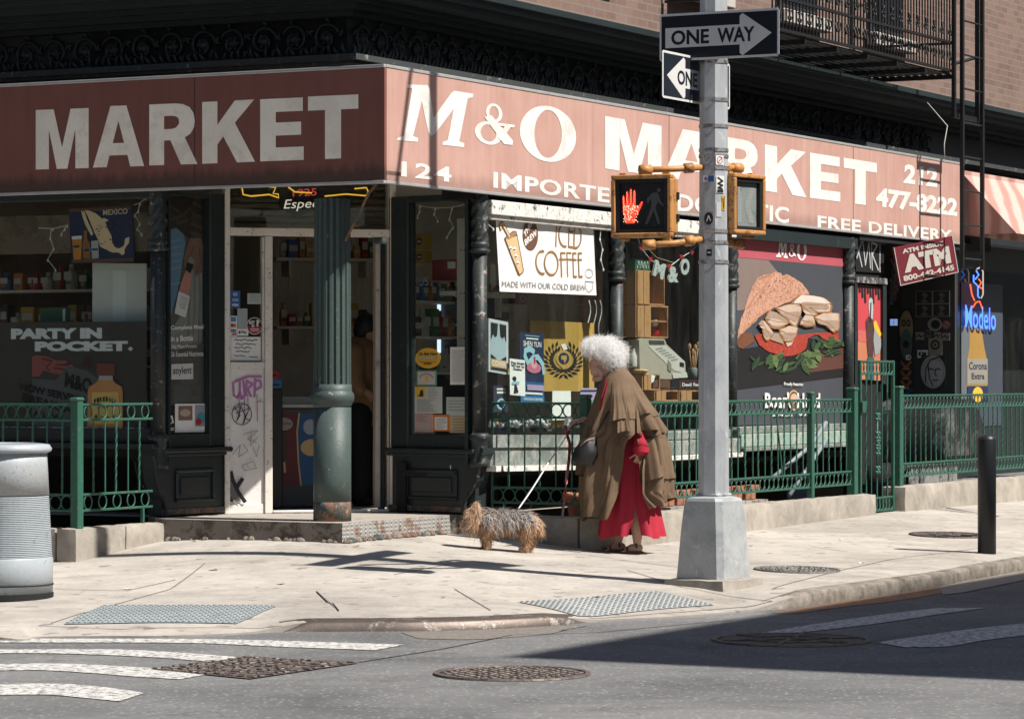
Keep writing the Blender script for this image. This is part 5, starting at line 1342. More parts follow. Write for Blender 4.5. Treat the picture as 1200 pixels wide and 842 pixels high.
# tapered square base
ht, hb = pz(583), pole_p.z + .05
mb = MB()
def sq(h, z, c=.05):
    q = []
    for sx, sy in ((-1, -1), (1, -1), (1, 1), (-1, 1)):
        for a, b in (((1, 0), (0, 1)) if (sx * sy) < 0 else ((0, 1), (1, 0))):
            q.append(FP_.w(sx * (h - c * a), sy * (h - c * b), z))
    return q
lv = [(.188, hb), (.183, hb + .06), (.168, hb + .30), (.150, ht - .02), (.140, ht), (.1, ht + .012)]
rows = [sq(h, z, .035) for h, z in lv]
mb.grid(rows, galv_d, closed=True); mb.poly(rows[-1], galv_d); mb.build('base', parent=POLE)
mb = MB(); mb.box(FP_, -.09, .09, -.09, .09, ht + .01, ht + .03, galv_d, .01); mb.build('collar', parent=POLE)
mb = MB(); rough_block(mb, FP_, -.24, .24, -.24, .24, pole_p.z - .1, hb, plinth_m, .06, .008); mb.build('footing', parent=POLE, smooth=True)
mb = MB(); octr = lambda z: [pole_p + Vector((0, 0, z - pole_p.z)) + Vector((math.cos(R(2.5) + math.pi / 4 * k), math.sin(R(2.5) + math.pi / 4 * k), 0)) * (.100 - .0035 * (z - 1)) for k in range(8)]
mb.grid([octr(z) for z in (ht + .02, 1.4, 2.0, 2.8, 3.6, 5.2, 8.6)], galv, closed=True); mb.build('pole', parent=POLE)
band = MW('steel strap', (.42, .42, .42), (.16, .13, .11), .45, 12, .4, metal=.7)
for py in (63.5, 72.5, 117, 148, 176, 183, 197, 271, 284, 307):
    mb = MB(); mb.grid([[p + (p - pole_p - Vector((0, 0, p.z - pole_p.z))).normalized() * .005 for p in octr(z)] for z in (pz(py) - .012, pz(py) + .012)], band, closed=True); mb.build('strap', parent=POLE)
# unseen arm, pipe and rod, added to throw the stripes on the market sign
sdir = Vector((math.cos(R(25)), -math.sin(R(25)), math.tan(R(52))))
def upsun(px, z, t): return FR.w(FR.x(px, -.06), -.06, z) + sdir * t
def reach(px, z): return upsun(px, z, 3.2)
h0, h1 = reach(507.5, 2.80), reach(507.5, 4.0)
mb = MB(); mb.tube([h0, h1], .062, galv, 12); mb.build('shadow_caster_pipe', parent=POLE, smooth=True)
mb = MB(); mb.tube([reach(464, 2.80), reach(487, 3.95)], .026, galv, 8); mb.build('shadow_caster_rod', parent=POLE, smooth=True)
mb = MB(); mb.tube([Vector((pole_p.x, pole_p.y, h1.z)), h1 + Vector((.0, .0, .0)), reach(487, 3.95)], .05, galv, 10); mb.build('shadow_caster_arm', parent=POLE, smooth=True)
# stickers on the pole
def pole_patch(name, label, px, py, w, h, m, draw=None, right=False):
    a = R(32.5 + 10) if False else 0
    k = -2 if not right else -1
    # facet directions: pick the octagon side facing the camera-left or camera-right
    best = None
    for j in range(8):
        a0 = R(2.5) + math.pi / 4 * j + math.pi / 8; n = Vector((math.cos(a0), math.sin(a0), 0))
        want = Vector((-.45, -.9, 0)) if not right else Vector((.35, -.93, 0))
        if best is None or n.dot(want) > best[0]: best = (n.dot(want), a0, n)
    n = best[2]; ex = Vector((-n.y, n.x, 0)); 
    fr = Frame(pole_p.x, pole_p.y, math.atan2(ex.y, ex.x))
    d = -(.100 - .0035 * 1.2) * math.cos(math.pi / 8) - .003
    S = px_sheet(fr, px, px + w, py, py + h, d); S.back(m, .002)
    if draw: draw(S)
    return S.done(name, label, 'sticker')
pole_patch('sticker', 'blue and white sticker high on the pole dark side', 824, 206, 13, 7, white_p, lambda S: (S.rect(.45, 1, 0, 1, blue_p), S.disc(.25, .5, .18, .35, C('sticker mauve', (.3, .15, .3)))))
pole_patch('sticker', 'black and white graffiti figure sticker on the pole', 839.5, 206, 9, 20, white_p, lambda S: (S.stroke([(.2, .9), (.8, .7), (.2, .55), (.8, .45), (.2, .3), (.75, .25)], .012, black_p), S.rect(.1, .9, .04, .2, black_p)), True)
pole_patch('sticker', 'small yellow sticker on the pole sunny side', 846.3, 229, 3.6, 17, yellow_p, lambda S: [S.rect(.25, .75, .08 + .15 * i, .17 + .15 * i, black_p) for i in range(6)], True)
pole_patch('sticker', 'round black badge sticker on the pole dark side', 825, 248, 11, 16, C('sticker ash', (.28, .29, .30)), lambda S: (S.disc(.5, .5, .48, .45, black_p), S.stroke([(.3, .3), (.5, .7), (.7, .35)], .006, white_p)))
pole_patch('sticker', 'plain white torn sticker under the figure sticker', 839.5, 237, 6, 17, C('sticker pale', (.46, .46, .45)), None, True)
pole_patch('sticker', 'tiny dark square sticker on the pole below the lower arm', 828, 292, 6, 8, black_p, lambda S: S.rect(.2, .8, .45, .6, white_p))
pole_patch('sticker', 'pink and white sticker between the pole straps', 839, 182, 9, 11, white_p, lambda S: (S.ring(.5, .5, .35, .4, .2, red_p), S.stroke([(.2, .2), (.8, .8)], .005, red_p)), True)

# ---- pedestrian signals
sig_y = MW('yellow signal enamel', (.46, .215, .065), (.20, .095, .04), .43, 14, .5, col2=(.56, .38, .24), bump=.25)
def arm_pipe(mb, pts, r=.03): mb.tube(pts, r, sig_y, 10)
def ped_signal(name, label, pc, ang, pxy_top, pxy_bot, W, Hh, Dp, lit):
    """pc: centre of the front face; ang: direction of the face's own x axis"""
    fr = Frame(pc.x, pc.y, ang); z0, z1 = pc.z - Hh / 2, pc.z + Hh / 2; w = W / 2
    o = thing(name, label, 'signal', Vector((pc.x, pc.y, z0)))
    mb = MB(); mb.box(fr, -w, w, .02, Dp, z0, z1, sig_y, .03); mb.box(fr, -w * .9, w * .9, Dp, Dp + .03, z0 + .04, z1 - .04, sig_y, .02)
    for sx in (-.72, .72):
        mb.box(fr, sx * w - .02, sx * w + .02, .02, .06, z1, z1 + .015, sig_y); mb.box(fr, sx * w - .025, sx * w + .025, .03, .10, z0 - .02, z0, sig_y)
    for zz_ in (.25, .6): mb.box(fr, w, w + .012, Dp * .5, Dp * .8, z0 + Hh * zz_, z0 + Hh * zz_ + .05, black_p, .003)
    mb.build('housing', parent=o)
    f = MB(); t = .028
    for a, b, c, e in ((-w, w, z1 - t, z1), (-w, w, z0, z0 + t), (-w, -w + t, z0 + t, z1 - t), (w - t, w, z0 + t, z1 - t)): f.box(fr, a, b, -.045, .02, c, e, sig_y, .006)
    f.build('door_frame', parent=o)
    v = MB(); a_ = w - t - .002; zz0, zz1 = z0 + t + .002, z1 - t - .002; k = .022
    for a, b, c, e in ((-a_, a_, zz1 - k, zz1), (-a_, a_, zz0, zz0 + k), (-a_, -a_ + k, zz0 + k, zz1 - k), (a_ - k, a_, zz0 + k, zz1 - k)): v.box(fr, a, b, -.03, .01, c, e, black_p)
    v.build('visor', parent=o)
    S = Sheet(fr, (-a_ + k, zz0 + k), (a_ - k, zz0 + k), (-a_ + k, zz1 - k), -.004, px=False)
    if lit:
        S.back(MW('signal lens', (.020, .021, .022), (.035, .036, .037), .4, 12, .25, bump=.05), .008)
        ghost = C('ghost walker', (.085, .088, .09)); h0 = led
        # walking figure: head, torso, limbs
        S.disc(.855, .835, .04, .045, ghost); S.poly([(.66, .73), (.72, .78), (.82, .79), (.86, .73), (.84, .60), (.80, .50), (.78, .43), (.68, .43), (.70, .55)], ghost)
        S.k = 2; S.poly([(.86, .73), (.90, .60), (1.0 - .03, .52), (.96, .49), (.86, .56), (.83, .66)], ghost); S.poly([(.66, .73), (.60, .66), (.60, .56), (.64, .57), (.66, .63), (.71, .66)], ghost)
        S.k = 3; S.poly([(.68, .44), (.76, .44), (.70, .30), (.60, .10), (.55, .10), (.63, .30)], ghost); S.poly([(.73, .44), (.79, .44), (.85, .28), (.89, .10), (.84, .10), (.79, .28)], ghost)
        S.k = 4
        hand = [(.125, .13), (.33, .13), (.335, .24), (.37, .31), (.43, .40), (.50, .55), (.505, .60), (.47, .595), (.41, .50), (.365, .46), (.345, .52), (.345, .80), (.32, .86), (.295, .80), (.285, .56), (.27, .56), (.262, .84), (.24, .89), (.215, .84), (.208, .56), (.192, .56), (.178, .79), (.155, .84), (.135, .79), (.13, .54), (.115, .54), (.098, .69), (.075, .75), (.055, .69), (.06, .50), (.065, .36), (.10, .27)]
        S.poly(hand, led)
        spots = random.Random(5)
        S.k = 6
        for i in range(90):
            x, y = spots.uniform(.08, .40), spots.uniform(.15, .52); S.k = 6 + i % 2
            S.disc(x, y, .011, .012, led_hot, 7)
        for fx, y0, y1 in ((.31, .55, .82), (.238, .56, .84), (.158, .56, .79), (.08, .52, .70)):
            for j in range(7): S.k = 6; S.disc(fx + spots.uniform(-.012, .012), y0 + (y1 - y0) * j / 6, .008, .010, led_hot, 6)
    else:
        S.back(MW('dusty lens', (.20, .215, .205), (.12, .13, .125), .45, 6, .5, bump=.05), .008)
        pale = C('lens ridges', (.34, .36, .34)); rr = random.Random(2)
        S.k = 1
        for i in range(20):
            y = .1 + i * .04
            for x0_, x1_ in ((.04, .26 if i < 14 else .2), (.46 + .3 * abs(i - 9) / 14, .62 + .25 * abs(i - 9) / 12)):
                for j in range(5):
                    x = x0_ + (x1_ - x0_) * j / 4; S.k = 1; S.stroke([(x, y), (x + .045, y + .014)], .006, pale)
    S.done('lens', parent=o)
    for pts in (pxy_top, pxy_bot): 
        m2 = MB()
        m2.tube(pts, .021, sig_y, 10); 
        m2.tube([pts[0] + (pts[1] - pts[0]).normalized() * -.02, pts[0] + (pts[1] - pts[0]).normalized() * .06], .033, sig_y, 8)
        m2.tube([pts[-1] + (pts[-2] - pts[-1]).normalized() * .06, pts[-1] + (pts[-2] - pts[-1]).normalized() * .12], .034, sig_y, 8)
        m2.build('bracket_arm', parent=o, smooth=True)
    return o
led = ME('red hand light', (.95, .06, .03), 1.0); led_hot = ME('bright hand light', (1.0, .45, .30), 1.3)
def at(px, py, Y): r = ray(px, py); return Vector((r.x * Y, Y, CH + r.z * Y))
q20 = R(-20)
pc = at(753.5, 241.5, 20.62)
ped_signal('pedestrian_signal', 'yellow pedestrian signal lit with a red raised hand', pc, q20, [at(753, 199, 20.85), at(790, 198, 20.92), at(822, 196, 20.98)], [at(757, 287, 20.85), at(790, 285, 20.9), at(822, 280, 20.98)], .405, .40, .13, True)
pc = at(873, 239.5, 21.16)
ped_signal('pedestrian_signal', 'yellow pedestrian signal with a pale unlit dusty lens', pc, R(52), [at(866, 197, 21.3), at(857, 196.5, 21.25), at(844, 196, 21.1)], [at(868, 286, 21.25), at(860, 285, 21.2), at(844, 281, 21.1)], .37, .395, .11, False)

# ---- one way signs
sign_blk = C('sign black', (.012, .016, .024), .35); sign_wht = C('sign white', (.60, .59, .57), .4)
def one_way(fr, xc, zc, flip, label, d, W=.91, Hh=.305):
    o = thing('one_way_sign', label, 'sign', fr.w(xc, d, zc - Hh / 2))
    S = Sheet(fr, (xc - W / 2, zc - Hh / 2), (xc + W / 2, zc - Hh / 2), (xc - W / 2, zc + Hh / 2), d, px=False)
    k = lambda pts: [(p if not flip else 1 - p, q_) for p, q_ in pts]
    S.mb.prism(fr, [S.xz(p) for p in [(.015, 0), (.985, 0), (1, .045), (1, .955), (.985, 1), (.015, 1), (0, .955), (0, .045)]], d, d + .004, sign_wht)
    S.rect(.016, .984, .05, .95, sign_blk)
    S.poly(k([(.06, .49), (.30, .93), (.325, .88), (.325, .70), (.95, .70), (.95, .28), (.325, .28), (.325, .10), (.30, .05)]), sign_wht)
    if not flip: S.text('ONE', .21, .50, .335, .645, sign_blk, .028); S.text('WAY', .58, .90, .335, .645, sign_blk, .028)
    else: S.text('ONE', .10, .42, .335, .645, sign_blk, .028); S.text('WAY', .49, .80, .335, .645, sign_blk, .028)
    S.done('sign_face', parent=o)
    mb = MB(); mb.box(fr, xc - .02, xc + .02, d + .004, d + .05, zc - .10, zc + .10, band); mb.build('clamp', parent=o)
    return o
FSR1 = Frame(pole_p.x, pole_p.y, FR.ang); FSL1 = Frame(pole_p.x, pole_p.y, FL.ang)
xa = FSR1.x(776.3, .11); xb = FSR1.x(855.3, .11); zc = pz(96.5, 21.2)
one_way(FSR1, (xa + xb) / 2, zc, False, 'black ONE WAY sign with arrow to the left, lower of two', .11, W=xb - xa)
xa = FSL1.x(773, -.115); xb = FSL1.x(913, -.115)
one_way(FSL1, (xa + xb) / 2, pz(41.5, 20.9), True, 'black ONE WAY sign with arrow to the right, upper of two', -.115, W=xb - xa, Hh=.31)

# ================================================================ litter bin and bollard
bin_m = MW('bin grey enamel', (.32, .35, .37), (.40, .22, .13), .28, 8, .45, col2=(.22, .24, .26), bump=.2)
bx, by = -3.16, 20.02; bz = gh(bx, by)
BIN = thing('litter_bin', 'tall grey ribbed street litter bin by the left fence', 'litter bin', (bx, by, bz))
def bh(py): return CH - (py - HY) * 19.9 / FP - bz
mb = MB(); mb.lathe((bx, by, bz), [(.30, .035), (.302, bh(655)), (.285, bh(650))], bin_m, 48); mb.build('lower_body', parent=BIN, smooth=True)
mb = MB(); hts = []
h = bh(652)
prof = []
nrib = 34
for i in range(nrib):
    a = h + (bh(580) - h) * i / nrib; b = h + (bh(580) - h) * (i + .5) / nrib; r0 = .298 - .02 * i / nrib; prof += [(r0, a), (r0 - .007, b)]
mb.lathe((bx, by, bz), prof, bin_m, 48); mb.build('ribbed_body', parent=BIN)
mb = MB(); mb.lathe((bx, by, bz), [(.278, bh(580)), (.268, bh(545)), (.262, bh(530))], MW('bin sticker metal', (.34, .36, .37), (.55, .33, .20), .36, 16, .5, col2=(.14, .16, .18)), 48); mb.build('upper_body', parent=BIN, smooth=True)
mb = MB(); mb.lathe((bx, by, bz), [(.262, bh(531)), (.29, bh(529)), (.295, bh(526)), (.28, bh(521)), (.20, bh(519)), (.20, bh(522))], bin_m, 48); mb.build('rim', parent=BIN, smooth=True)
mb = MB(); mb.lathe((bx, by, bz), [(.305, .0), (.305, .034)], black_m, 48); mb.lathe((bx, by, bz), [(.3055, bh(686)), (.3055, bh(684.5))], black_m, 48); mb.build('foot', parent=BIN)
bp = gp(1156.5, 648)
mb = MB(); mb.lathe(bp, [(.07, -.02), (.07, .86), (.064, .885), (.03, .90)], MW('bollard paint', (.012, .014, .017), (.12, .11, .10), .3, 12, .45), 24)
mb.build('bollard', smooth=True, label='slim black steel bollard at the right kerb', cat='bollard')

# ================================================================ lids, pads
def ground_sheet(name, label, cat, ptsgrid, m, lift=.005, kind=None):
    mb = MB(); mb.grid(ptsgrid, m); return mb.build(name, label=label, cat=cat)
def lid(name, label, px, py, rx, on, m, style, rim=None, ang=0):
    c = gp(px, py) if on == 'walk' else rpx(px, py)
    hh = (lambda x, y: gh(x, y)) if on == 'walk' else (lambda x, y: 0.0)
    o = thing(name, label, 'manhole cover', c); r = rx * c.y / FP
    rows = [[Vector((c.x + r * f * math.cos(a), c.y + r * f * math.sin(a), hh(c.x + r * f * math.cos(a), c.y + r * f * math.sin(a)) + .006)) for a in [2 * math.pi * k / 40 for k in range(40)]] for f in (.02, .5, .9)]
    mb = MB(); mb.grid(rows, m, closed=True); mb.poly(rows[0][::-1], m); mb.build('plate', parent=o)
    rows = [[Vector((c.x + r * f * math.cos(a), c.y + r * f * math.sin(a), hh(c.x + r * f * math.cos(a), c.y + r * f * math.sin(a)) + z)) for a in [2 * math.pi * k / 40 for k in range(40)]] for f, z in ((.92, .006), (.93, .011), (.99, .011), (1.0, .002))]
    mb = MB(); mb.grid(rows, rim or m, closed=True); mb.build('rim', parent=o)
    mb = MB(); rnd = random.Random(px)
    if style == 'studs':
        s = r / 7
        for i in range(-7, 8):
            for j in range(-7, 8):
                x, y = i * s + rnd.uniform(-.12, .12) * s + (s / 2 if j % 2 else 0), j * s
                if x * x + y * y < (r * .86) ** 2:
                    p = Vector((c.x + x, c.y + y, 0)); p.z = hh(p.x, p.y); f = Frame(p.x, p.y, rnd.choice((.5, 2.0)) + ang)
                    mb.box(f, -s * .34, s * .34, -s * .2, s * .2, p.z + .004, p.z + .012, m, .004)
    else:
        for k in range(6):
            a = ang + k * math.pi / 3
            pts = [Vector((c.x + r * f * math.cos(a), c.y + r * f * math.sin(a), hh(c.x, c.y) + .010)) for f in (.1, .9)]; mb.tube(pts, .008, rim or m, 4)
        for f in (.12, .5):
            mb.tube([Vector((c.x + r * f * math.cos(2 * math.pi * k / 30), c.y + r * f * math.sin(2 * math.pi * k / 30), hh(c.x, c.y) + .009)) for k in range(30)], .007, rim or m, 4, closed=True)
    mb.build('raised_pattern', parent=o)
    return o
lid('manhole_cover', 'studded grey iron cover in the sidewalk right of the signal pole', 934, 667.5, 51, 'walk', MW('grey iron lid', (.20, .19, .18), (.12, .11, .10), .5, 20, .6, bump=.4, metal=.3), 'studs')
lid('manhole_cover', 'partly shaded iron cover in the sidewalk near the bollard', 1112, 627, 47, 'walk', iron_m, 'rings')
lid('manhole_cover', 'rusty studded iron cover in the road at bottom centre', 600, 789.5, 93, 'road', MW('rusty iron lid', (.16, .13, .115), (.09, .075, .065), .5, 20, .55, bump=.4, metal=.35), 'studs', None, .3)
lid('manhole_cover', 'large smooth spoked cover in the shaded road', 927, 750, 94, 'road', MW('dark flush lid', (.06, .05, .045), (.10, .085, .07), .45, 9, .7, bump=.3), 'rings', MW('lid ring', (.17, .125, .09), (.09, .07, .06), .45, 9, .7), .25)
# diamond shaped iron grating
o = thing('iron_grating', 'rusty diamond shaped iron grating between crosswalk lines', 'grating', rpx(298, 781))
pts = [rpx(176, 784.5), rpx(293, 796), rpx(422, 777), rpx(290, 770.5)]
mb = MB(); mb.poly([p + Vector((0, 0, .006)) for p in pts], MW('rusty iron lid', (.16, .13, .115), (.09, .075, .065), .5)); mb.build('plate', parent=o)
mb = MB()
for i in range(12):
    for j in range(12):
        a, b = (i + .5) / 12, (j + .5) / 12
        p = pts[0].lerp(pts[1], a).lerp(pts[3].lerp(pts[2], a), b); p = p + Vector((random.uniform(-.012, .012), random.uniform(-.02, .02), 0)); f = Frame(p.x, p.y, random.uniform(0, 3))
        mb.box(f, -.024, .024, -.014, .014, .004, .013, MATS['rusty iron lid'], .003)
mb.build('raised_pattern', parent=o)
# tactile pads
tact = MW('grey tactile paving', (.30, .335, .345), (.22, .25, .26), .45, 6, .7, col2=(.42, .43, .42), bump=.2)
def pad(label, quad, n, m_, mat):
    P = [gp(*p) for p in quad]
    o = thing('tactile_paving', label, 'paving', P[0].lerp(P[2], .5))
    def S_(a, b, l):
        p = P[0].lerp(P[1], a).lerp(P[3].lerp(P[2], a), b); return Vector((p.x, p.y, gh(p.x, p.y) + l))
    mb = MB(); mb.grid([[S_(i / 20, j / 10, .006) for i in range(21)] for j in range(11)], mat); mb.build('slab', parent=o, smooth=True)
    mb = MB()
    for i in range(n):
        for j in range(m_):
            p = S_((i + .5) / n, (j + .5) / m_, .004); mb.lathe(p, [(.014, 0), (.011, .006), (.005, .0075)], tact_d, 8)
    mb.build('domes', parent=o, smooth=True)
tact_d = M('worn blister tops', (.16, .175, .18), .7, .3)
pad('grey blistered tactile paving at the left kerb ramp', [(75, 731.5), (277, 731), (325, 710), (122, 709.5)], 30, 12, tact)
pad('pale blistered tactile paving at the kerb ramp before the signal pole', [(606, 705.5), (677, 722), (838, 709), (770, 693.5)], 13, 26, MW('pale tactile paving', (.42, .425, .41), (.34, .35, .34), .45, 6, .7, col2=(.48, .46, .43), bump=.2))
# ================================================================ fire escape over the right end
FE = thing('fire_escape', 'black iron fire escape balcony with scrolled railing and drop ladder', 'fire escape', uv(8, -.4, 4.4))
iron_b = MW('fire escape paint', (.012, .013, .014), (.10, .07, .05), .3, 14, .5)
zp = 4.49; ua, ub = FR.x(905, -.4), FR.x(1116, -.4)
mb = MB()
k = 0; d = -.38
while d < SETB: mb.box(FR, ua, ub, d, d + .05, zp, zp + .012, iron_b); d += .085
for i in range(7): x = ua + (ub - ua) * i / 6; mb.box(FR, x - .015, x + .015, -.4, SETB, zp - .045, zp - .001, iron_b)
mb.build('slatted_floor', parent=FE)
mb = MB()
for z in (zp + .02, zp + .30, zp + .92): mb.box(FR, ua, ub, -.415, -.385, z, z + .025, iron_b); mb.box(FR, ub, ub + .03, -.4, SETB, z, z + .025, iron_b); mb.box(FR, ua - .03, ua, -.4, SETB, z, z + .025, iron_b)
n = 60
for i in range(n):
    x = ua + (ub - ua) * i / (n - 1); mb.box(FR, x - .006, x + .006, -.406, -.394, zp + .02, zp + .92, iron_b)
mb.build('railing', parent=FE)
mb = MB()
for i in range(20):
    x = ua + (ub - ua) * (i + .5) / 20
    for sgn in (1, -1):
        for zc_, a0 in ((zp + .16, 0), (zp + .42, 1.5)):
            pts = [FR.w(x + sgn * (.03 + .045 * (1 - t) * math.cos(a0 + t * 7)), -.42, zc_ + .075 * (1 - t) * math.sin(a0 + t * 7)) for t in [q / 14 for q in range(15)]]
            mb.tube(pts, .007, iron_b, 5)
mb.build('scrollwork', parent=FE, smooth=True)
mb = MB()
la, lb = FR.x(1127.5, -.5), FR.x(1151, -.5); lz0 = 2.55
for x in (la, lb): mb.box(FR, x - .02, x + .02, -.52, -.48, lz0, 7, iron_b, .004)
z = lz0 + .1
while z < 7: mb.tube([FR.w(la, -.5, z), FR.w(lb, -.5, z)], .010, iron_b, 6); z += .34
mb.build('drop_ladder', parent=FE)
mb = MB()
for x in (FR.x(1119, -.45), FR.x(1143, -.42)): mb.box(FR, x - .02, x + .02, -.46, -.42, 4.05, 7, iron_b, .004)
mb.box(FR, FR.x(1119, -.45), FR.x(1143, -.42), -.455, -.425, 4.05, 4.10, iron_b); mb.tube([FR.w(ub, -.4, zp + .1), FR.w(FR.x(1143, -.42), -.42, zp + .22)], .018, iron_b, 6)
mb.build('ladder_guide', parent=FE)
mb = MB(); x = FR.x(1108, 0)
mb.tube([FR.w(x, .2, 4.3), FR.w(x, -.02, 4.05), FR.w(x - .12, -.03, 3.85), FR.w(x - .16, -.05, 3.7)], .006, C('cable grey', (.4, .39, .37)), 5); mb.build('hanging_cable', smooth=True, label='thin pale cable hanging above the right sign end', cat='cable')
# ================================================================ figures
def fused(mb, name, voxel, smooth=3, parent=None, **k):
    """close the overlapping limbs of MB into one continuous skin"""
    o = mb.build(name, parent=parent, smooth=True, **k)
    m = o.modifiers.new('fuse', 'REMESH'); m.mode = 'VOXEL'; m.voxel_size = voxel; m.use_smooth_shade = True
    s = o.modifiers.new('relax', 'SMOOTH'); s.iterations = smooth; s.factor = .5
    dg = bpy.context.evaluated_depsgraph_get()
    me = bpy.data.meshes.new_from_object(o.evaluated_get(dg))
    old = o.data; o.modifiers.clear(); o.data = me; bpy.data.meshes.remove(old); me.name = name
    if not me.materials: 
        for q in mb.mats: me.materials.append(q)
    return o
def limb(mb, pts, rad, m, n=12):
    """tapered limb with rounded joints"""
    P, Q = [], []
    for (a, ra), (b, rb) in zip(zip(pts, rad), zip(pts[1:], rad[1:])):
        for t in (0, .25, .5, .75): P.append(Vector(a).lerp(Vector(b), t)); Q.append(ra + (rb - ra) * t)
    P.append(Vector(pts[-1])); Q.append(rad[-1])
    mb.tube(P, Q, m, n)
    for p, r in zip(pts, rad): mb.ball(p, r * .99, m, 12, 8)
def hand(mb, w, fwd, thumb, palm, m, size=.17, curl=(.5, .7, .5), spread=.08):
    """palm, four unequal fingers bending towards the palm side, and a thumb from the side of the palm"""
    f = Vector(fwd).normalized(); t = Vector(thumb); t = (t - f * t.dot(f)).normalized(); p = Vector(palm); p = (p - f * p.dot(f) - t * p.dot(t)).normalized()
    k = size / .17; w = Vector(w)
    for i in range(4):
        o = (i - 1.5) * .0205 * k
        limb(mb, [w + t * (-o * .55), w + f * .04 * k + t * (-o * .85), w + f * .085 * k + t * -o], [.017 * k, .0155 * k, .0115 * k], m, 8)
    for i, L in enumerate((.072, .080, .074, .058)):
        o = (i - 1.5) * .0225 * k; q = w + f * .088 * k + t * -o; d = (f - t * (i - 1.5) * spread).normalized(); pts = [q]; a = 0
        for seg, c in zip((.45, .31, .24), curl):
            a += c; q = q + (d * math.cos(a) + p * math.sin(a)) * L * seg * k; pts.append(q)
        limb(mb, pts, [.0098 * k, .0092 * k, .0085 * k, .0068 * k], m, 8)
    q = w + f * .028 * k + t * .026 * k; pts = [q]; a = .3
    for seg, c in zip((.045, .034, .026), (.25, .3, .3)):
        d = (t * math.cos(.75) + f * math.sin(.75)); a += c * curl[0]
        q = q + (d * math.cos(a) + (p * .8 + f * .4).normalized() * math.sin(a)) * seg * k; pts.append(q)
    limb(mb, pts, [.0135 * k, .0115 * k, .0105 * k, .008 * k], m, 8)
def ribbon(mb, pts, w0, w1, m, side=None):
    n = len(pts); L, Q = [], []
    for i, p in enumerate(pts):
        t = (pts[min(i + 1, n - 1)] - pts[max(i - 1, 0)]); t = t.normalized() if t.length > 1e-9 else Vector((0, 0, 1))
        s = t.cross(side or Vector((.2, -1, .1))); s = s.normalized() if s.length > 1e-6 else Vector((1, 0, 0)); w = (w0 + (w1 - w0) * i / (n - 1)) / 2
        L.append(p - s * w); Q.append(p + s * w)
    mb.grid([L, Q], m)
def lerp_table(tab, y):
    if y <= tab[0][0]: return tab[0][1:]
    for a, b in zip(tab, tab[1:]):
        if y <= b[0]:
            t = (y - a[0]) / (b[0] - a[0]); t = t
            return tuple(p + (q - p) * t for p, q in zip(a[1:], b[1:]))
    return tab[-1][1:]
skin = M('pale skin', (.47, .285, .21), .55, .10, 30, bump=.1); skin_d = M('tan skin', (.42, .25, .17), .55, .1, 30, bump=.1)
cape_m = M('brown wool cape', (.150, .102, .066), .9, .22, 9, spec=.15, bump=.35, fine=260)
dress_m = M('red cotton dress', (.36, .026, .045), .85, .12, 9, spec=.15, bump=.3, fine=220)
def hairmat(name, col, tr=.45):
    m, nt, out = new_mat(name); d = node(nt, 'ShaderNodeBsdfDiffuse'); t = node(nt, 'ShaderNodeBsdfTranslucent'); x = node(nt, 'ShaderNodeMixShader'); x.inputs[0].default_value = tr
    c = ramp(nt, [(.3, tuple(q * .85 for q in col)), (.7, tuple(min(1, q * 1.1) for q in col))], tex(nt, coords(nt, 1), 30, 3))
    for q in (d, t): nt.links.new(c, q.inputs[0])
    nt.links.new(d.outputs[0], x.inputs[1]); nt.links.new(t.outputs[0], x.inputs[2]); nt.links.new(x.outputs[0], out.inputs['Surface']); MATS[name] = m; return m
hair_w = hairmat('white hair', (.95, .945, .935), .55); hair_g = hairmat('silver hair', (.88, .87, .86), .55)
YW = 23.82
def W_(px, py, dy=0.0):
    return at(px, py, YW) + Vector((0, dy, 0))
base = W_(735, 646); base.z = gh(base.x, base.y)
dz_ = base.z - W_(735, 646).z
def W_(px, py, dy=0.0): return at(px, py, YW) + Vector((0, dy, dz_))
WOM = thing('person', 'stooped person with white curly hair in brown cape and red dress leaning on a cane', 'person', base)
mb = MB()
# head, turned to the left and down
mb.ball(W_(708.5, 417), (.086, .074, .098), skin, 20, 14); mb.ball(W_(700, 427), (.058, .056, .075), skin, 16, 12)
limb(mb, [W_(695.5, 418), W_(690.8, 427), W_(692, 430)], [.014, .0125, .013], skin); limb(mb, [W_(691.8, 428.5, -.012), W_(692.4, 429.3, .0)], [.009, .011], skin)
limb(mb, [W_(694.5, 434.5, -.02), W_(693.3, 434.8), W_(694.5, 434.5, .02)], [.010, .011, .010], skin); limb(mb, [W_(695.4, 437.4, -.016), W_(694.6, 437.6), W_(695.4, 437.4, .016)], [.009, .010, .009], skin)
limb(mb, [W_(697, 442, -.015), W_(697, 443), W_(704, 441, -.035)], [.020, .021, .024], skin); limb(mb, [W_(694.6, 416, -.045), W_(692.9, 416), W_(694.6, 416, .045)], [.012, .013, .012], skin)
limb(mb, [W_(699, 430, -.048), W_(705, 436, -.05)], [.020, .022], skin); limb(mb, [W_(699, 430, .048), W_(705, 436, .05)], [.020, .022], skin)
limb(mb, [W_(709, 430), W_(716, 444), W_(724, 456)], [.056, .054, .07], skin)
limb(mb, [W_(712.5, 421, -.078), W_(713, 426, -.078)], [.018, .013], skin)
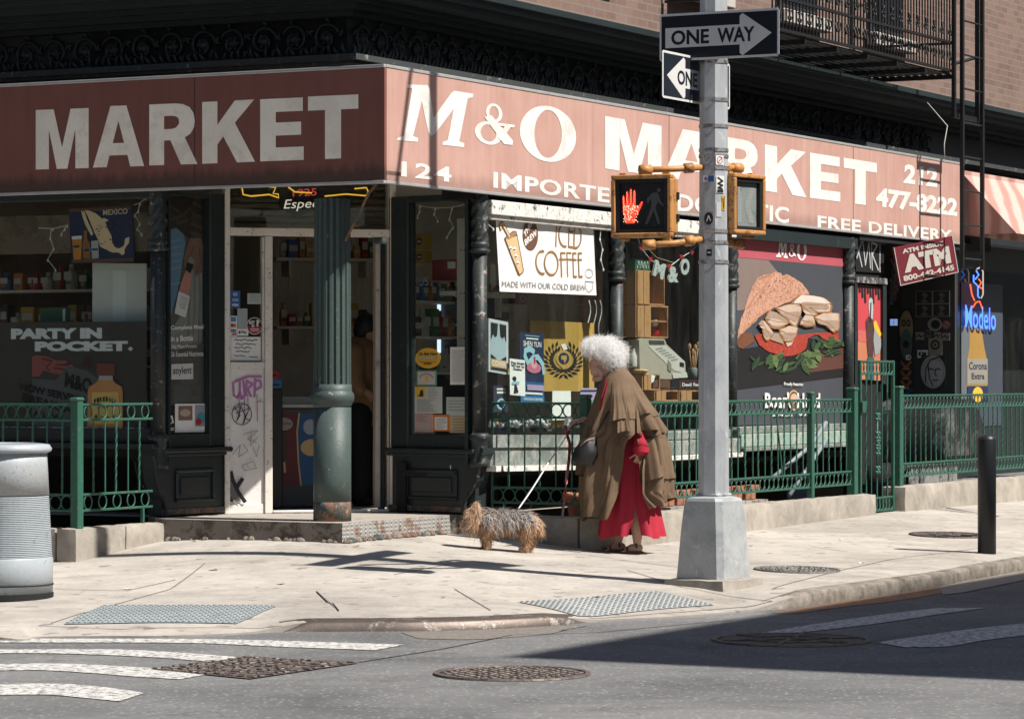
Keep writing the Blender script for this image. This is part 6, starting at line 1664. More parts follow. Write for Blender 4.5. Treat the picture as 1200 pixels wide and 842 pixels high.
# trunk and legs
limb(mb, [W_(725, 463), W_(730, 482), W_(735, 510), W_(738, 540)], [.09, .135, .13, .14], skin, 16)
limb(mb, [W_(724, 461, .10), W_(733, 465, -.09)], [.055, .05], skin)
limb(mb, [W_(734, 545, .07), W_(731, 592, .07), W_(727.5, 612, .07), W_(724.5, 633, .07)], [.085, .056, .052, .033], skin)
limb(mb, [W_(742, 545, -.06), W_(745.5, 592, -.06), W_(746, 610, -.06), W_(746.5, 632, -.06)], [.085, .056, .052, .033], skin)
for dx, dy in ((0, -.06), (-19, .07)):
    limb(mb, [W_(748 + dx, 640, dy), W_(740 + dx, 640.5, dy), W_(733 + dx, 643, dy)], [.033, .034, .026], skin)
    for i, L in enumerate((0, .3, .2, 0, -.5)): limb(mb, [W_(733 + dx, 643, dy - .032 + i * .016), W_(728.8 + dx - L * 2, 643.8, dy - .036 + i * .018)], [.012, .009], skin, 8)
# camera-side arm hangs, its hand half open
limb(mb, [W_(737, 464, -.11), W_(748, 500, -.17), W_(749.5, 522, -.255)], [.048, .04, .027], skin)
hand(mb, W_(749.5, 525.5, -.258), (-.25, -.05, -1), (-.9, -.2, .2), (-.5, .5, -.25), skin, .115, (.35, .45, .4))
# far arm reaches to the cane
hc = W_(668, 491, .12)
limb(mb, [W_(724, 464, .15), W_(704, 489, .16), W_(684, 491, .13)], [.050, .040, .027], skin)
hand(mb, W_(682.5, 491, .13), (-1, -.05, -.12), (.0, -.95, .15), (.05, .0, -1), skin, .135, (.55, .95, .8))
fused(mb, 'body', .0045, 4, parent=WOM)
eye_m = C('dark eye', (.03, .02, .018), .25)
mb = MB()
for dy in (-.03, .03): mb.ball(W_(694.6, 421.5, dy), (.007, .011, .006), eye_m, 8, 6)
mb.build('eye', parent=WOM, smooth=True)
lip = C('lip colour', (.32, .10, .09)); mb = MB(); mb.tube([W_(694.2, 436, -.022), W_(692.7, 436.1, -.008), W_(692.7, 436.1, .008), W_(694.2, 436, .022)], .0042, lip, 6); mb.build('mouth', parent=WOM, smooth=True)
# hair: a loose cloud of curls over the skull
rh = random.Random(11)
mb = MB(); mb.ball(W_(709.5, 410.5), (.118, .105, .092), hair_g, 24, 16); mb.ball(W_(716, 417), (.10, .105, .085), hair_g, 20, 12)
lobes = [((707, 409), (.125, .115, .095)), ((717, 414), (.095, .115, .10)), ((697, 405), (.085, .095, .07)), ((712, 403.5), (.10, .10, .065)), ((716, 421), (.085, .105, .075)), ((691.5, 405.5), (.060, .07, .062))]
for i in range(8200):
    (cx_, cy_), rad = lobes[rh.choice((0, 0, 1, 1, 2, 3, 4, 5))]
    u, a = rh.uniform(-1, 1), rh.uniform(0, 2 * math.pi); s = math.sqrt(1 - u * u); n = Vector((s * math.cos(a), s * math.sin(a), u))
    if n.y > .5: continue
    c = W_(cx_, cy_); lump = 1 + .30 * mnoise.noise(n * 2.3 + Vector((cx_, 0, 0)))
    p = c + Vector((n.x * rad[0], n.y * rad[1], n.z * rad[2])) * rh.uniform(.72, .96) * lump
    if p.x < W_(700, 0).x and p.z < W_(0, 413).z: continue              # keep the face clear
    t1 = n.cross(Vector((rh.uniform(-1, 1), rh.uniform(-1, 1), rh.uniform(-1, 1)))).normalized(); t2 = n.cross(t1)
    wisp = rh.random() < .2
    R_ = rh.uniform(.006, .022); L = rh.uniform(.06, .105) if wisp else rh.uniform(.025, .065); ph = rh.uniform(0, 6.3); tw = rh.uniform(.8, 3.2); lay = t1 * rh.uniform(-1, 1) * .7 + Vector((.25, 0, -.15))
    pts = [p + (n * .55 + lay * (k / 5)) * (L * k / 5) + (t1 * math.cos(ph + tw * k / 5) + t2 * math.sin(ph + tw * k / 5)) * R_ for k in range(6)]
    ribbon(mb, pts, rh.uniform(.0014, .003), .0007, hair_w if rh.random() < .85 else hair_g)
mb.build('hair', parent=WOM)
# dress
def shell(mb, tab, hem, m, slit=None, nth=96, nv=44, amp=.05, kf=9, ph=0.0, scale=1.0, y0=None, th0=None, th1=None, dy=0.0, flare=0.0, rnd=0):
    """cloth hung round the body: rows follow the measured silhouette, slit = (y_start, front(y), back(y)) on the camera side"""
    y0 = y0 or tab[0][0]; rows = []
    nz_ = [mnoise.noise(Vector((rnd * 3.7 + i * .37, 1.3, rnd))) for i in range(nth + 1)]
    for j in range(nv + 1):
        v = j / nv; row = []
        for i in range(nth + 1):
            s = i / nth
            yy = y0 + (560 - y0) * v
            xs = lerp_table(tab, yy)
            # angular range depends on the slit at this height (use hem at the side)
            def rng(y):
                xf, xb, b = lerp_table(tab, y); xc, a = (xf + xb) / 2, (xb - xf) / 2
                if slit and y > slit[0][0]:
                    f_, b_ = lerp_table(slit, y)
                    t0 = -math.acos(max(-1, min(1, (b_ - xc) / a))); t1 = 2 * math.pi - math.acos(max(-1, min(1, (f_ - xc) / a)))
                elif slit:
                    f_ = (slit[0][1] + slit[0][2]) / 2; t0 = -math.acos(max(-1, min(1, (f_ - xc) / a))); t1 = 2 * math.pi + t0
                else: t0, t1 = -math.pi / 2, 1.5 * math.pi
                return t0, t1
            if th0 is not None: t0, t1 = th0, th1; th = t0 + (t1 - t0) * s; y = y0 + (hem(th) - y0) * v
            else:
                t0, t1 = rng(y0 + (hem(0) - y0) * v); th = t0 + (t1 - t0) * s
                y = y0 + (hem(th) - y0) * v; t0, t1 = rng(y); th = t0 + (t1 - t0) * s; y = y0 + (hem(th) - y0) * v
            xf, xb, b = lerp_table(tab, y); xc, a = (xf + xb) / 2, (xb - xf) / 2 / 158.3
            g = min(1, max(0, (y - tab[0][0] - 6) / 70)) * amp * (.35 + .65 * v)
            q_ = (kf * th + ph + 1.2 * math.sin(2 * th + rnd)); w = math.cos(q_) * .55 + math.cos(2 * q_ + .8) * .18 + math.sin(kf * 1.7 * th + 2 + .02 * y) * .3 + nz_[i] * .5
            k = scale * (1 + g * w + flare * v * v)
            row.append(W_(xc, y) + Vector((a * math.cos(th) * k, b * math.sin(th) * k + dy, .006 * math.sin(7 * th + rnd) * v)))
        rows.append(row)
    mb.grid(rows, m)
dress_tab = [(442, 706, 738, .11), (470, 706, 750, .15), (505, 712, 760, .17), (560, 709, 765, .19), (600, 704, 772, .22), (628, 701, 778, .24)]
mb = MB(); shell(mb, dress_tab, lambda th: 626 - 2 * math.sin(3 * th), dress_m, slit=[(588, 744, 744), (605, 741, 747), (626, 733.5, 750.5)], amp=.13, kf=7, rnd=4)
mb.build('dress', parent=WOM, smooth=True)
mb = MB(); limb(mb, [W_(737, 466, -.11), W_(748, 500, -.17), W_(749, 524, -.255)], [.058, .056, .056], dress_m, 16); mb.tube([W_(749.4, 522, -.255), W_(749.2, 528, -.26)], [.064, .06], dress_m, 16, cap=False)
mb.build('sleeve', parent=WOM, smooth=True)
# cape with flounces
cape_tab = [(429, 716, 731, .075), (434, 711.5, 737, .10), (442, 705, 744, .15), (460, 699, 754, .23), (480, 693.5, 765.5, .275), (500, 688, 774, .30), (520, 684.5, 781, .31), (545, 683, 784, .315), (570, 683.5, 785, .32), (610, 685, 787, .33)]
cslit = [(505, 743, 745), (511, 734, 757), (523, 730.5, 756), (546, 728, 750), (573, 721.5, 750), (588, 714.5, 760), (607, 708, 768)]
def cape_hem(th):
    c = math.cos(th)
    return 594 + (12 if c < 0 else 9.5) * (-c) + 3.0 * math.sin(5 * th) + 1.5 * math.sin(11 * th)
mb = MB(); shell(mb, cape_tab, cape_hem, cape_m, slit=cslit, amp=.22, kf=8, rnd=1, nth=190, nv=60)
mb.build('cape', parent=WOM, smooth=True)
CAPE = [o for o in WOM.children if o.name.startswith('cape')][0]
def hemline(a, b, wob=2.0): return lambda th: a + (b - a) * (math.cos(th) + 1) / 2 + wob * (math.sin(4 * th + a) + .6 * math.sin(9 * th))
for y0, hem, t0, t1, sc_, fl_, nm in ((446, hemline(492, 484, 1.6), -1.95, .35, 1.012, .055, 1), (462, hemline(506, 503, 2), -1.75, .6, 1.005, .06, 2), (512, hemline(560, 559, 2.2), -1.28, 1.0, 1.01, .05, 3), (500, hemline(556, 550, 2), -3.6, -2.25, 1.006, .035, 5)):
    mb = MB(); shell(mb, cape_tab, hem, cape_m, amp=.22, kf=7, rnd=1, scale=sc_, y0=y0, th0=t0, th1=t1, flare=fl_, nth=80, nv=26)
    mb.build('flounce', parent=CAPE, smooth=True)
# red neckline strip between the cape fronts
mb = MB(); mb.poly([W_(709.5, 444, -.13), W_(712.5, 443, -.14), W_(707, 462, -.20), W_(701.5, 487, -.205), W_(699.5, 488, -.195), W_(704, 464, -.185)], dress_m)
mb.build('neckline', parent=WOM)
# sandals
sand = C('sandal leather', (.035, .028, .025), .5); sole = C('sandal sole', (.16, .10, .065), .7)
for dx, dy in ((0, -.06), (-19, .07)):
    mb = MB(); zt_ = W_(740, 645.6).z
    pts = [W_(752 + dx, 646, dy), W_(744 + dx, 646, dy), W_(734 + dx, 646.6, dy), W_(727 + dx, 647, dy)]
    f = Frame(pts[0].x, pts[0].y, math.pi)
    L = (pts[0] - pts[-1]).length
    out = ell(L / 2, 0, L / 2 + .012, .048, 24)
    vs = [f.w(x, y, gh(*f.w(x, y, 0).xy) + .003) for x, y in out]; ts = [p + Vector((0, 0, .017)) for p in vs]; n = len(vs)
    mb.add(vs + ts, [tuple(range(n - 1, -1, -1)), tuple(range(n, 2 * n))] + [(i, (i + 1) % n, n + (i + 1) % n, n + i) for i in range(n)], sole)
    for (x, h, r) in ((729.5, 642.6, .030), (734.5, 640.8, .034), (745, 636.5, .038)):
        c = W_(x + dx, h + 1.5, dy); mb.tube([c + Vector((0, .044 * math.cos(a) * (r / .036), r * math.sin(a) * .75 - .004)) for a in [math.pi * k / 10 for k in range(11)]], .0065, sand, 6)
    mb.tube([W_(745 + dx, 639, dy - .035), W_(751.5 + dx, 639, dy), W_(745 + dx, 639, dy + .035)], .006, sand, 6)
    mb.build('sandal', parent=WOM, smooth=True)
# cane, bag, leash (held things)
cane_m = MW('red lacquered cane', (.28, .02, .02), (.02, .015, .015), .46, 22, .3, col2=(.40, .06, .05), bump=.1, stretch=(1, 1, .5))
cw = C('cane white grip', (.62, .60, .57), .4)
foot = gp(655, 634.5); top = W_(667, 500, .12)
cp = [W_(671, 499, .115), W_(671.5, 493, .115), W_(668.5, 488, .115), W_(664.5, 489.5, .115), W_(662.6, 497, .115)]
mb = MB(); mb.tube(dens(cp, 18), [.0095 + .002 * (i > 12) for i in range(18)], cw, 8); body_pts = [cp[-1], W_(664.5, 507, .115), W_(667.5, 517, .10), W_(667.8, 524, .09), W_(666, 545, .05), W_(661, 585, -.0)]
mb.tube(dens(body_pts + [Vector((foot.x, foot.y, foot.z + .02))], 30), .0115, cane_m, 8); mb.tube([foot + Vector((0, 0, .045)), foot + Vector((0, 0, .0))], [.014, .015], black_p, 10)
mb.build('walking_cane', smooth=True, label='crooked red lacquered walking cane with white grip', cat='cane')
bagm = M('black bag leather', (.016, .016, .017), .45, .3, 20, bump=.4)
bc = W_(686, 526, -.24)
mb = MB(); rows = []
for j in range(9):
    v = j / 8; z = .095 - .20 * v; wv_ = .060 + .034 * math.sin(min(v * 1.25, 1) * math.pi * .5) - .02 * (v > .85); t = .012 + .045 * math.sin(v * math.pi * .8)
    rows.append([bc + mnoise.noise_vector(Vector((math.cos(a) * 2, math.sin(a) * 2, v * 4))) * .012 + Vector((wv_ * math.cos(a) * 1.0 + (-.02 + .03 * (1 - v)), t * math.sin(a), z + .03 * math.cos(a) * (1 - v) * .8)) for a in [2 * math.pi * k / 20 for k in range(20)]])
mb.grid(rows, bagm, closed=True); mb.poly(rows[0][::-1], bagm); mb.poly(rows[-1], bagm)
mb.tube([W_(695, 511, -.25), W_(686, 514, -.285), W_(679, 520, -.28)], .006, C('bag piping', (.25, .17, .10)), 6); mb.tube([W_(694, 511, -.22), W_(703, 497, -.235), W_(712, 480, -.23)], .006, bagm, 6)
mb.build('shoulder_bag', smooth=True, label='small black slouchy bag hanging at the front of the brown cape', cat='bag')

# ================================================================ dog
YD = 23.25
dg0 = at(590, 643, YD); dzd = gh(dg0.x, dg0.y) - dg0.z
def D_(px, py, dy=0.0): return at(px, py, YD) + Vector((0, dy, dzd))
DOG = thing('dog', 'small shaggy tan and grey terrier on a leash beside the doorstep', 'dog', D_(590, 643))
dog_m = M('dog undercoat', (.30, .20, .125), .9, .3, 40, bump=.3)
mb = MB()
limb(mb, [D_(573, 609), D_(590, 608), D_(606, 609), D_(618, 611)], [.076, .071, .068, .076], dog_m, 16)
limb(mb, [D_(573, 608), D_(565, 604), D_(558, 603)], [.062, .055, .052], dog_m); mb.ball(D_(555, 605), (.075, .068, .068), dog_m, 16, 10)
limb(mb, [D_(551, 609), D_(545, 613), D_(542, 614.5)], [.046, .038, .028], dog_m)
for dy in (-.042, .042):
    limb(mb, [D_(558.5, 598, dy), D_(558, 587.5, dy * 1.3)], [.026, .012], dog_m, 8)
    o_ = 0 if dy < 0 else -3
    limb(mb, [D_(572 + o_, 610, dy), D_(570.5 + o_, 621, dy), D_(571 + o_, 633, dy), D_(570 + o_, 641, dy), D_(567 + o_, 642, dy)], [.045, .030, .022, .020, .017], dog_m, 10)
    o_ = 0 if dy < 0 else 5
    limb(mb, [D_(620 + o_, 612, dy), D_(613 + o_, 622, dy), D_(618.5 + o_, 632, dy), D_(614 + o_, 640.5, dy), D_(610 + o_, 642, dy)], [.055, .036, .023, .020, .017], dog_m, 10)
limb(mb, [D_(625, 607), D_(632, 613), D_(634, 623)], [.028, .020, .012], dog_m, 8)
body = fused(mb, 'body', .008, 3, parent=DOG)
mb = MB(); mb.ball(D_(537.5, 614), (.012, .014, .011), black_p, 10, 8); mb.build('nose', parent=DOG, smooth=True)
mb = MB()
for dy in (-.035, .035): mb.ball(D_(543.5, 606, dy * 1.25), .011, eye_m, 8, 6)
mb.build('eye', parent=DOG, smooth=True)
fur = [hairmat(n_, c_, .3) for n_, c_ in (('tan fur', (.68, .44, .27)), ('silver fur', (.64, .63, .62)), ('dark fur', (.06, .06, .065)), ('cream fur', (.84, .66, .50)), ('brown fur', (.30, .17, .09)))]
rf = random.Random(4); me = body.data; org = WLOC[DOG.name]
polys = list(me.polygons); wts = [p.area for p in polys]
mb = MB()
for p in rf.choices(polys, wts, k=17000):
    c = Vector(p.center) + org; n = Vector(p.normal)
    px = CX + FP * c.x / c.y; py = HY - FP * (c.z - dzd - CH) / c.y
    head, leg, rear = px < 563, py > 622, px > 622
    jx = px + rf.gauss(0, 4); saddle = 566 < jx < 622 and py + rf.gauss(0, 3) < 609
    if saddle: m = fur[rf.choices((1, 2, 0, 3), (5, 3.6, .8, .6))[0]]; L = rf.uniform(.03, .07)
    elif head: m = fur[rf.choices((0, 3, 4, 1), (5, 3, 1.6, .6))[0]]; L = rf.uniform(.022, .05)
    elif leg: m = fur[rf.choices((0, 4, 3), (5, 2.2, 1.5))[0]]; L = rf.uniform(.012, .026)
    else: m = fur[rf.choices((0, 3, 4, 2), (5, 2, 2, .4))[0]]; L = rf.uniform(.018, .036)
    L *= rf.lognormvariate(0, .3); comb = mnoise.noise_vector(c * 22) * 1.1 + Vector((.55 if not head else -.15, 0, -1.0)) + Vector((rf.gauss(0, .45), rf.gauss(0, .4), rf.gauss(0, .3)))
    if saddle and n.z > .6: comb = mnoise.noise_vector(c * 22) * 1.2 + Vector((.6, -.8, .1)) + Vector((rf.gauss(0, .5), rf.gauss(0, .4), rf.gauss(0, .3)))
    comb.normalize(); t = (comb - n * comb.dot(n) * .85 + n * rf.uniform(.3, .95)).normalized()
    if py > 560 and leg: L = min(L, max(.01, (c.z - gh(c.x, c.y)) * .9))
    if px < 549: L *= .45
    if px < 541: continue
    pts = [c + t * L * k / 4 + Vector((0, 0, -L * .42 * (k / 4) ** 2)) + n.cross(t) * math.sin(k * 1.5 + p.index) * L * .13 for k in range(5)]
    for q in pts: q.z = max(q.z, gh(q.x, q.y) + .002)
    ribbon(mb, pts, rf.uniform(.0022, .0042), .0008, m, side=n)
mb.build('fur', parent=DOG)
hb = W_(671, 498, .10)
mb = MB(); harn = D_(607.5, 593.5, -.02)
mid = hb.lerp(harn, .45); low = mid.lerp(harn, .55)
mb.tube(dens([hb, hb.lerp(mid, .5) + Vector((0, 0, -.008)), mid], 10), .0052, black_p, 6); mb.tube(dens([mid, low + Vector((0, 0, -.008)), harn], 10), .006, C('leash white', (.62, .61, .60)), 6)
mb.tube([hb, W_(684, 494, .09), W_(690.5, 488, .08), W_(691.5, 495, .06), W_(688.5, 515, .02)], .0045, black_p, 6)
mb.build('dog_leash', smooth=True, label='taut leash, black at the hand and white down to the dog', cat='leash')

# ================================================================ customer inside the doorway
YP = 26.0
def K_(px, py, dy=0.0): return at(px, py, YP) + Vector((0, dy, 0))
CU = thing('person', 'person in brown jacket and dark trousers inside the doorway behind the column', 'person', K_(425, 588))
mb = MB()
mb.ball(K_(431, 384), (.085, .078, .11), skin_d, 18, 12); mb.ball(K_(437, 391), (.06, .055, .075), skin_d, 14, 10); limb(mb, [K_(443.5, 390), K_(445, 394)], [.012, .013], skin_d, 8)
limb(mb, [K_(428, 395), K_(424, 410)], [.05, .06], skin_d)
limb(mb, [K_(421, 412), K_(422, 445), K_(422, 482)], [.12, .14, .135], skin_d, 14)
for dy, k in ((-.09, 0), (.09, 5)):
    limb(mb, [K_(421 + k, 485, dy), K_(421 + k * 1.5, 535, dy), K_(419 + k * 1.6, 583, dy)], [.09, .062, .045], skin_d); limb(mb, [K_(419 + k * 1.6, 585, dy), K_(432 + k, 586, dy)], [.04, .03], skin_d)
limb(mb, [K_(416, 415, -.18), K_(419, 448, -.22), K_(425, 456, -.24)], [.055, .045, .03], skin_d); hand(mb, K_(427, 456, -.24), (.75, -.1, -.65), (.5, -.6, .3), (-.5, .3, -.5), skin_d, .135, (.3, .4, .35))
fused(mb, 'body', .006, 3, parent=CU)
mb = MB(); mb.ball(K_(429.5, 381), (.10, .095, .098), black_p, 18, 12); mb.ball(K_(424.5, 387), (.075, .088, .085), black_p, 14, 10); mb.build('hair', parent=CU, smooth=True)
jk = M('tan brown jacket', (.24, .135, .07), .9, .18, 9, bump=.3, fine=160)
mb = MB(); limb(mb, [K_(424, 404), K_(421, 415), K_(422, 445), K_(422, 480)], [.085, .155, .175, .165], jk, 20); limb(mb, [K_(416, 413, -.16), K_(417, 446, -.22), K_(423, 454.5, -.24)], [.085, .075, .062], jk, 14); limb(mb, [K_(423, 413, .15), K_(432, 446, .2)], [.08, .06], jk, 12)
fused(mb, 'jacket', .010, 4, parent=CU)
tr = M('black trousers', (.010, .011, .014), .85, .2, 9)
mb = MB()
for dy, k in ((-.09, 0), (.09, 5)): limb(mb, [K_(421 + k, 483, dy), K_(421 + k * 1.5, 535, dy), K_(420 + k * 1.6, 580, dy)], [.115, .088, .075], tr, 14)
fused(mb, 'trousers', .010, 3, parent=CU)
mb = MB()
for dy, k in ((-.09, 0), (.09, 5)): limb(mb, [K_(419 + k * 1.6, 585, dy), K_(427 + k, 586, dy), K_(434 + k, 587, dy)], [.047, .043, .034], tr, 12)
mb.build('shoe', parent=CU, smooth=True)
# ================================================================ things seen through the glass and door
wood = MW('crate wood', (.44, .235, .10), (.28, .145, .065), .45, 10, .7, col2=(.38, .22, .10), bump=.3, stretch=(1, 1, .4))
shelf_m = M('cream shelf steel', (.52, .48, .41), .6, .12)
def crate(fr, x0, x1, z0, z1, d0, d1, name, label, shelf=None, slats=3):
    o = thing(name, label, 'crate', fr.w((x0 + x1) / 2, d0, z0)); t = .012
    mb = MB(); mb.box(fr, x0, x1, d0, d1, z0, z0 + t, wood); mb.box(fr, x0, x1, d0, d1, z1 - t, z1, wood); mb.build('board', parent=o)
    mb = MB(); mb.box(fr, x0, x0 + t, d0 + .001, d1 - .001, z0 + t, z1 - t, wood); mb.box(fr, x1 - t, x1, d0 + .001, d1 - .001, z0 + t, z1 - t, wood); mb.build('side_board', parent=o)
    mb = MB(); w = (x1 - x0 - 2 * t) / slats
    for i in range(slats): mb.box(fr, x0 + t + w * i + .004, x0 + t + w * (i + 1) - .004, d1 - t, d1 - .001, z0 + t, z1 - t, wood)
    mb.build('back_slats', parent=o)
    mb = MB(); n_ = 2 if x1 - x0 > .3 else 1
    for i in range(n_): mb.box(fr, x0 + t + (x1 - x0) * .21 * i + .004, x0 + t + (x1 - x0) * .21 * (i + 1) - .004, d0 - .010, d0 - .001, z0 + .004, z1 - .004, wood)
    mb.build('front_slats', parent=o)
    if shelf: 
        mb = MB(); mb.box(fr, x0 + t, x1 - t, d0 + .01, d1 - t, shelf, shelf + t, wood); mb.build('shelf', parent=o)
    return o
dW = .10
X = lambda px, d=dW: FR.x(px, d)
Z = lambda px, py, d=dW: FR.z(px, py, d)
# backdrop board and counter of the till window
mb = MB(); mb.box(FR, X(768, .95), X(850, .95), .95, .97, .95, 2.65, MW('dusty tan partition', (.24, .20, .155), (.17, .145, .12), .45, 3, .8, stretch=(2, 2, .5))); mb.build('partition_board', label='dusty tan partition behind the till window', cat='partition')
mb = MB(); mb.box(FR, X(733), X(852), .05, .95, .93, .96, wood); mb.box(FR, X(733), X(852), .05, .09, .80, .929, wood); mb.build('display_counter', label='wooden display counter under the old till', cat='counter')
crate(FR, X(745), X(779), Z(760, 357), Z(760, 317), dW, .62, 'wooden_crate', 'upper wooden crate with a coffee pot, standing on its end')
crate(FR, X(745), X(783), Z(760, 395.5), Z(760, 357.5), dW, .62, 'wooden_crate', 'lower wooden crate holding a red and white shaker', Z(770, 377))
crate(FR, X(762), X(790), Z(770, 470), Z(770, 457), dW - .04, .6, 'wooden_crate', 'low wooden crate under the till, left of two')
crate(FR, X(791), X(822), Z(800, 470), Z(800, 457), dW - .04, .6, 'wooden_crate', 'low wooden crate under the till, right of two')
crate(FR, X(747), X(768), Z(757, 457), Z(757, 438), dW - .045, .35, 'wooden_crate', 'small open wooden box under the pie')
# books block and black box
def carton(fr, x0, x1, d0, d1, z0, z1, m, name, label, cat='box', draw=None, group=None, parent=None):
    o = thing(name, label, cat, fr.w((x0 + x1) / 2, d0, z0), group)
    mb = MB(); mb.box(fr, x0, x1, d0, d1, z0, z1, m, .004); mb.build('box_body', parent=o)
    S = Sheet(fr, (x0 + .004, z0 + .004), (x1 - .004, z0 + .004), (x0 + .004, z1 - .004), d0 - .0012, px=False)
    (draw or (lambda S: (S.rect(.1, .9, .55, .85, white_p), S.rect(.2, .8, .2, .35, black_p))))(S)
    S.done('printed_face', parent=o)
    return o
carton(FR, X(783), X(820), dW - .03, .5, Z(800, 456.5), Z(800, 444.5), black_p, 'painted_box', 'black painted box with red lettering below the old till', draw=lambda S: (S.rect(.25, .98, .12, .88, C('box red', (.22, .03, .03))), S.rect(.28, .95, .18, .82, black_p), S.text('Devil', .32, .62, .32, .7, white_p, .03), S.text('Food', .68, .92, .32, .7, white_p, .03)))
carton(FR, X(762), X(782), dW - .03, .5, Z(770, 456.5), Z(770, 445), brown_p, 'painted_box', 'plain dark brown box under the old till', draw=lambda S: S.rect(.05, .95, .1, .2, black_p))
carton(FR, X(751), X(768), dW + .05, .5, Z(760, 316.5), Z(760, 303.5), C('tin green', (.03, .13, .08)), 'tin_box', 'green patterned tin on top of the crates', draw=lambda S: [S.stroke([(.1 + .2 * i, .15), (.2 + .2 * i, .85), (.3 + .2 * i, .15)], .006, white_p) for i in range(4)])
# old till
TI = thing('cash_register', 'old beige sloping cash register in the till window', 'cash register', FR.w(X(776, .1), .1, Z(776, 444, .1)))
beige = M('till beige', (.40, .36, .29), .5, .08); beige_l = M('till keys panel', (.56, .54, .48), .5, .06)
dT = .08
prof = [(749, 398), (752, 396), (779, 397), (781, 403), (803, 424), (804, 443), (784, 444), (750, 443)]
mb = MB(); mb.prism(FR, [FR.hit(x, y, dT) for x, y in prof], dT, dT + .42, beige); mb.build('case', parent=TI)
S = Sheet(FR, (749, 443), (804, 443), (749, 396), dT - .001); S.ppoly([(760, 398.5), (778, 399), (779, 404), (761, 403.5)], C('till display', (.06, .06, .055))); S.ppoly([(759, 405), (780, 404), (802, 423), (802, 437), (790, 434), (782, 427)], beige_l)
for i in range(6): S.k = 3; S.pstroke([(768 + i * 3.6, 409 + i * 2.6), (776 + i * 3.6, 407.5 + i * 2.6)], .012, C('till grey keys', (.30, .28, .24)))
S.k = 4; S.ppoly([(796, 424), (801, 425), (801, 430), (796, 429)], black_p); S.ppoly([(782, 421), (786, 426), (786, 436), (782, 433)], C('till side', (.25, .23, .19))); S.ppoly([(787, 437), (804, 436), (805, 442), (788, 443)], beige_l); S.done('key_panel', parent=TI)
# pot, shaker, bottles, pie, spoons
def lathe_thing(name, label, cat, fr, px, py, d, prof, m, group=None, parts=()):
    x, z = fr.hit(px, py, d); o = thing(name, label, cat, fr.w(x, d, z), group)
    mb = MB(); mb.lathe(fr.w(x, d, z), prof, m, 20); mb.build('body_shell', parent=o, smooth=True)
    for nm, pr, mm in parts: q = MB(); q.lathe(fr.w(x, d, z), pr, mm, 16); q.build(nm, parent=o, smooth=True)
    return o
lathe_thing('coffee_pot', 'small silver stovetop coffee pot in the upper crate', 'coffee pot', FR, 771, 355.5, .2, [(.036, 0), (.028, .045), (.027, .05), (.034, .085), (.036, .09)], M('pot aluminium', (.55, .55, .55), .3, .1, metal=.8), parts=(('lid', [(.036, .0905), (.02, .105), (.006, .115)], black_p),))
lathe_thing('shaker', 'red pot bellied shaker with white round top', 'shaker', FR, 767, 394.2, .2, [(.034, 0), (.042, .02), (.04, .05), (.026, .085)], C('shaker red', (.34, .02, .02), .3), parts=(('cap', [(.02, .0855), (.03, .105), (.03, .125), (.018, .145), (.005, .15)], white_p),))
lathe_thing('milk_bottle', 'white milk bottle beside the old till', 'bottle', FR, 742, 430, .12, [(.030, 0), (.032, .01), (.032, .09), (.018, .125), (.015, .15), (.018, .155)], C('bottle milk', (.60, .58, .54), .3))
lathe_thing('candle', 'tall cream candle left of the milk bottle', 'candle', FR, 734, 430, .14, [(.022, 0), (.022, .165), (.018, .17)], C('candle cream', (.55, .47, .34)))
lathe_thing('pie', 'round golden pie on the small wooden box', 'pie', FR, 749, 437.5, .10, [(.05, 0), (.075, .02), (.085, .024), (.06, .034), (.02, .04)], C('pie crust', (.48, .30, .13), .7, .3))
mb = MB(); mb.poly([FR.P(754, 437, .05), FR.P(768, 440, .05), FR.P(766, 447, .05), FR.P(757, 452, .05)], paper_w); mb.build('napkin', label='white folded napkin hanging off the small wooden box', cat='napkin')
J = lathe_thing('glass_jar', 'glass jar full of wooden spoons right of the till', 'jar', FR, 812, 444, .15, [(.038, 0), (.04, .09), (.034, .10)], C('jar glass grey', (.22, .23, .22), .1))
mb = MB()
for dx, ty, tx in ((-2, 402, 808), (2, 403, 815), (0, 408, 812), (3, 400, 818)):
    a, b = FR.P(812 + dx * .6, 438, .15), FR.P(tx, ty + 8, .15); mb.tube([a, b], .006, wood, 6); mb.ball(FR.P(tx, ty + 4, .15), (.016, .008, .03), wood, 10, 8)
mb.build('wooden_spoon', parent=J, smooth=True)
# M&O bunting
gm = M('silver glitter letter', (.46, .50, .48), .5, .25, 60, bump=.3)
GA = thing('letter_garland', 'string of red hearts with silver M & O letters in the till window', 'garland', FR.P(782, 330, .08))
mb = MB(); pts = [FR.P(*p, .08) for p in ((745, 270), (751, 290), (762, 304), (772, 311), (784, 313), (798, 302), (811, 294), (819, 284))]; mb.tube(pts, .0035, paper_w, 5); mb.tube([FR.P(758, 290, .085), FR.P(770, 302, .085), FR.P(790, 308, .085), FR.P(815, 290, .085)], .003, tan_p, 5); mb.build('string', parent=GA, smooth=True)
for x, y in ((751, 290), (762, 304), (784, 312), (798.5, 301), (811, 295)):
    mb = MB(); h = [(0, -.028), (-.022, .0), (-.022, .014), (-.012, .020), (0, .010), (.012, .020), (.022, .014), (.022, .0)]; c = FR.hit(x, y, .07)
    mb.prism(FR, [(c[0] + a * 1.5, c[1] + b) for a, b in h], .066, .076, red_p); mb.build('heart', parent=GA)
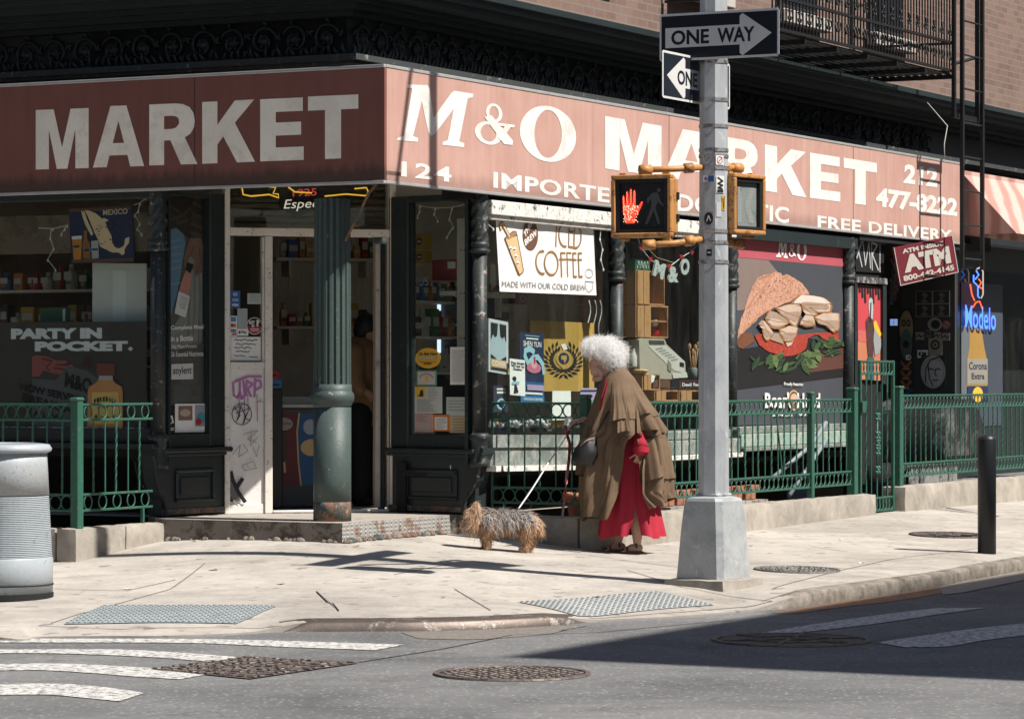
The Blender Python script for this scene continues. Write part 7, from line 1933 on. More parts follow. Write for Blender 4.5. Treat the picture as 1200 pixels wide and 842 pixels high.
def thick_letter(ch, bl, br, tl, d):
    vs, fs = text2d(ch, .05); A, B_, C_ = (FR.hit(*p, d) for p in (bl, br, tl)); mb = MB()
    f = lambda a, b, dd: FR.w(A[0] + (B_[0] - A[0]) * a + (C_[0] - A[0]) * b, dd, A[1] + (B_[1] - A[1]) * a + (C_[1] - A[1]) * b)
    mb.add([f(a, b, d) for a, b in vs], fs, gm); mb.add([f(a, b, d + .012) for a, b in vs], fs, gm); mb.build('letter', parent=GA)
thick_letter('M', (765, 322), (777, 328), (769, 304), .07); thick_letter('&', (783, 331), (795, 331), (784, 312), .07); thick_letter('O', (797, 321), (807, 323), (799, 302), .07)
# string lights over the glass (several lengths)
lite = C('string light white', (.60, .58, .52), .5)
def lights(name, label, fr, d, runs):
    o = thing(name, label, 'string lights', fr.P(*runs[0][0], d))
    mb = MB()
    for r_ in runs: mb.tube([fr.P(x, y, d) for x, y in r_], .0035, lite, 5)
    mb.build('wire', parent=o); b = MB()
    for r_ in runs:
        for x, y in r_[1:]: b.ball(fr.P(x, y + 1, d), (.008, .008, .014), lite, 6, 5)
    b.build('bulb', parent=o); return o
lights('string_lights', 'white icicle lights hanging left of the MEXICO sign', FL, .12, [[(45, 267), (62, 268), (79, 264)], [(60, 268), (59, 279), (63, 291), (56, 304), (65, 316)], [(79, 264), (76, 268), (72, 274)]])
lights('string_lights', 'white icicle lights right of the MEXICO sign', FL, .12, [[(157, 240), (164, 238), (171, 232)], [(164, 238), (162, 247), (158, 252), (164, 262), (161, 268), (166, 274)]])
lights('string_lights', 'white icicle lights over the doorway papers', FSR, .05, [[(484, 239), (492, 241), (510, 244), (530, 243), (551, 238)], [(493, 240), (492, 247), (489, 254)], [(511, 243), (509, 250), (513, 258)], [(530, 243), (527, 256), (531, 266), (524, 277)], [(548, 240), (552, 248)]])
lights('string_lights', 'white lights strung round the coffee banner', FR, .005, [[(572, 246), (580, 252), (590, 246), (602, 251), (612, 250), (636, 254), (655, 258), (672, 266), (690, 268), (706, 262), (716, 255)], [(574, 250), (571, 262), (578, 268)], [(636, 252), (636, 257)], [(704, 268), (703, 280), (706, 292), (704, 304), (707, 315)]])
# cooler, shelf and packets seen through the right flank and coffee window
lamp = ME('fridge light', (.72, .86, 1.0), .8)
CO = thing('drinks_cooler', 'tall drinks cooler with bright edge light behind the doorway papers', 'cooler', FSR.w(FSR.x(520, .9), .9, .45))
mb = MB(); mb.box(FSR, FSR.x(511, .9), FSR.x(545, .9), .9, 1.3, .45, FSR.z(525, 345, .9), C('cooler black', (.02, .024, .03))); mb.build('cabinet', parent=CO)
mb = MB(); mb.box(FSR, FSR.x(513, .88), FSR.x(515.8, .88), .872, .89, FSR.z(514, 432, .88), FSR.z(514, 348, .88), lamp); mb.build('lamp_strip', parent=CO)
mb = MB()
for py in (382, 397, 420): mb.box(FSR, FSR.x(518, .88), FSR.x(536, .88), .87, .89, FSR.z(525, py, .88), FSR.z(525, py - 3, .88), shelf_m)
mb.build('shelf_edge', parent=CO)
mb = MB(); mb.box(FSR, FSR.x(535.5, .30), FSR.x(552, .30), .30, .33, FSR.z(543, 412, .3), FSR.z(543, 256, .3), shelf_m)
for py in (293, 343.5, 396):
    for px in (540, 544, 549): mb.ball(FSR.P(px, py, .298), (.006, .004, .006), black_p, 6, 4)
mb.box(FSR, FSR.x(516, .32), FSR.x(535, .32), .31, .6, FSR.z(525, 346, .32), FSR.z(525, 341, .32), shelf_m); mb.build('shelf_upright', label='cream perforated shelf upright behind the doorway glass', cat='shelf')
carton(FSR, FSR.x(506, .4), FSR.x(535, .4), .4, .6, FSR.z(520, 328, .4), FSR.z(520, 304, .4), C('carton red', (.24, .03, .04)), 'carton', 'red carton behind the doorway glass', draw=lambda S: S.rect(.65, .98, .55, .9, white_p))
S = px_sheet(FSR, 483, 502, 325, 335, .1); S.text('SIUS', .0, 1, .0, 1, C('window lettering', (.36, .36, .35)), 0); S.done('glass_lettering', 'pale SIUS lettering inside the doorway glass', 'lettering')
for i, (x0, x1, y0, y1) in enumerate(((484, 496, 274, 292), (484, 497, 294, 308))):
    carton(FSR, FSR.x(x0, .35), FSR.x(x1, .35), .35, .45, FSR.z(490, y1, .35), FSR.z(490, y0, .35), C('bag yellow', (.42, .24, .03)), 'snack_packet', ('upper', 'lower')[i] + ' yellow snack packet hanging behind doorway glass', 'packet', lambda S: (S.disc(.6, .5, .3, .25, black_p), S.rect(.45, .8, .45, .55, white_p)))
# coffee window: shelf, packets, bric-a-brac on the sill
mb = MB(); mb.box(FR, FR.x(572, .45), FR.x(604, .45), .45, .75, FR.z(590, 348.5, .45), FR.z(590, 343, .45), shelf_m); mb.box(FR, FR.x(586, .5), FR.x(588, .5), .5, .55, FR.z(587, 372, .5), FR.z(587, 349, .5), shelf_m); mb.box(FR, FR.x(596, .6), FR.x(604, .6), .6, .8, FR.z(600, 400, .6), FR.z(600, 395, .6), shelf_m); mb.build('wall_shelf', label='white shelf board below left end of coffee banner', cat='shelf')
carton(FR, FR.x(572, .5), FR.x(577, .5), .5, .6, FR.z(575, 342.5, .5), FR.z(575, 308, .5), C('carton citrus', (.45, .40, .16)), 'carton', 'tall yellow white carton on the shelf beside coffee banner', draw=lambda S: (S.rect(.5, 1, 0, 1, white_p), S.disc(.4, .2, .3, .1, orange_p)))
carton(FR, FR.x(577.5, .5), FR.x(581, .5), .5, .6, FR.z(579, 342.5, .5), FR.z(579, 310, .5), white_p, 'carton', 'plain white carton on the shelf next to a yellow one', draw=lambda S: S.disc(.5, .12, .4, .08, orange_p))
carton(FR, FR.x(607, .5), FR.x(618, .5), .5, .6, FR.z(612, 356, .5), FR.z(612, 343, .5), C('carton maroon', (.16, .02, .03)), 'carton', 'maroon carton with pale ring below the coffee banner', draw=lambda S: S.ring(.5, .5, .3, .35, .3, C('pinkish', (.45, .25, .25))))
sil = [C('foil silver', (.45, .46, .46), .3, .3), C('knick grey', (.10, .10, .105), .5, .4), C('knick white', (.55, .53, .49)), C('knick yellow', (.52, .32, .05)), C('knick blue', (.07, .13, .28))]
rg = random.Random(9)
labs = {}
def trinket(k, px, py, d, s):
    """small ornaments of a few shapes: jar, bowl, bundle"""
    m = sil[rg.choices((0, 1, 2, 3, 4), (4, 3, 3, 1.5, 1))[0]]; x, z = FR.hit(px, py, d); mb = MB(); p = FR.w(x, d, z)
    if k % 3 == 0: mb.lathe(p, [(s * .6, 0), (s * .75, s * .5), (s * .5, s * 1.2), (s * .35, s * 1.6), (s * .45, s * 1.7)], m, 12)
    elif k % 3 == 1: mb.lathe(p, [(s * .4, 0), (s * .5, .008), (s, s * .7), (s * .95, s * .72), (s * .4, s * .15)], m, 14)
    else:
        for q in range(9): mb.ball(p + Vector((rg.uniform(-1, 1) * s, rg.uniform(-.4, .4) * s, rg.uniform(.25, 1.0) * s)), s * rg.uniform(.28, .5), m, 7, 5)
    nm = ('ornament_jar', 'ornament_bowl', 'ornament_cluster')[k % 3]
    return mb.build(nm, smooth=True, label=('small jar among the trinkets on the coffee window sill', 'small bowl among the trinkets on the coffee window sill', 'small bead cluster among the trinkets on the coffee window sill')[k % 3], cat='ornament', group='trinkets on the coffee window sill')
k = 0
for px in range(576, 692, 6):
    for d in (.16, .24): trinket(k, px + rg.uniform(-2, 2), 500.5, d, rg.uniform(.028, .05)); k += 1
for px in (585, 606, 628, 640, 662): carton(FR, FR.x(px, .30), FR.x(px + 9, .30), .30, .36, 1.02, 1.02 + rg.uniform(.1, .2), sil[rg.choice((1, 2, 4))], 'keepsake_box', 'upright box behind the trinkets on the coffee window sill', 'box', group='boxes behind the trinkets')
# hanging chains right of the board, behind the coffee window
mb = MB()
for px in (690, 697, 703, 709): mb.tube([FR.P(px + 2 * math.sin(i), 352 + i * 7, .35) for i in range(8)], .006, sil[rg.choice((0, 2))], 5)
mb.build('bead_curtain', smooth=True, label='hanging bead strands at the right of the coffee window', cat='beads')
# dark mirror with a pale chalk curve at the left of the till window
S = Sheet(FR, (733, 430), (752, 430), (733, 285), .5); S.back(black_p, .01)
chalk = C('chalk blue', (.18, .23, .26)); S.pstroke([(729 + 7 * math.sin(t / 9 * 3.14), 320 + t * 6) for t in range(10)], .03, chalk); S.pstroke([(733 + 12 * math.sin(t / 9 * 1.57), 300 + t * 5) for t in range(10)], .008, chalk)
for x in (731, 737): S.k = 3; S.pstroke([(x, 384), (x + 3, 392), (x, 400), (x - 3, 392), (x, 384)], .012, chalk)
S.done('chalk_painting', 'black panel with pale chalk swirls left of the wooden crates', 'painting')

# ================================================================ inside the doorway: shelves, freezer
SHF = []
def wall_shelf(fr, d, xa, xb, z, label):
    o = thing('store_shelf', label, 'shelf', fr.w((xa + xb) / 2, d, z)); mb = MB(); mb.box(fr, xa, xb, d, d + .35, z - .025, z, shelf_m, .004); mb.build('shelf_board', parent=o)
    for x in (xa + .12, xb - .12):
        mb = MB(); mb.prism(fr, [(x, z - .026), (x, z - .15), (x + .02, z - .16), (x + .025, z - .026)], d + .05, d + .33, shelf_m); mb.build('bracket', parent=o)
    return o
dI = 2.2
xa, xb = FD.x(324, dI), FD.x(447, dI)
rg2 = random.Random(21)
gcol = [C('packet ' + n, c) for n, c in (('brown', (.20, .11, .05)), ('red', (.26, .03, .03)), ('blue', (.03, .10, .24)), ('yellow', (.42, .26, .04)), ('white', (.40, .38, .34)), ('green', (.06, .15, .06)), ('orange', (.38, .14, .03)), ('black', (.03, .03, .03)))]
protos = []
def grocery(fr, x, d, z, w, h, m, kind, label, group):
    o = thing('grocery_packet', label, 'packet', fr.w(x, d, z), group); mb = MB()
    if kind == 0: mb.box(fr, x - w / 2, x + w / 2, d, d + .10, z, z + h, m, .004)
    else: mb.lathe(fr.w(x, d + .05, z), [(w / 2, 0), (w / 2, h * .6), (w * .2, h * .8), (w * .2, h)], m, 12)
    mb.build('pack', parent=o)
    S = Sheet(fr, (x - w * .4, z + h * .15), (x + w * .4, z + h * .15), (x - w * .4, z + h * .7), d - .004, px=False); S.rect(0, 1, .4, 1, gcol[4]); S.rect(.2, .8, .1, .3, gcol[rg2.randrange(8)]); S.done('pack_label', parent=o)
    return o
for k, py in enumerate((302, 382)):
    z = FD.z(385, py, dI)
    wall_shelf(FD, dI, xa, xb, z, ('upper', 'lower')[k] + ' store shelf seen behind the corner column')
    x = xa + .04
    while x < xb - .05:
        w = rg2.uniform(.05, .09); h = rg2.uniform(.10, .20)
        grocery(FD, x + w / 2, dI + .02, z + .001, w, h, gcol[rg2.randrange(8)], rg2.randrange(2), ('packet on the upper store shelf behind the corner column', 'packet on the lower store shelf behind the corner column')[k], ('packets on the upper shelf', 'packets on the lower shelf')[k]); x += w + .008
mb = MB(); n = 14
for i in range(n + 1): mb.box(FD, xa + (xb - xa) * i / n - .003, xa + (xb - xa) * i / n + .003, dI + .36, dI + .37, FD.z(385, 370, dI), FD.z(385, 285, dI) + .35, shelf_m)
for i in range(9): z = FD.z(385, 370, dI) + i * .1; mb.box(FD, xa, xb, dI + .372, dI + .38, z, z + .006, shelf_m)
mb.build('wire_rack', label='pale wire grid rack behind the store shelves', cat='rack')
mb = MB(); mb.box(FD, -3.4, 3.2, 3.2, 3.25, .42, 2.96, inside); mb.build('inner_wall', kind='structure')
dF = .75
FZ = thing('ice_cream_freezer', 'ice cream freezer with red and blue printed front inside the doorway', 'freezer', FD.w(FD.x(350, dF), dF, .43))
x0, x1 = FD.x(316, dF), FD.x(405, dF); zt_ = FD.z(345, 478, dF); zb_ = FD.z(345, 570, dF)
mb = MB(); mb.box(FD, x0, x1, dF, dF + .6, .43, zt_, C('freezer body', (.05, .05, .055)), .01); mb.build('cabinet', parent=FZ)
S = Sheet(FD, (316, 568), (400, 568), (316, 484), dF - .002)
S.ppoly([(316, 484), (350, 484), (347, 505), (349, 540), (352, 568), (316, 568)], C('freezer dark red', (.11, .018, .018))); S.ppoly([(351, 484), (400, 484), (400, 568), (353, 568), (349.5, 530), (348.5, 505)], C('freezer blue', (.02, .085, .20))); S.k = 2
S.pstroke([(350.5, 484), (348, 505), (349.5, 540), (352.5, 568)], .012, tan_p); S.ppoly([(332 + 11 * math.cos(t * .25), 496.5 + 7.5 * math.sin(t * .25)) for t in range(25)], C('freezer oval', (.32, .28, .24))); S.k = 4; S.ptext('Haagen-Dazs', (323, 498), (341, 498), (323, 494.5), black_p, .02)
S.ppoly([(330, 505), (334, 505), (337, 525), (335, 541), (329, 540), (327, 524)], C('choc bar', (.06, .03, .02))); S.ppoly([(331.5, 541), (334, 541), (335, 553), (332.5, 554)], tan_p); S.ppoly([(320, 508), (325, 507), (328, 512), (326, 520), (319, 519)], tan_p); S.ppoly([(365 + 13 * math.cos(t * .25), 524 + 10 * math.sin(t * .25)) for t in range(25)], tan_p); S.ppoly([(363 + 8 * math.cos(t * .25), 500 + 9 * math.sin(t * .25)) for t in range(25)], C('pale tint', (.3, .33, .38)))
S.done('printed_front', parent=FZ)
mb = MB(); mb.box(FD, x0, x1, dF + .02, dF + .6, zt_, zt_ + .03, shelf_m, .006); mb.prism(FD, [(x0 + .05, zt_ + .031), (x1 - .05, zt_ + .031), (x1 - .1, zt_ + .09), (x0 + .1, zt_ + .09)], dF + .1, dF + .5, C('freezer lid glass', (.16, .19, .20), .08)); mb.build('lid', parent=FZ)
carton(FD, FD.x(318, .6), FD.x(327, .6), .6, .7, FD.z(322, 444, .6), FD.z(322, 434, .6), C('carton scarlet', (.34, .02, .03)), 'carton', 'small scarlet carton just inside the door frame', draw=lambda S: S.rect(.1, .6, .3, .6, black_p))
carton(FD, FD.x(318, .6), FD.x(330.5, .6), .6, .7, FD.z(322, 455, .6), FD.z(322, 444.5, .6), C('carton azure', (.03, .15, .30)), 'carton', 'small azure carton under the scarlet one', draw=lambda S: S.rect(.1, .8, .3, .5, black_p))
mb = MB(); mb.box(FD, FD.x(318, .6), FD.x(331, .6), .59, .72, .43, FD.z(322, 455, .6) - .001, C('stand black', (.02, .02, .02)), .01); mb.build('display_stand', label='black stand under the two small cartons', cat='stand') 
# left window: dark shelves of stock behind
mb = MB(); mb.box(FL, -8.8, -2.05, 1.6, 1.62, .43, 2.9, M('dark brown back board', (.10, .075, .05), .8)); mb.box(FL, -8.8, -2.05, .12, .16, 2.40, 2.69, MW('brown blind', (.15, .11, .07), (.09, .065, .04), .45, 5)); mb.build('window_back_board', label='brown boarding behind the left window display', cat='board')

# stock deeper in the shop, dim behind the coffee window and the left window
for fr_, d_, xs, zs_, lab, grp in ((FR, .85, (1.9, 3.6), (1.50, 1.78, 2.06), 'packet on the dim racks behind the coffee window', 'packets on the racks behind the coffee window'), (FL, .9, (-5.2, -2.2), (1.55, 1.85, 2.15), 'packet on the dim racks behind the left window', 'packets on the racks behind the left window')):
    R_ = thing('store_shelf', 'dim rack of packets behind the ' + ('coffee' if fr_ is FR else 'left') + ' window', 'shelf', fr_.w(xs[0], d_, zs_[0]))
    for z in zs_:
        mb = MB(); mb.box(fr_, xs[0], xs[1], d_ - .01, d_ + .2, z - .02, z, shelf_m); mb.build('shelf_board', parent=R_)
        x = xs[0] + .06
        while x < xs[1] - .08:
            w = rg2.uniform(.07, .13); grocery(fr_, x + w / 2, d_, z + .001, w, rg2.uniform(.12, .22), gcol[rg2.randrange(8)], rg2.randrange(2), lab, grp); x += w + rg2.uniform(.01, .06)
# small litter on the pavement
for px, py in ((228, 634), (250, 668), (418, 640), (520, 700), (880, 640), (985, 632), (700, 700), (330, 684), (1010, 660), (150, 690)):
    p = gp(px, py); mb = MB(); a = rg.uniform(0, 3); s_ = rg.uniform(.015, .035); ex, ey = Vector((math.cos(a), math.sin(a), 0)) * s_, Vector((-math.sin(a), math.cos(a), 0)) * s_ * .6
    mb.grid([[p - ex - ey + Vector((0, 0, .004)), p + ex - ey + Vector((0, 0, .014))], [p - ex + ey + Vector((0, 0, .012)), p + ex + ey + Vector((0, 0, .004))]], (paper_w, tan_p, brown_p)[rg.randrange(3)])
    mb.build('litter_scrap', label='tiny scrap of litter on the corner sidewalk', cat='litter', group='litter scraps on the sidewalk')
# ================================================================ areaway things behind the fences
terra = M('terracotta', (.42, .20, .12), .85, .2); brickl = MW('loose brick', (.33, .14, .085), (.20, .10, .07), .45, 12, .9, bump=.6)
def pot(px, py, d, s, label):
    x, z = FR.hit(px, py, d); p = FR.w(x, d, z); o = thing('flower_pot', label, 'flower pot', p)
    mb = MB(); mb.lathe(p, [(.07 * s, 0), (.10 * s, .17 * s), (.10 * s, .175 * s)], terra, 20); mb.build('pot_body', parent=o, smooth=True)
    mb = MB(); mb.lathe(p, [(.115 * s, .175 * s), (.118 * s, .225 * s), (.10 * s, .228 * s), (.095 * s, .19 * s)], terra, 20); mb.build('pot_rim', parent=o, smooth=True)
pot(676, 606, -.45, .85, 'terracotta pot left of the return fence post'); pot(697, 607, -.60, .7, 'small terracotta pot behind the stooped person')
mb0 = None
def brick_at(i, px, d, z):
    x = FR.x(px, d); mb = MB(); mb.box(FR, x - .1, x + .1, d - .05, d + .05, z, z + .06, brickl, .006); mb.build('loose_brick', label='loose red brick stacked behind the middle fence', cat='brick', group='bricks behind the middle fence')
mb = MB(); mb.box(FR, FR.x(770, -.5), FR.x(885, -.5), -.62, -.35, -.39, .414, plinth_m); mb.build('brick_ledge', label='concrete ledge that carries the loose bricks', cat='ledge')
for r_ in range(2):
    for i in range(7): brick_at(i, 778 + i * 16 + r_ * 5, -.5, .416 + r_ * .062)
# rubbish bin and ribbed can behind the gate and far fence
tarp = MW('black refuse cover', (.022, .022, .024), (.22, .21, .205), .36, 2.2, .35, col2=(.06, .10, .11), bump=.3, soft=.12)  # grey patches mottled over the black
xc, dc = FR.x(1082, .1), .1
mb = MB(); rows = []
for i in range(25):
    a = math.pi * i / 24
    rows.append([FR.w(xc - .62 * math.cos(a), -.35 + dd, .62 + .62 * math.sin(a) ** .8) for dd in (0, .25, .5, .8)])
mb.grid(rows, tarp); mb.poly([r_[0] for r_ in rows], tarp); mb.build('lid', smooth=True, label='domed dark refuse bin cover with grey patches behind far fence', cat='bin cover').name = 'bin_cover'
ribm = MW('ribbed zinc', (.34, .34, .34), (.14, .13, .12), .45, 9, .5, metal=.4)
mb = MB(); rows = []
for i in range(121):
    x = FR.x(1056, -.3) + (FR.x(1112, -.3) - FR.x(1056, -.3)) * i / 120; dd = -.38 + .018 * math.sin(i * .95)
    rows.append([FR.w(x, dd, .30), FR.w(x, dd, .60)])
mb.grid(rows, ribm); mb.box(FR, FR.x(1056, -.3), FR.x(1112, -.3), -.35, .3, .25, .60, black_m); mb.build('ribbed_bin', smooth=True, label='ribbed zinc bin under the domed cover beyond the gate', cat='bin')
mb = MB()
for py in (500, 520): mb.tube([FR.P(905 + (py - 500), py + 60, -.1), FR.P(950, py + 22, -.1), FR.P(968, py - 5, -.1)], .022, C('hose grey', (.20, .24, .25)), 8)
mb.build('hose', smooth=True, label='grey hose looped behind the middle fence', cat='hose')
p = gp(1043, 597); mb = MB()
for i in range(5): 
    v = [p + Vector((rg.uniform(-.1, .1), rg.uniform(-.05, .05), rg.uniform(.0, .07))) for _ in range(4)]; mb.poly(v, paper_w)
mb.build('paper_scrap', label='crumpled white paper scrap at the foot of the gate', cat='litter')

# ================================================================ right end: stickered door recess, red panel, neon
xr0, xr1 = FR.x(1003), FR.x(1119)
FJ = Frame(*uv(xr1, 0).xy, FL.ang)
mb = MB(); mb.box(FR, FR.x(1040), xr1, .86, .9, .42, 2.86, green_black); mb.box(FR, FR.x(1040) - .05, FR.x(1040), .06, .86, .42, 2.86, green_black); mb.box(FR, xr1, xr1 + .05, .0, .86, .42, 2.86, C('door cheek', (.045, .045, .042))); mb.box(FR, xr0, FR.x(1040) - .051, .06, .10, .42, 2.86, black_m); mb.box(FR, xr0, xr1 + .6, -.04, .05, 2.78, 2.86, black_m)
mb.box(FR, FR.x(1040), xr1, -.6, .86, .2, .42, plinth_m)
bpart(mb, 'door_recess')
mb = MB(); a, b = FR.x(1120), FR.x(1120) + 14
mb.box(FR, a + .052, a + .25, .03, .12, .42, 2.86, green_black); mb.box(FR, a + .25, b, .05, .056, 1.25, 2.60, glassy); mb.box(FR, a + .25, b, .03, .25, .42, 1.248, green_black); mb.box(FR, a + .25, b, .03, .25, 2.602, 2.86, green_black); mb.box(FR, a + .25, b, .5, .55, .42, 2.86, black_m)
bpart(mb, 'side_window')
# awning of the neighbour beyond the sign
m, nt, out = new_mat('striped awning cloth'); wv = node(nt, 'ShaderNodeTexWave'); wv.inputs['Scale'].default_value = 1.4; wv.inputs['Distortion'].default_value = 2.5; nt.links.new(coords(nt, 1), wv.inputs['Vector']); principled(nt, out, ramp(nt, [(.2, (.38, .20, .16)), (.75, (.55, .36, .31))], wv.outputs['Fac']), .8)
mb = MB(); xw = FR.x(1131, -.06) + .06
mb.prism(Frame(*FR.w(xw, 0, 0).xy, FR.ang), [(0, 2.95), (6, 2.95), (6, 3.62), (0, 3.62)], -.02, .02, m); mb.poly([FR.w(xw, .02, 3.62), FR.w(xw + 6, .02, 3.62), FR.w(xw + 6, -.6, 2.95), FR.w(xw, -.6, 2.95)], m); mb.poly([FR.w(xw, .02, 3.62), FR.w(xw, -.6, 2.95), FR.w(xw, .02, 2.95)], m)
mb.build('neighbour_awning', label='faded pink awning beyond the end of the market sign', cat='awning')
# graffiti panel and red painting
S = Sheet(FR, (1003, 318), (1036, 320), (1003, 280), .04)
S.back(black_p, .01); wl = C('chalk graffiti', (.42, .42, .42))
for pts in ([(1003, 282), (1010, 312)], [(1010, 282), (1004, 302)], [(1011, 283), (1014, 310), (1018, 284), (1020, 314)], [(1021, 284), (1022, 316)], [(1021, 284), (1028, 287), (1022, 298), (1029, 316)], [(1027, 283), (1037, 285)], [(1031, 285), (1031, 318)]): S.k = 1; S.pstroke(pts, .022, wl)
S.done('graffiti_board', 'black fascia board scrawled with pale graffiti letters', 'board')
S = Sheet(FR, (1005.5, 444), (1034.5, 446), (1005, 333), .03); S.back(C('panel orange', (.48, .17, .09)), .02)
pr = C('panel red', (.50, .06, .07)); S.rect(0, 1, .52, 1, pr); S.rect(0, 1, .40, .52, C('panel rose', (.50, .115, .10)))
for i in range(9): x = .05 + i * .11; S.k = 3; S.stroke([(x, .99), (x + .02, .93 - .05 * (i % 3))], .05, black_p)
S.k = 4; S.poly([(.42, .84), (.50, .88), (.58, .86), (.60, .76), (.58, .66), (.52, .60), (.46, .66), (.42, .76)], C('panel pale green', (.36, .44, .42))); S.k = 5; S.poly([(.30, .62), (.42, .68), (.60, .64), (.62, .40), (.58, .22), (.40, .22), (.34, .40)], C('panel umber', (.075, .035, .03))); S.poly([(.64, .58), (.84, .50), (.94, .42), (.86, .30), (.66, .26), (.60, .42)], C('panel grey', (.28, .28, .28))); S.poly([(.60, .62), (.70, .64), (.92, .50), (.86, .46), (.62, .56)], yellow_p)
S.k = 7; S.poly([(.36, .24), (.62, .24), (.62, .0), (.34, .0)], C('panel teal', (.03, .10, .10))); S.k = 8; S.stroke([(.50, .82), (.48, .70), (.47, .62)], .02, black_p)
S.done('figure_painting', 'red and orange painted panel of a standing figure behind gate', 'painting')
mb = MB()
for a, b, c, e in ((1002, 1005, 324, 450), (1035, 1039, 324, 450)): mb.box(FR, FR.x(a), FR.x(b), .0, .06, FR.z(1020, e), FR.z(1020, c), steel_trim if False else green_black)
mb.box(FR, FR.x(1002), FR.x(1039), -.01, .06, FR.z(1020, 332), FR.z(1020, 325), MW('chipped frame', (.05, .05, .05), (.30, .29, .28), .45, 14)); bpart(mb, 'panel_frame')
# stickers and scraps on the recessed door: each its own thing
dS = -.012
def sp(x0, x1, y0, y1, m, nm, label, cat, draw=None): 
    S = px_sheet(FJ, x0, x1, y0, y1, dS); S.back(m, .003)
    if draw: draw(S)
    return S.done(nm, label, cat)
cr = C('pasted cream', (.26, .24, .19)); dk = C('pasted dark', (.03, .03, .03)); drab = C('pasted drab', (.13, .125, .105))
def four(S):
    for i in range(2):
        for j in range(2): x, y = i * .5, j * .5; S.k = 1; S.rect(x + .02, x + .48, y + .02, y + .48, dk); S.poly([(x + .2, y + .05), (x + .3, y + .05), (x + .28, y + .2), (x + .38, y + .33), (x + .25, y + .45), (x + .17, y + .36), (x + .24, y + .26)], drab); S.disc(x + .26, y + .1, .1, .05, drab)
sp(1073, 1113, 341, 371, cr, 'pasted_print', 'dark four part pasted print below the ATM sign', 'print', four)
def spk(S): S.disc(.5, .5, .5, .5, cr); S.disc(.55, .5, .32, .34, dk); S.disc(.5, .5, .16, .18, black_p)
sp(1087, 1104, 372, 388, dk, 'sticker', 'round cream eye sticker on recessed dark door', 'sticker', spk)
sp(1104, 1114, 375, 386, dk, 'sticker', 'small red ring sticker on recessed dark door', 'sticker', lambda S: (S.disc(.5, .5, .45, .45, grey_p), S.ring(.5, .5, .5, .5, .2, red_p), S.stroke([(.2, .7), (.8, .3)], .01, red_p)))
sp(1088, 1104, 396, 417, cr, 'sticker', 'cream tag shaped sticker with black disc on recessed door', 'sticker', lambda S: (S.disc(.5, .62, .34, .28, dk), S.disc(.5, .62, .2, .17, cr), S.disc(.5, .62, .09, .08, dk)))
sp(1075, 1087, 410, 419, white_p, 'sticker', 'small white KM sticker on recessed door', 'sticker', lambda S: S.text('KM', .12, .88, .2, .8, black_p, .05))
def facep(S):
    S.disc(.5, .5, .5, .5, C('chalk grey', (.34, .33, .32)), 30); S.disc(.54, .46, .34, .40, C('chalk grey light', (.42, .40, .385)), 30)
    for pts in ([(.2, .2), (.22, .6), (.4, .86), (.7, .92)], [(.3, .55), (.42, .6), (.52, .56)], [(.62, .56), (.72, .6), (.8, .56)], [(.6, .58), (.58, .42), (.66, .38)], [(.5, .26), (.62, .24), (.7, .27)], [(.3, .75), (.36, .3), (.5, .08)]): S.k = 4; S.stroke(pts, .012, dk)
sp(1079, 1108, 416, 455, dk, 'drawing', 'pale chalk face drawing low on the recessed door', 'drawing', facep)
for i, (x0, x1, y0, y1) in enumerate(((1073, 1083, 389, 398), (1085, 1091, 386, 395), (1095, 1102, 389, 397), (1104, 1113, 390, 399))):
    sp(x0, x1, y0, y1, cr if i != 1 else drab, 'sticker', ('torn cream scrap left above the tag sticker', 'drab scrap below the eye sticker', 'little cream scrap above the tag sticker', 'torn cream scrap below the red ring sticker')[i], 'sticker', lambda S: S.stroke([(.1, .4), (.4, .7), (.6, .3), (.9, .6)], .012, dk))
# totem painted on the door jamb
S = px_sheet(FJ, 1053, 1071, 362, 465, -.013); S.back(dk, .01); oc = C('totem ochre', (.30, .22, .11)); tq = C('totem teal', (.05, .16, .15)); oran = C('totem rust', (.32, .12, .05))
S.disc(.5, .78, .44, .2, oc); S.disc(.5, .60, .40, .17, drab); S.disc(.34, .84, .14, .04, dk); S.disc(.66, .84, .14, .04, dk); S.k = 3; S.disc(.34, .84, .07, .02, oc); S.disc(.66, .84, .07, .02, oc); S.disc(.5, .70, .22, .05, tq); S.disc(.5, .60, .2, .04, dk); S.ring(.5, .6, .3, .12, .2, tq)
for j in range(3): S.k = 5; S.stroke([(.2, .40 - j * .11), (.5, .33 - j * .11), (.8, .40 - j * .11)], .03, oran); S.stroke([(.3, .32 - j * .11), (.7, .32 - j * .11)], .02, oc)
S.text('ID', .5, .85, .42, .48, white_p, .05); S.stroke([(.1, .08), (.4, .03), (.9, .08)], .03, blue_p); S.done('painted_board', 'narrow totem faced painted board left of the recessed door', 'board')
S = px_sheet(FJ, 1042, 1056, 300, 360, -.013); S.back(dk, .01)
for i in range(10): S.k = 1; S.stroke([(rg.uniform(.05, .9), rg.uniform(.05, .95)) for _ in range(4)], .014, [cr, drab, C('scrawl pink', (.26, .08, .09)), C('scrawl blue', (.08, .12, .2))][i % 4])
S.done('graffiti_board', 'scrawled narrow board hanging left under the ATM sign', 'board')
S = px_sheet(FJ, 1042, 1053, 372, 383, -.013); S.back(black_p, .01); S.rect(.1, .9, .15, .85, ME('screen blue', (.35, .5, 1.0), .35)); S.rect(.45, .5, .3, .7, black_p); S.done('lit_display', 'tiny pale blue lit display left of the totem board', 'display')
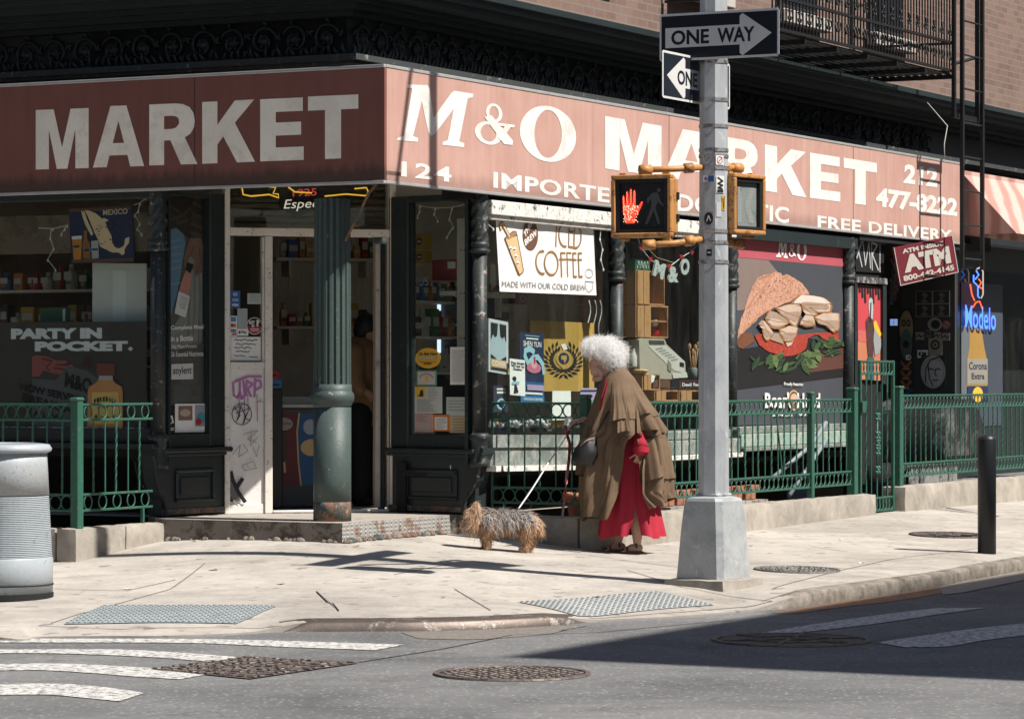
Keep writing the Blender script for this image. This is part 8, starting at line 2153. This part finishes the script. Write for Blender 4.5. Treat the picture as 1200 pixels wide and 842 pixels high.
# neon sign in the side window and bottle poster
NN = thing('neon_sign', 'blue neon Modelo sign glowing in the far right window', 'neon sign', FR.P(1146, 384, -.02))
S = px_sheet(FR, 1126.5, 1175, 330, 500, .02); S.back(C('side poster blue', (.05, .06, .08)), .004); S.rect(.0, .2, 0, .7, C('side poster grey', (.12, .13, .14)))
S.ppoly([(1136, 385), (1150, 385), (1153, 405), (1157, 425), (1157, 470), (1133, 470), (1133, 425), (1136, 405)], C('beer label gold', (.34, .20, .05))); S.k = 3; S.ppoly([(1133, 420), (1157, 420), (1157, 450), (1133, 450)], cr); S.ptext('Corona', (1135, 433), (1156, 433), (1135, 424), navy_p, .02); S.ptext('Extra', (1138, 444), (1153, 444), (1138, 437), navy_p, .02); S.ppoly([(1133, 452), (1157, 452), (1157, 470), (1133, 470)], navy_p); S.ppoly([(1145 + 6 * math.cos(t * .25), 462 + 9 * math.sin(t * .25)) for t in range(25)], yellow_p)
S.done('bottle_poster', 'beer bottle poster below the blue neon sign', 'poster')
S = Sheet(FR, (1130, 383), (1168, 386), (1130, 358), -.02); S.ptext('Modelo', (1131, 383.5), (1167, 387), (1131, 357), neon_b, .012); S.done('neon_lettering', parent=NN)
mb = MB()
def nt_(pts, m): mb.tube([FR.P(x, y, -.03) for x, y in pts], .008, m, 6)
nt_([(1145, 315), (1149, 313), (1152, 318), (1152, 345), (1150, 349)], neon_w); nt_([(1141, 322), (1141, 330), (1146, 335), (1146, 347), (1148, 349)], neon_b); nt_([(1144, 317), (1147, 322), (1143, 327)], neon_b); nt_([(1137, 333), (1139, 345), (1142, 352)], neon_o); nt_([(1147, 327), (1150, 331), (1147, 336), (1151, 338)], neon_o); nt_([(1140, 360), (1144, 354), (1148, 353), (1151, 361)], neon_o)
mb.build('neon_tube', parent=NN, smooth=True)

# ================================================================ buildings across the streets (they shade the road and show in the glass)
SAZ, SEL = R(25), R(52)
sun_to = Vector((math.cos(SAZ) * math.cos(SEL), -math.sin(SAZ) * math.cos(SEL), math.sin(SEL)))
def block(name, label, fr, w, dep, h, m, fl=4, n=6):
    o = thing(name, label, 'building', fr.w(w / 2, dep / 2, 0)); mb = MB(); mb.box(fr, 0, w, 0, dep, 0, h, m); mb.build('wall', parent=o)
    for k in range(fl):
        for i in range(n):
            x = w * (i + .5) / n; z = 1.2 + k * (h - 1.5) / fl
            for s in (0, 1):
                q = MB()
                if s == 0: q.box(fr, x - .5, x + .5, -.03, -.002, z, z + 1.6, pane_m)
                else: q.box(fr, -.03, -.002, dep * (i + .5) / n - .5, dep * (i + .5) / n + .5, z, z + 1.6, pane_m)
                q.build('window', parent=o)
    return o
tip = rpx(590, 769.5); hB = 13.0
cor = tip + sun_to * (hB / sun_to.z)
o_ = Frame(cor.x, cor.y, FR.ang - math.pi / 2)      # x along -l (away from the shop), y along r
stucco = M('opposite stucco', (.30, .25, .21), .9)
block('apartment_building', 'tall plain building across the right street that shades the road', o_, 14, 90, hB, stucco, 3, 10)
b2 = Frame(*uv(-15, 22).xy, math.pi - PHI + math.pi) if False else None
f2 = Frame(-26, 6.5, R(-27.95 + 0)); 
f3 = Frame(*(uv(-14.5, 26, 0)).xy, FL.ang)
# far side of the left street: long row whose front looks at the left shop front
row = Frame(*uv(-15, -1.0).xy, FL.ang + math.pi)
block('apartment_building', 'dark brick row across the left street', row, 40, 12, 14, M('opposite brick', (.13, .075, .055), .9), 4, 10)
# ================================================================ light, sky, camera
w = bpy.data.worlds.new('World'); sc.world = w; w.use_nodes = True
nt = w.node_tree; bg = nt.nodes['Background']
sky = nt.nodes.new('ShaderNodeTexSky'); sky.sky_type = 'NISHITA'; sky.sun_disc = False
sky.sun_elevation = SEL; sky.sun_rotation = math.pi / 2 + SAZ
nt.links.new(sky.outputs[0], bg.inputs[0]); bg.inputs[1].default_value = .054
L = bpy.data.lights.new('sun', 'SUN'); L.energy = 4.6; L.angle = R(.53); L.color = (1.0, .955, .89)
lo = bpy.data.objects.new('sun', L); COL.objects.link(lo); lo.location = sun_to * 60
lo.rotation_euler = (-sun_to).to_track_quat('-Z', 'Y').to_euler()
cam = bpy.data.cameras.new('camera'); co = bpy.data.objects.new('camera', cam); COL.objects.link(co)
cam.sensor_fit = 'HORIZONTAL'; cam.sensor_width = 36; cam.lens = 36 * FP / 1200
cam.shift_y = (HY - 421) / 1200; cam.clip_start = .1; cam.clip_end = 2000
co.location = (0, 0, CH); co.rotation_euler = (math.pi / 2, 0, 0)
sc.camera = co
sc.view_settings.view_transform = 'Standard'; sc.view_settings.look = 'None'; sc.view_settings.gamma = 1.0
sc.view_settings.exposure = .75; sc.view_settings.use_curve_mapping = False
try:
    sc.cycles.use_denoising = True; sc.cycles.max_bounces = 8; sc.cycles.transparent_max_bounces = 12
except Exception: pass
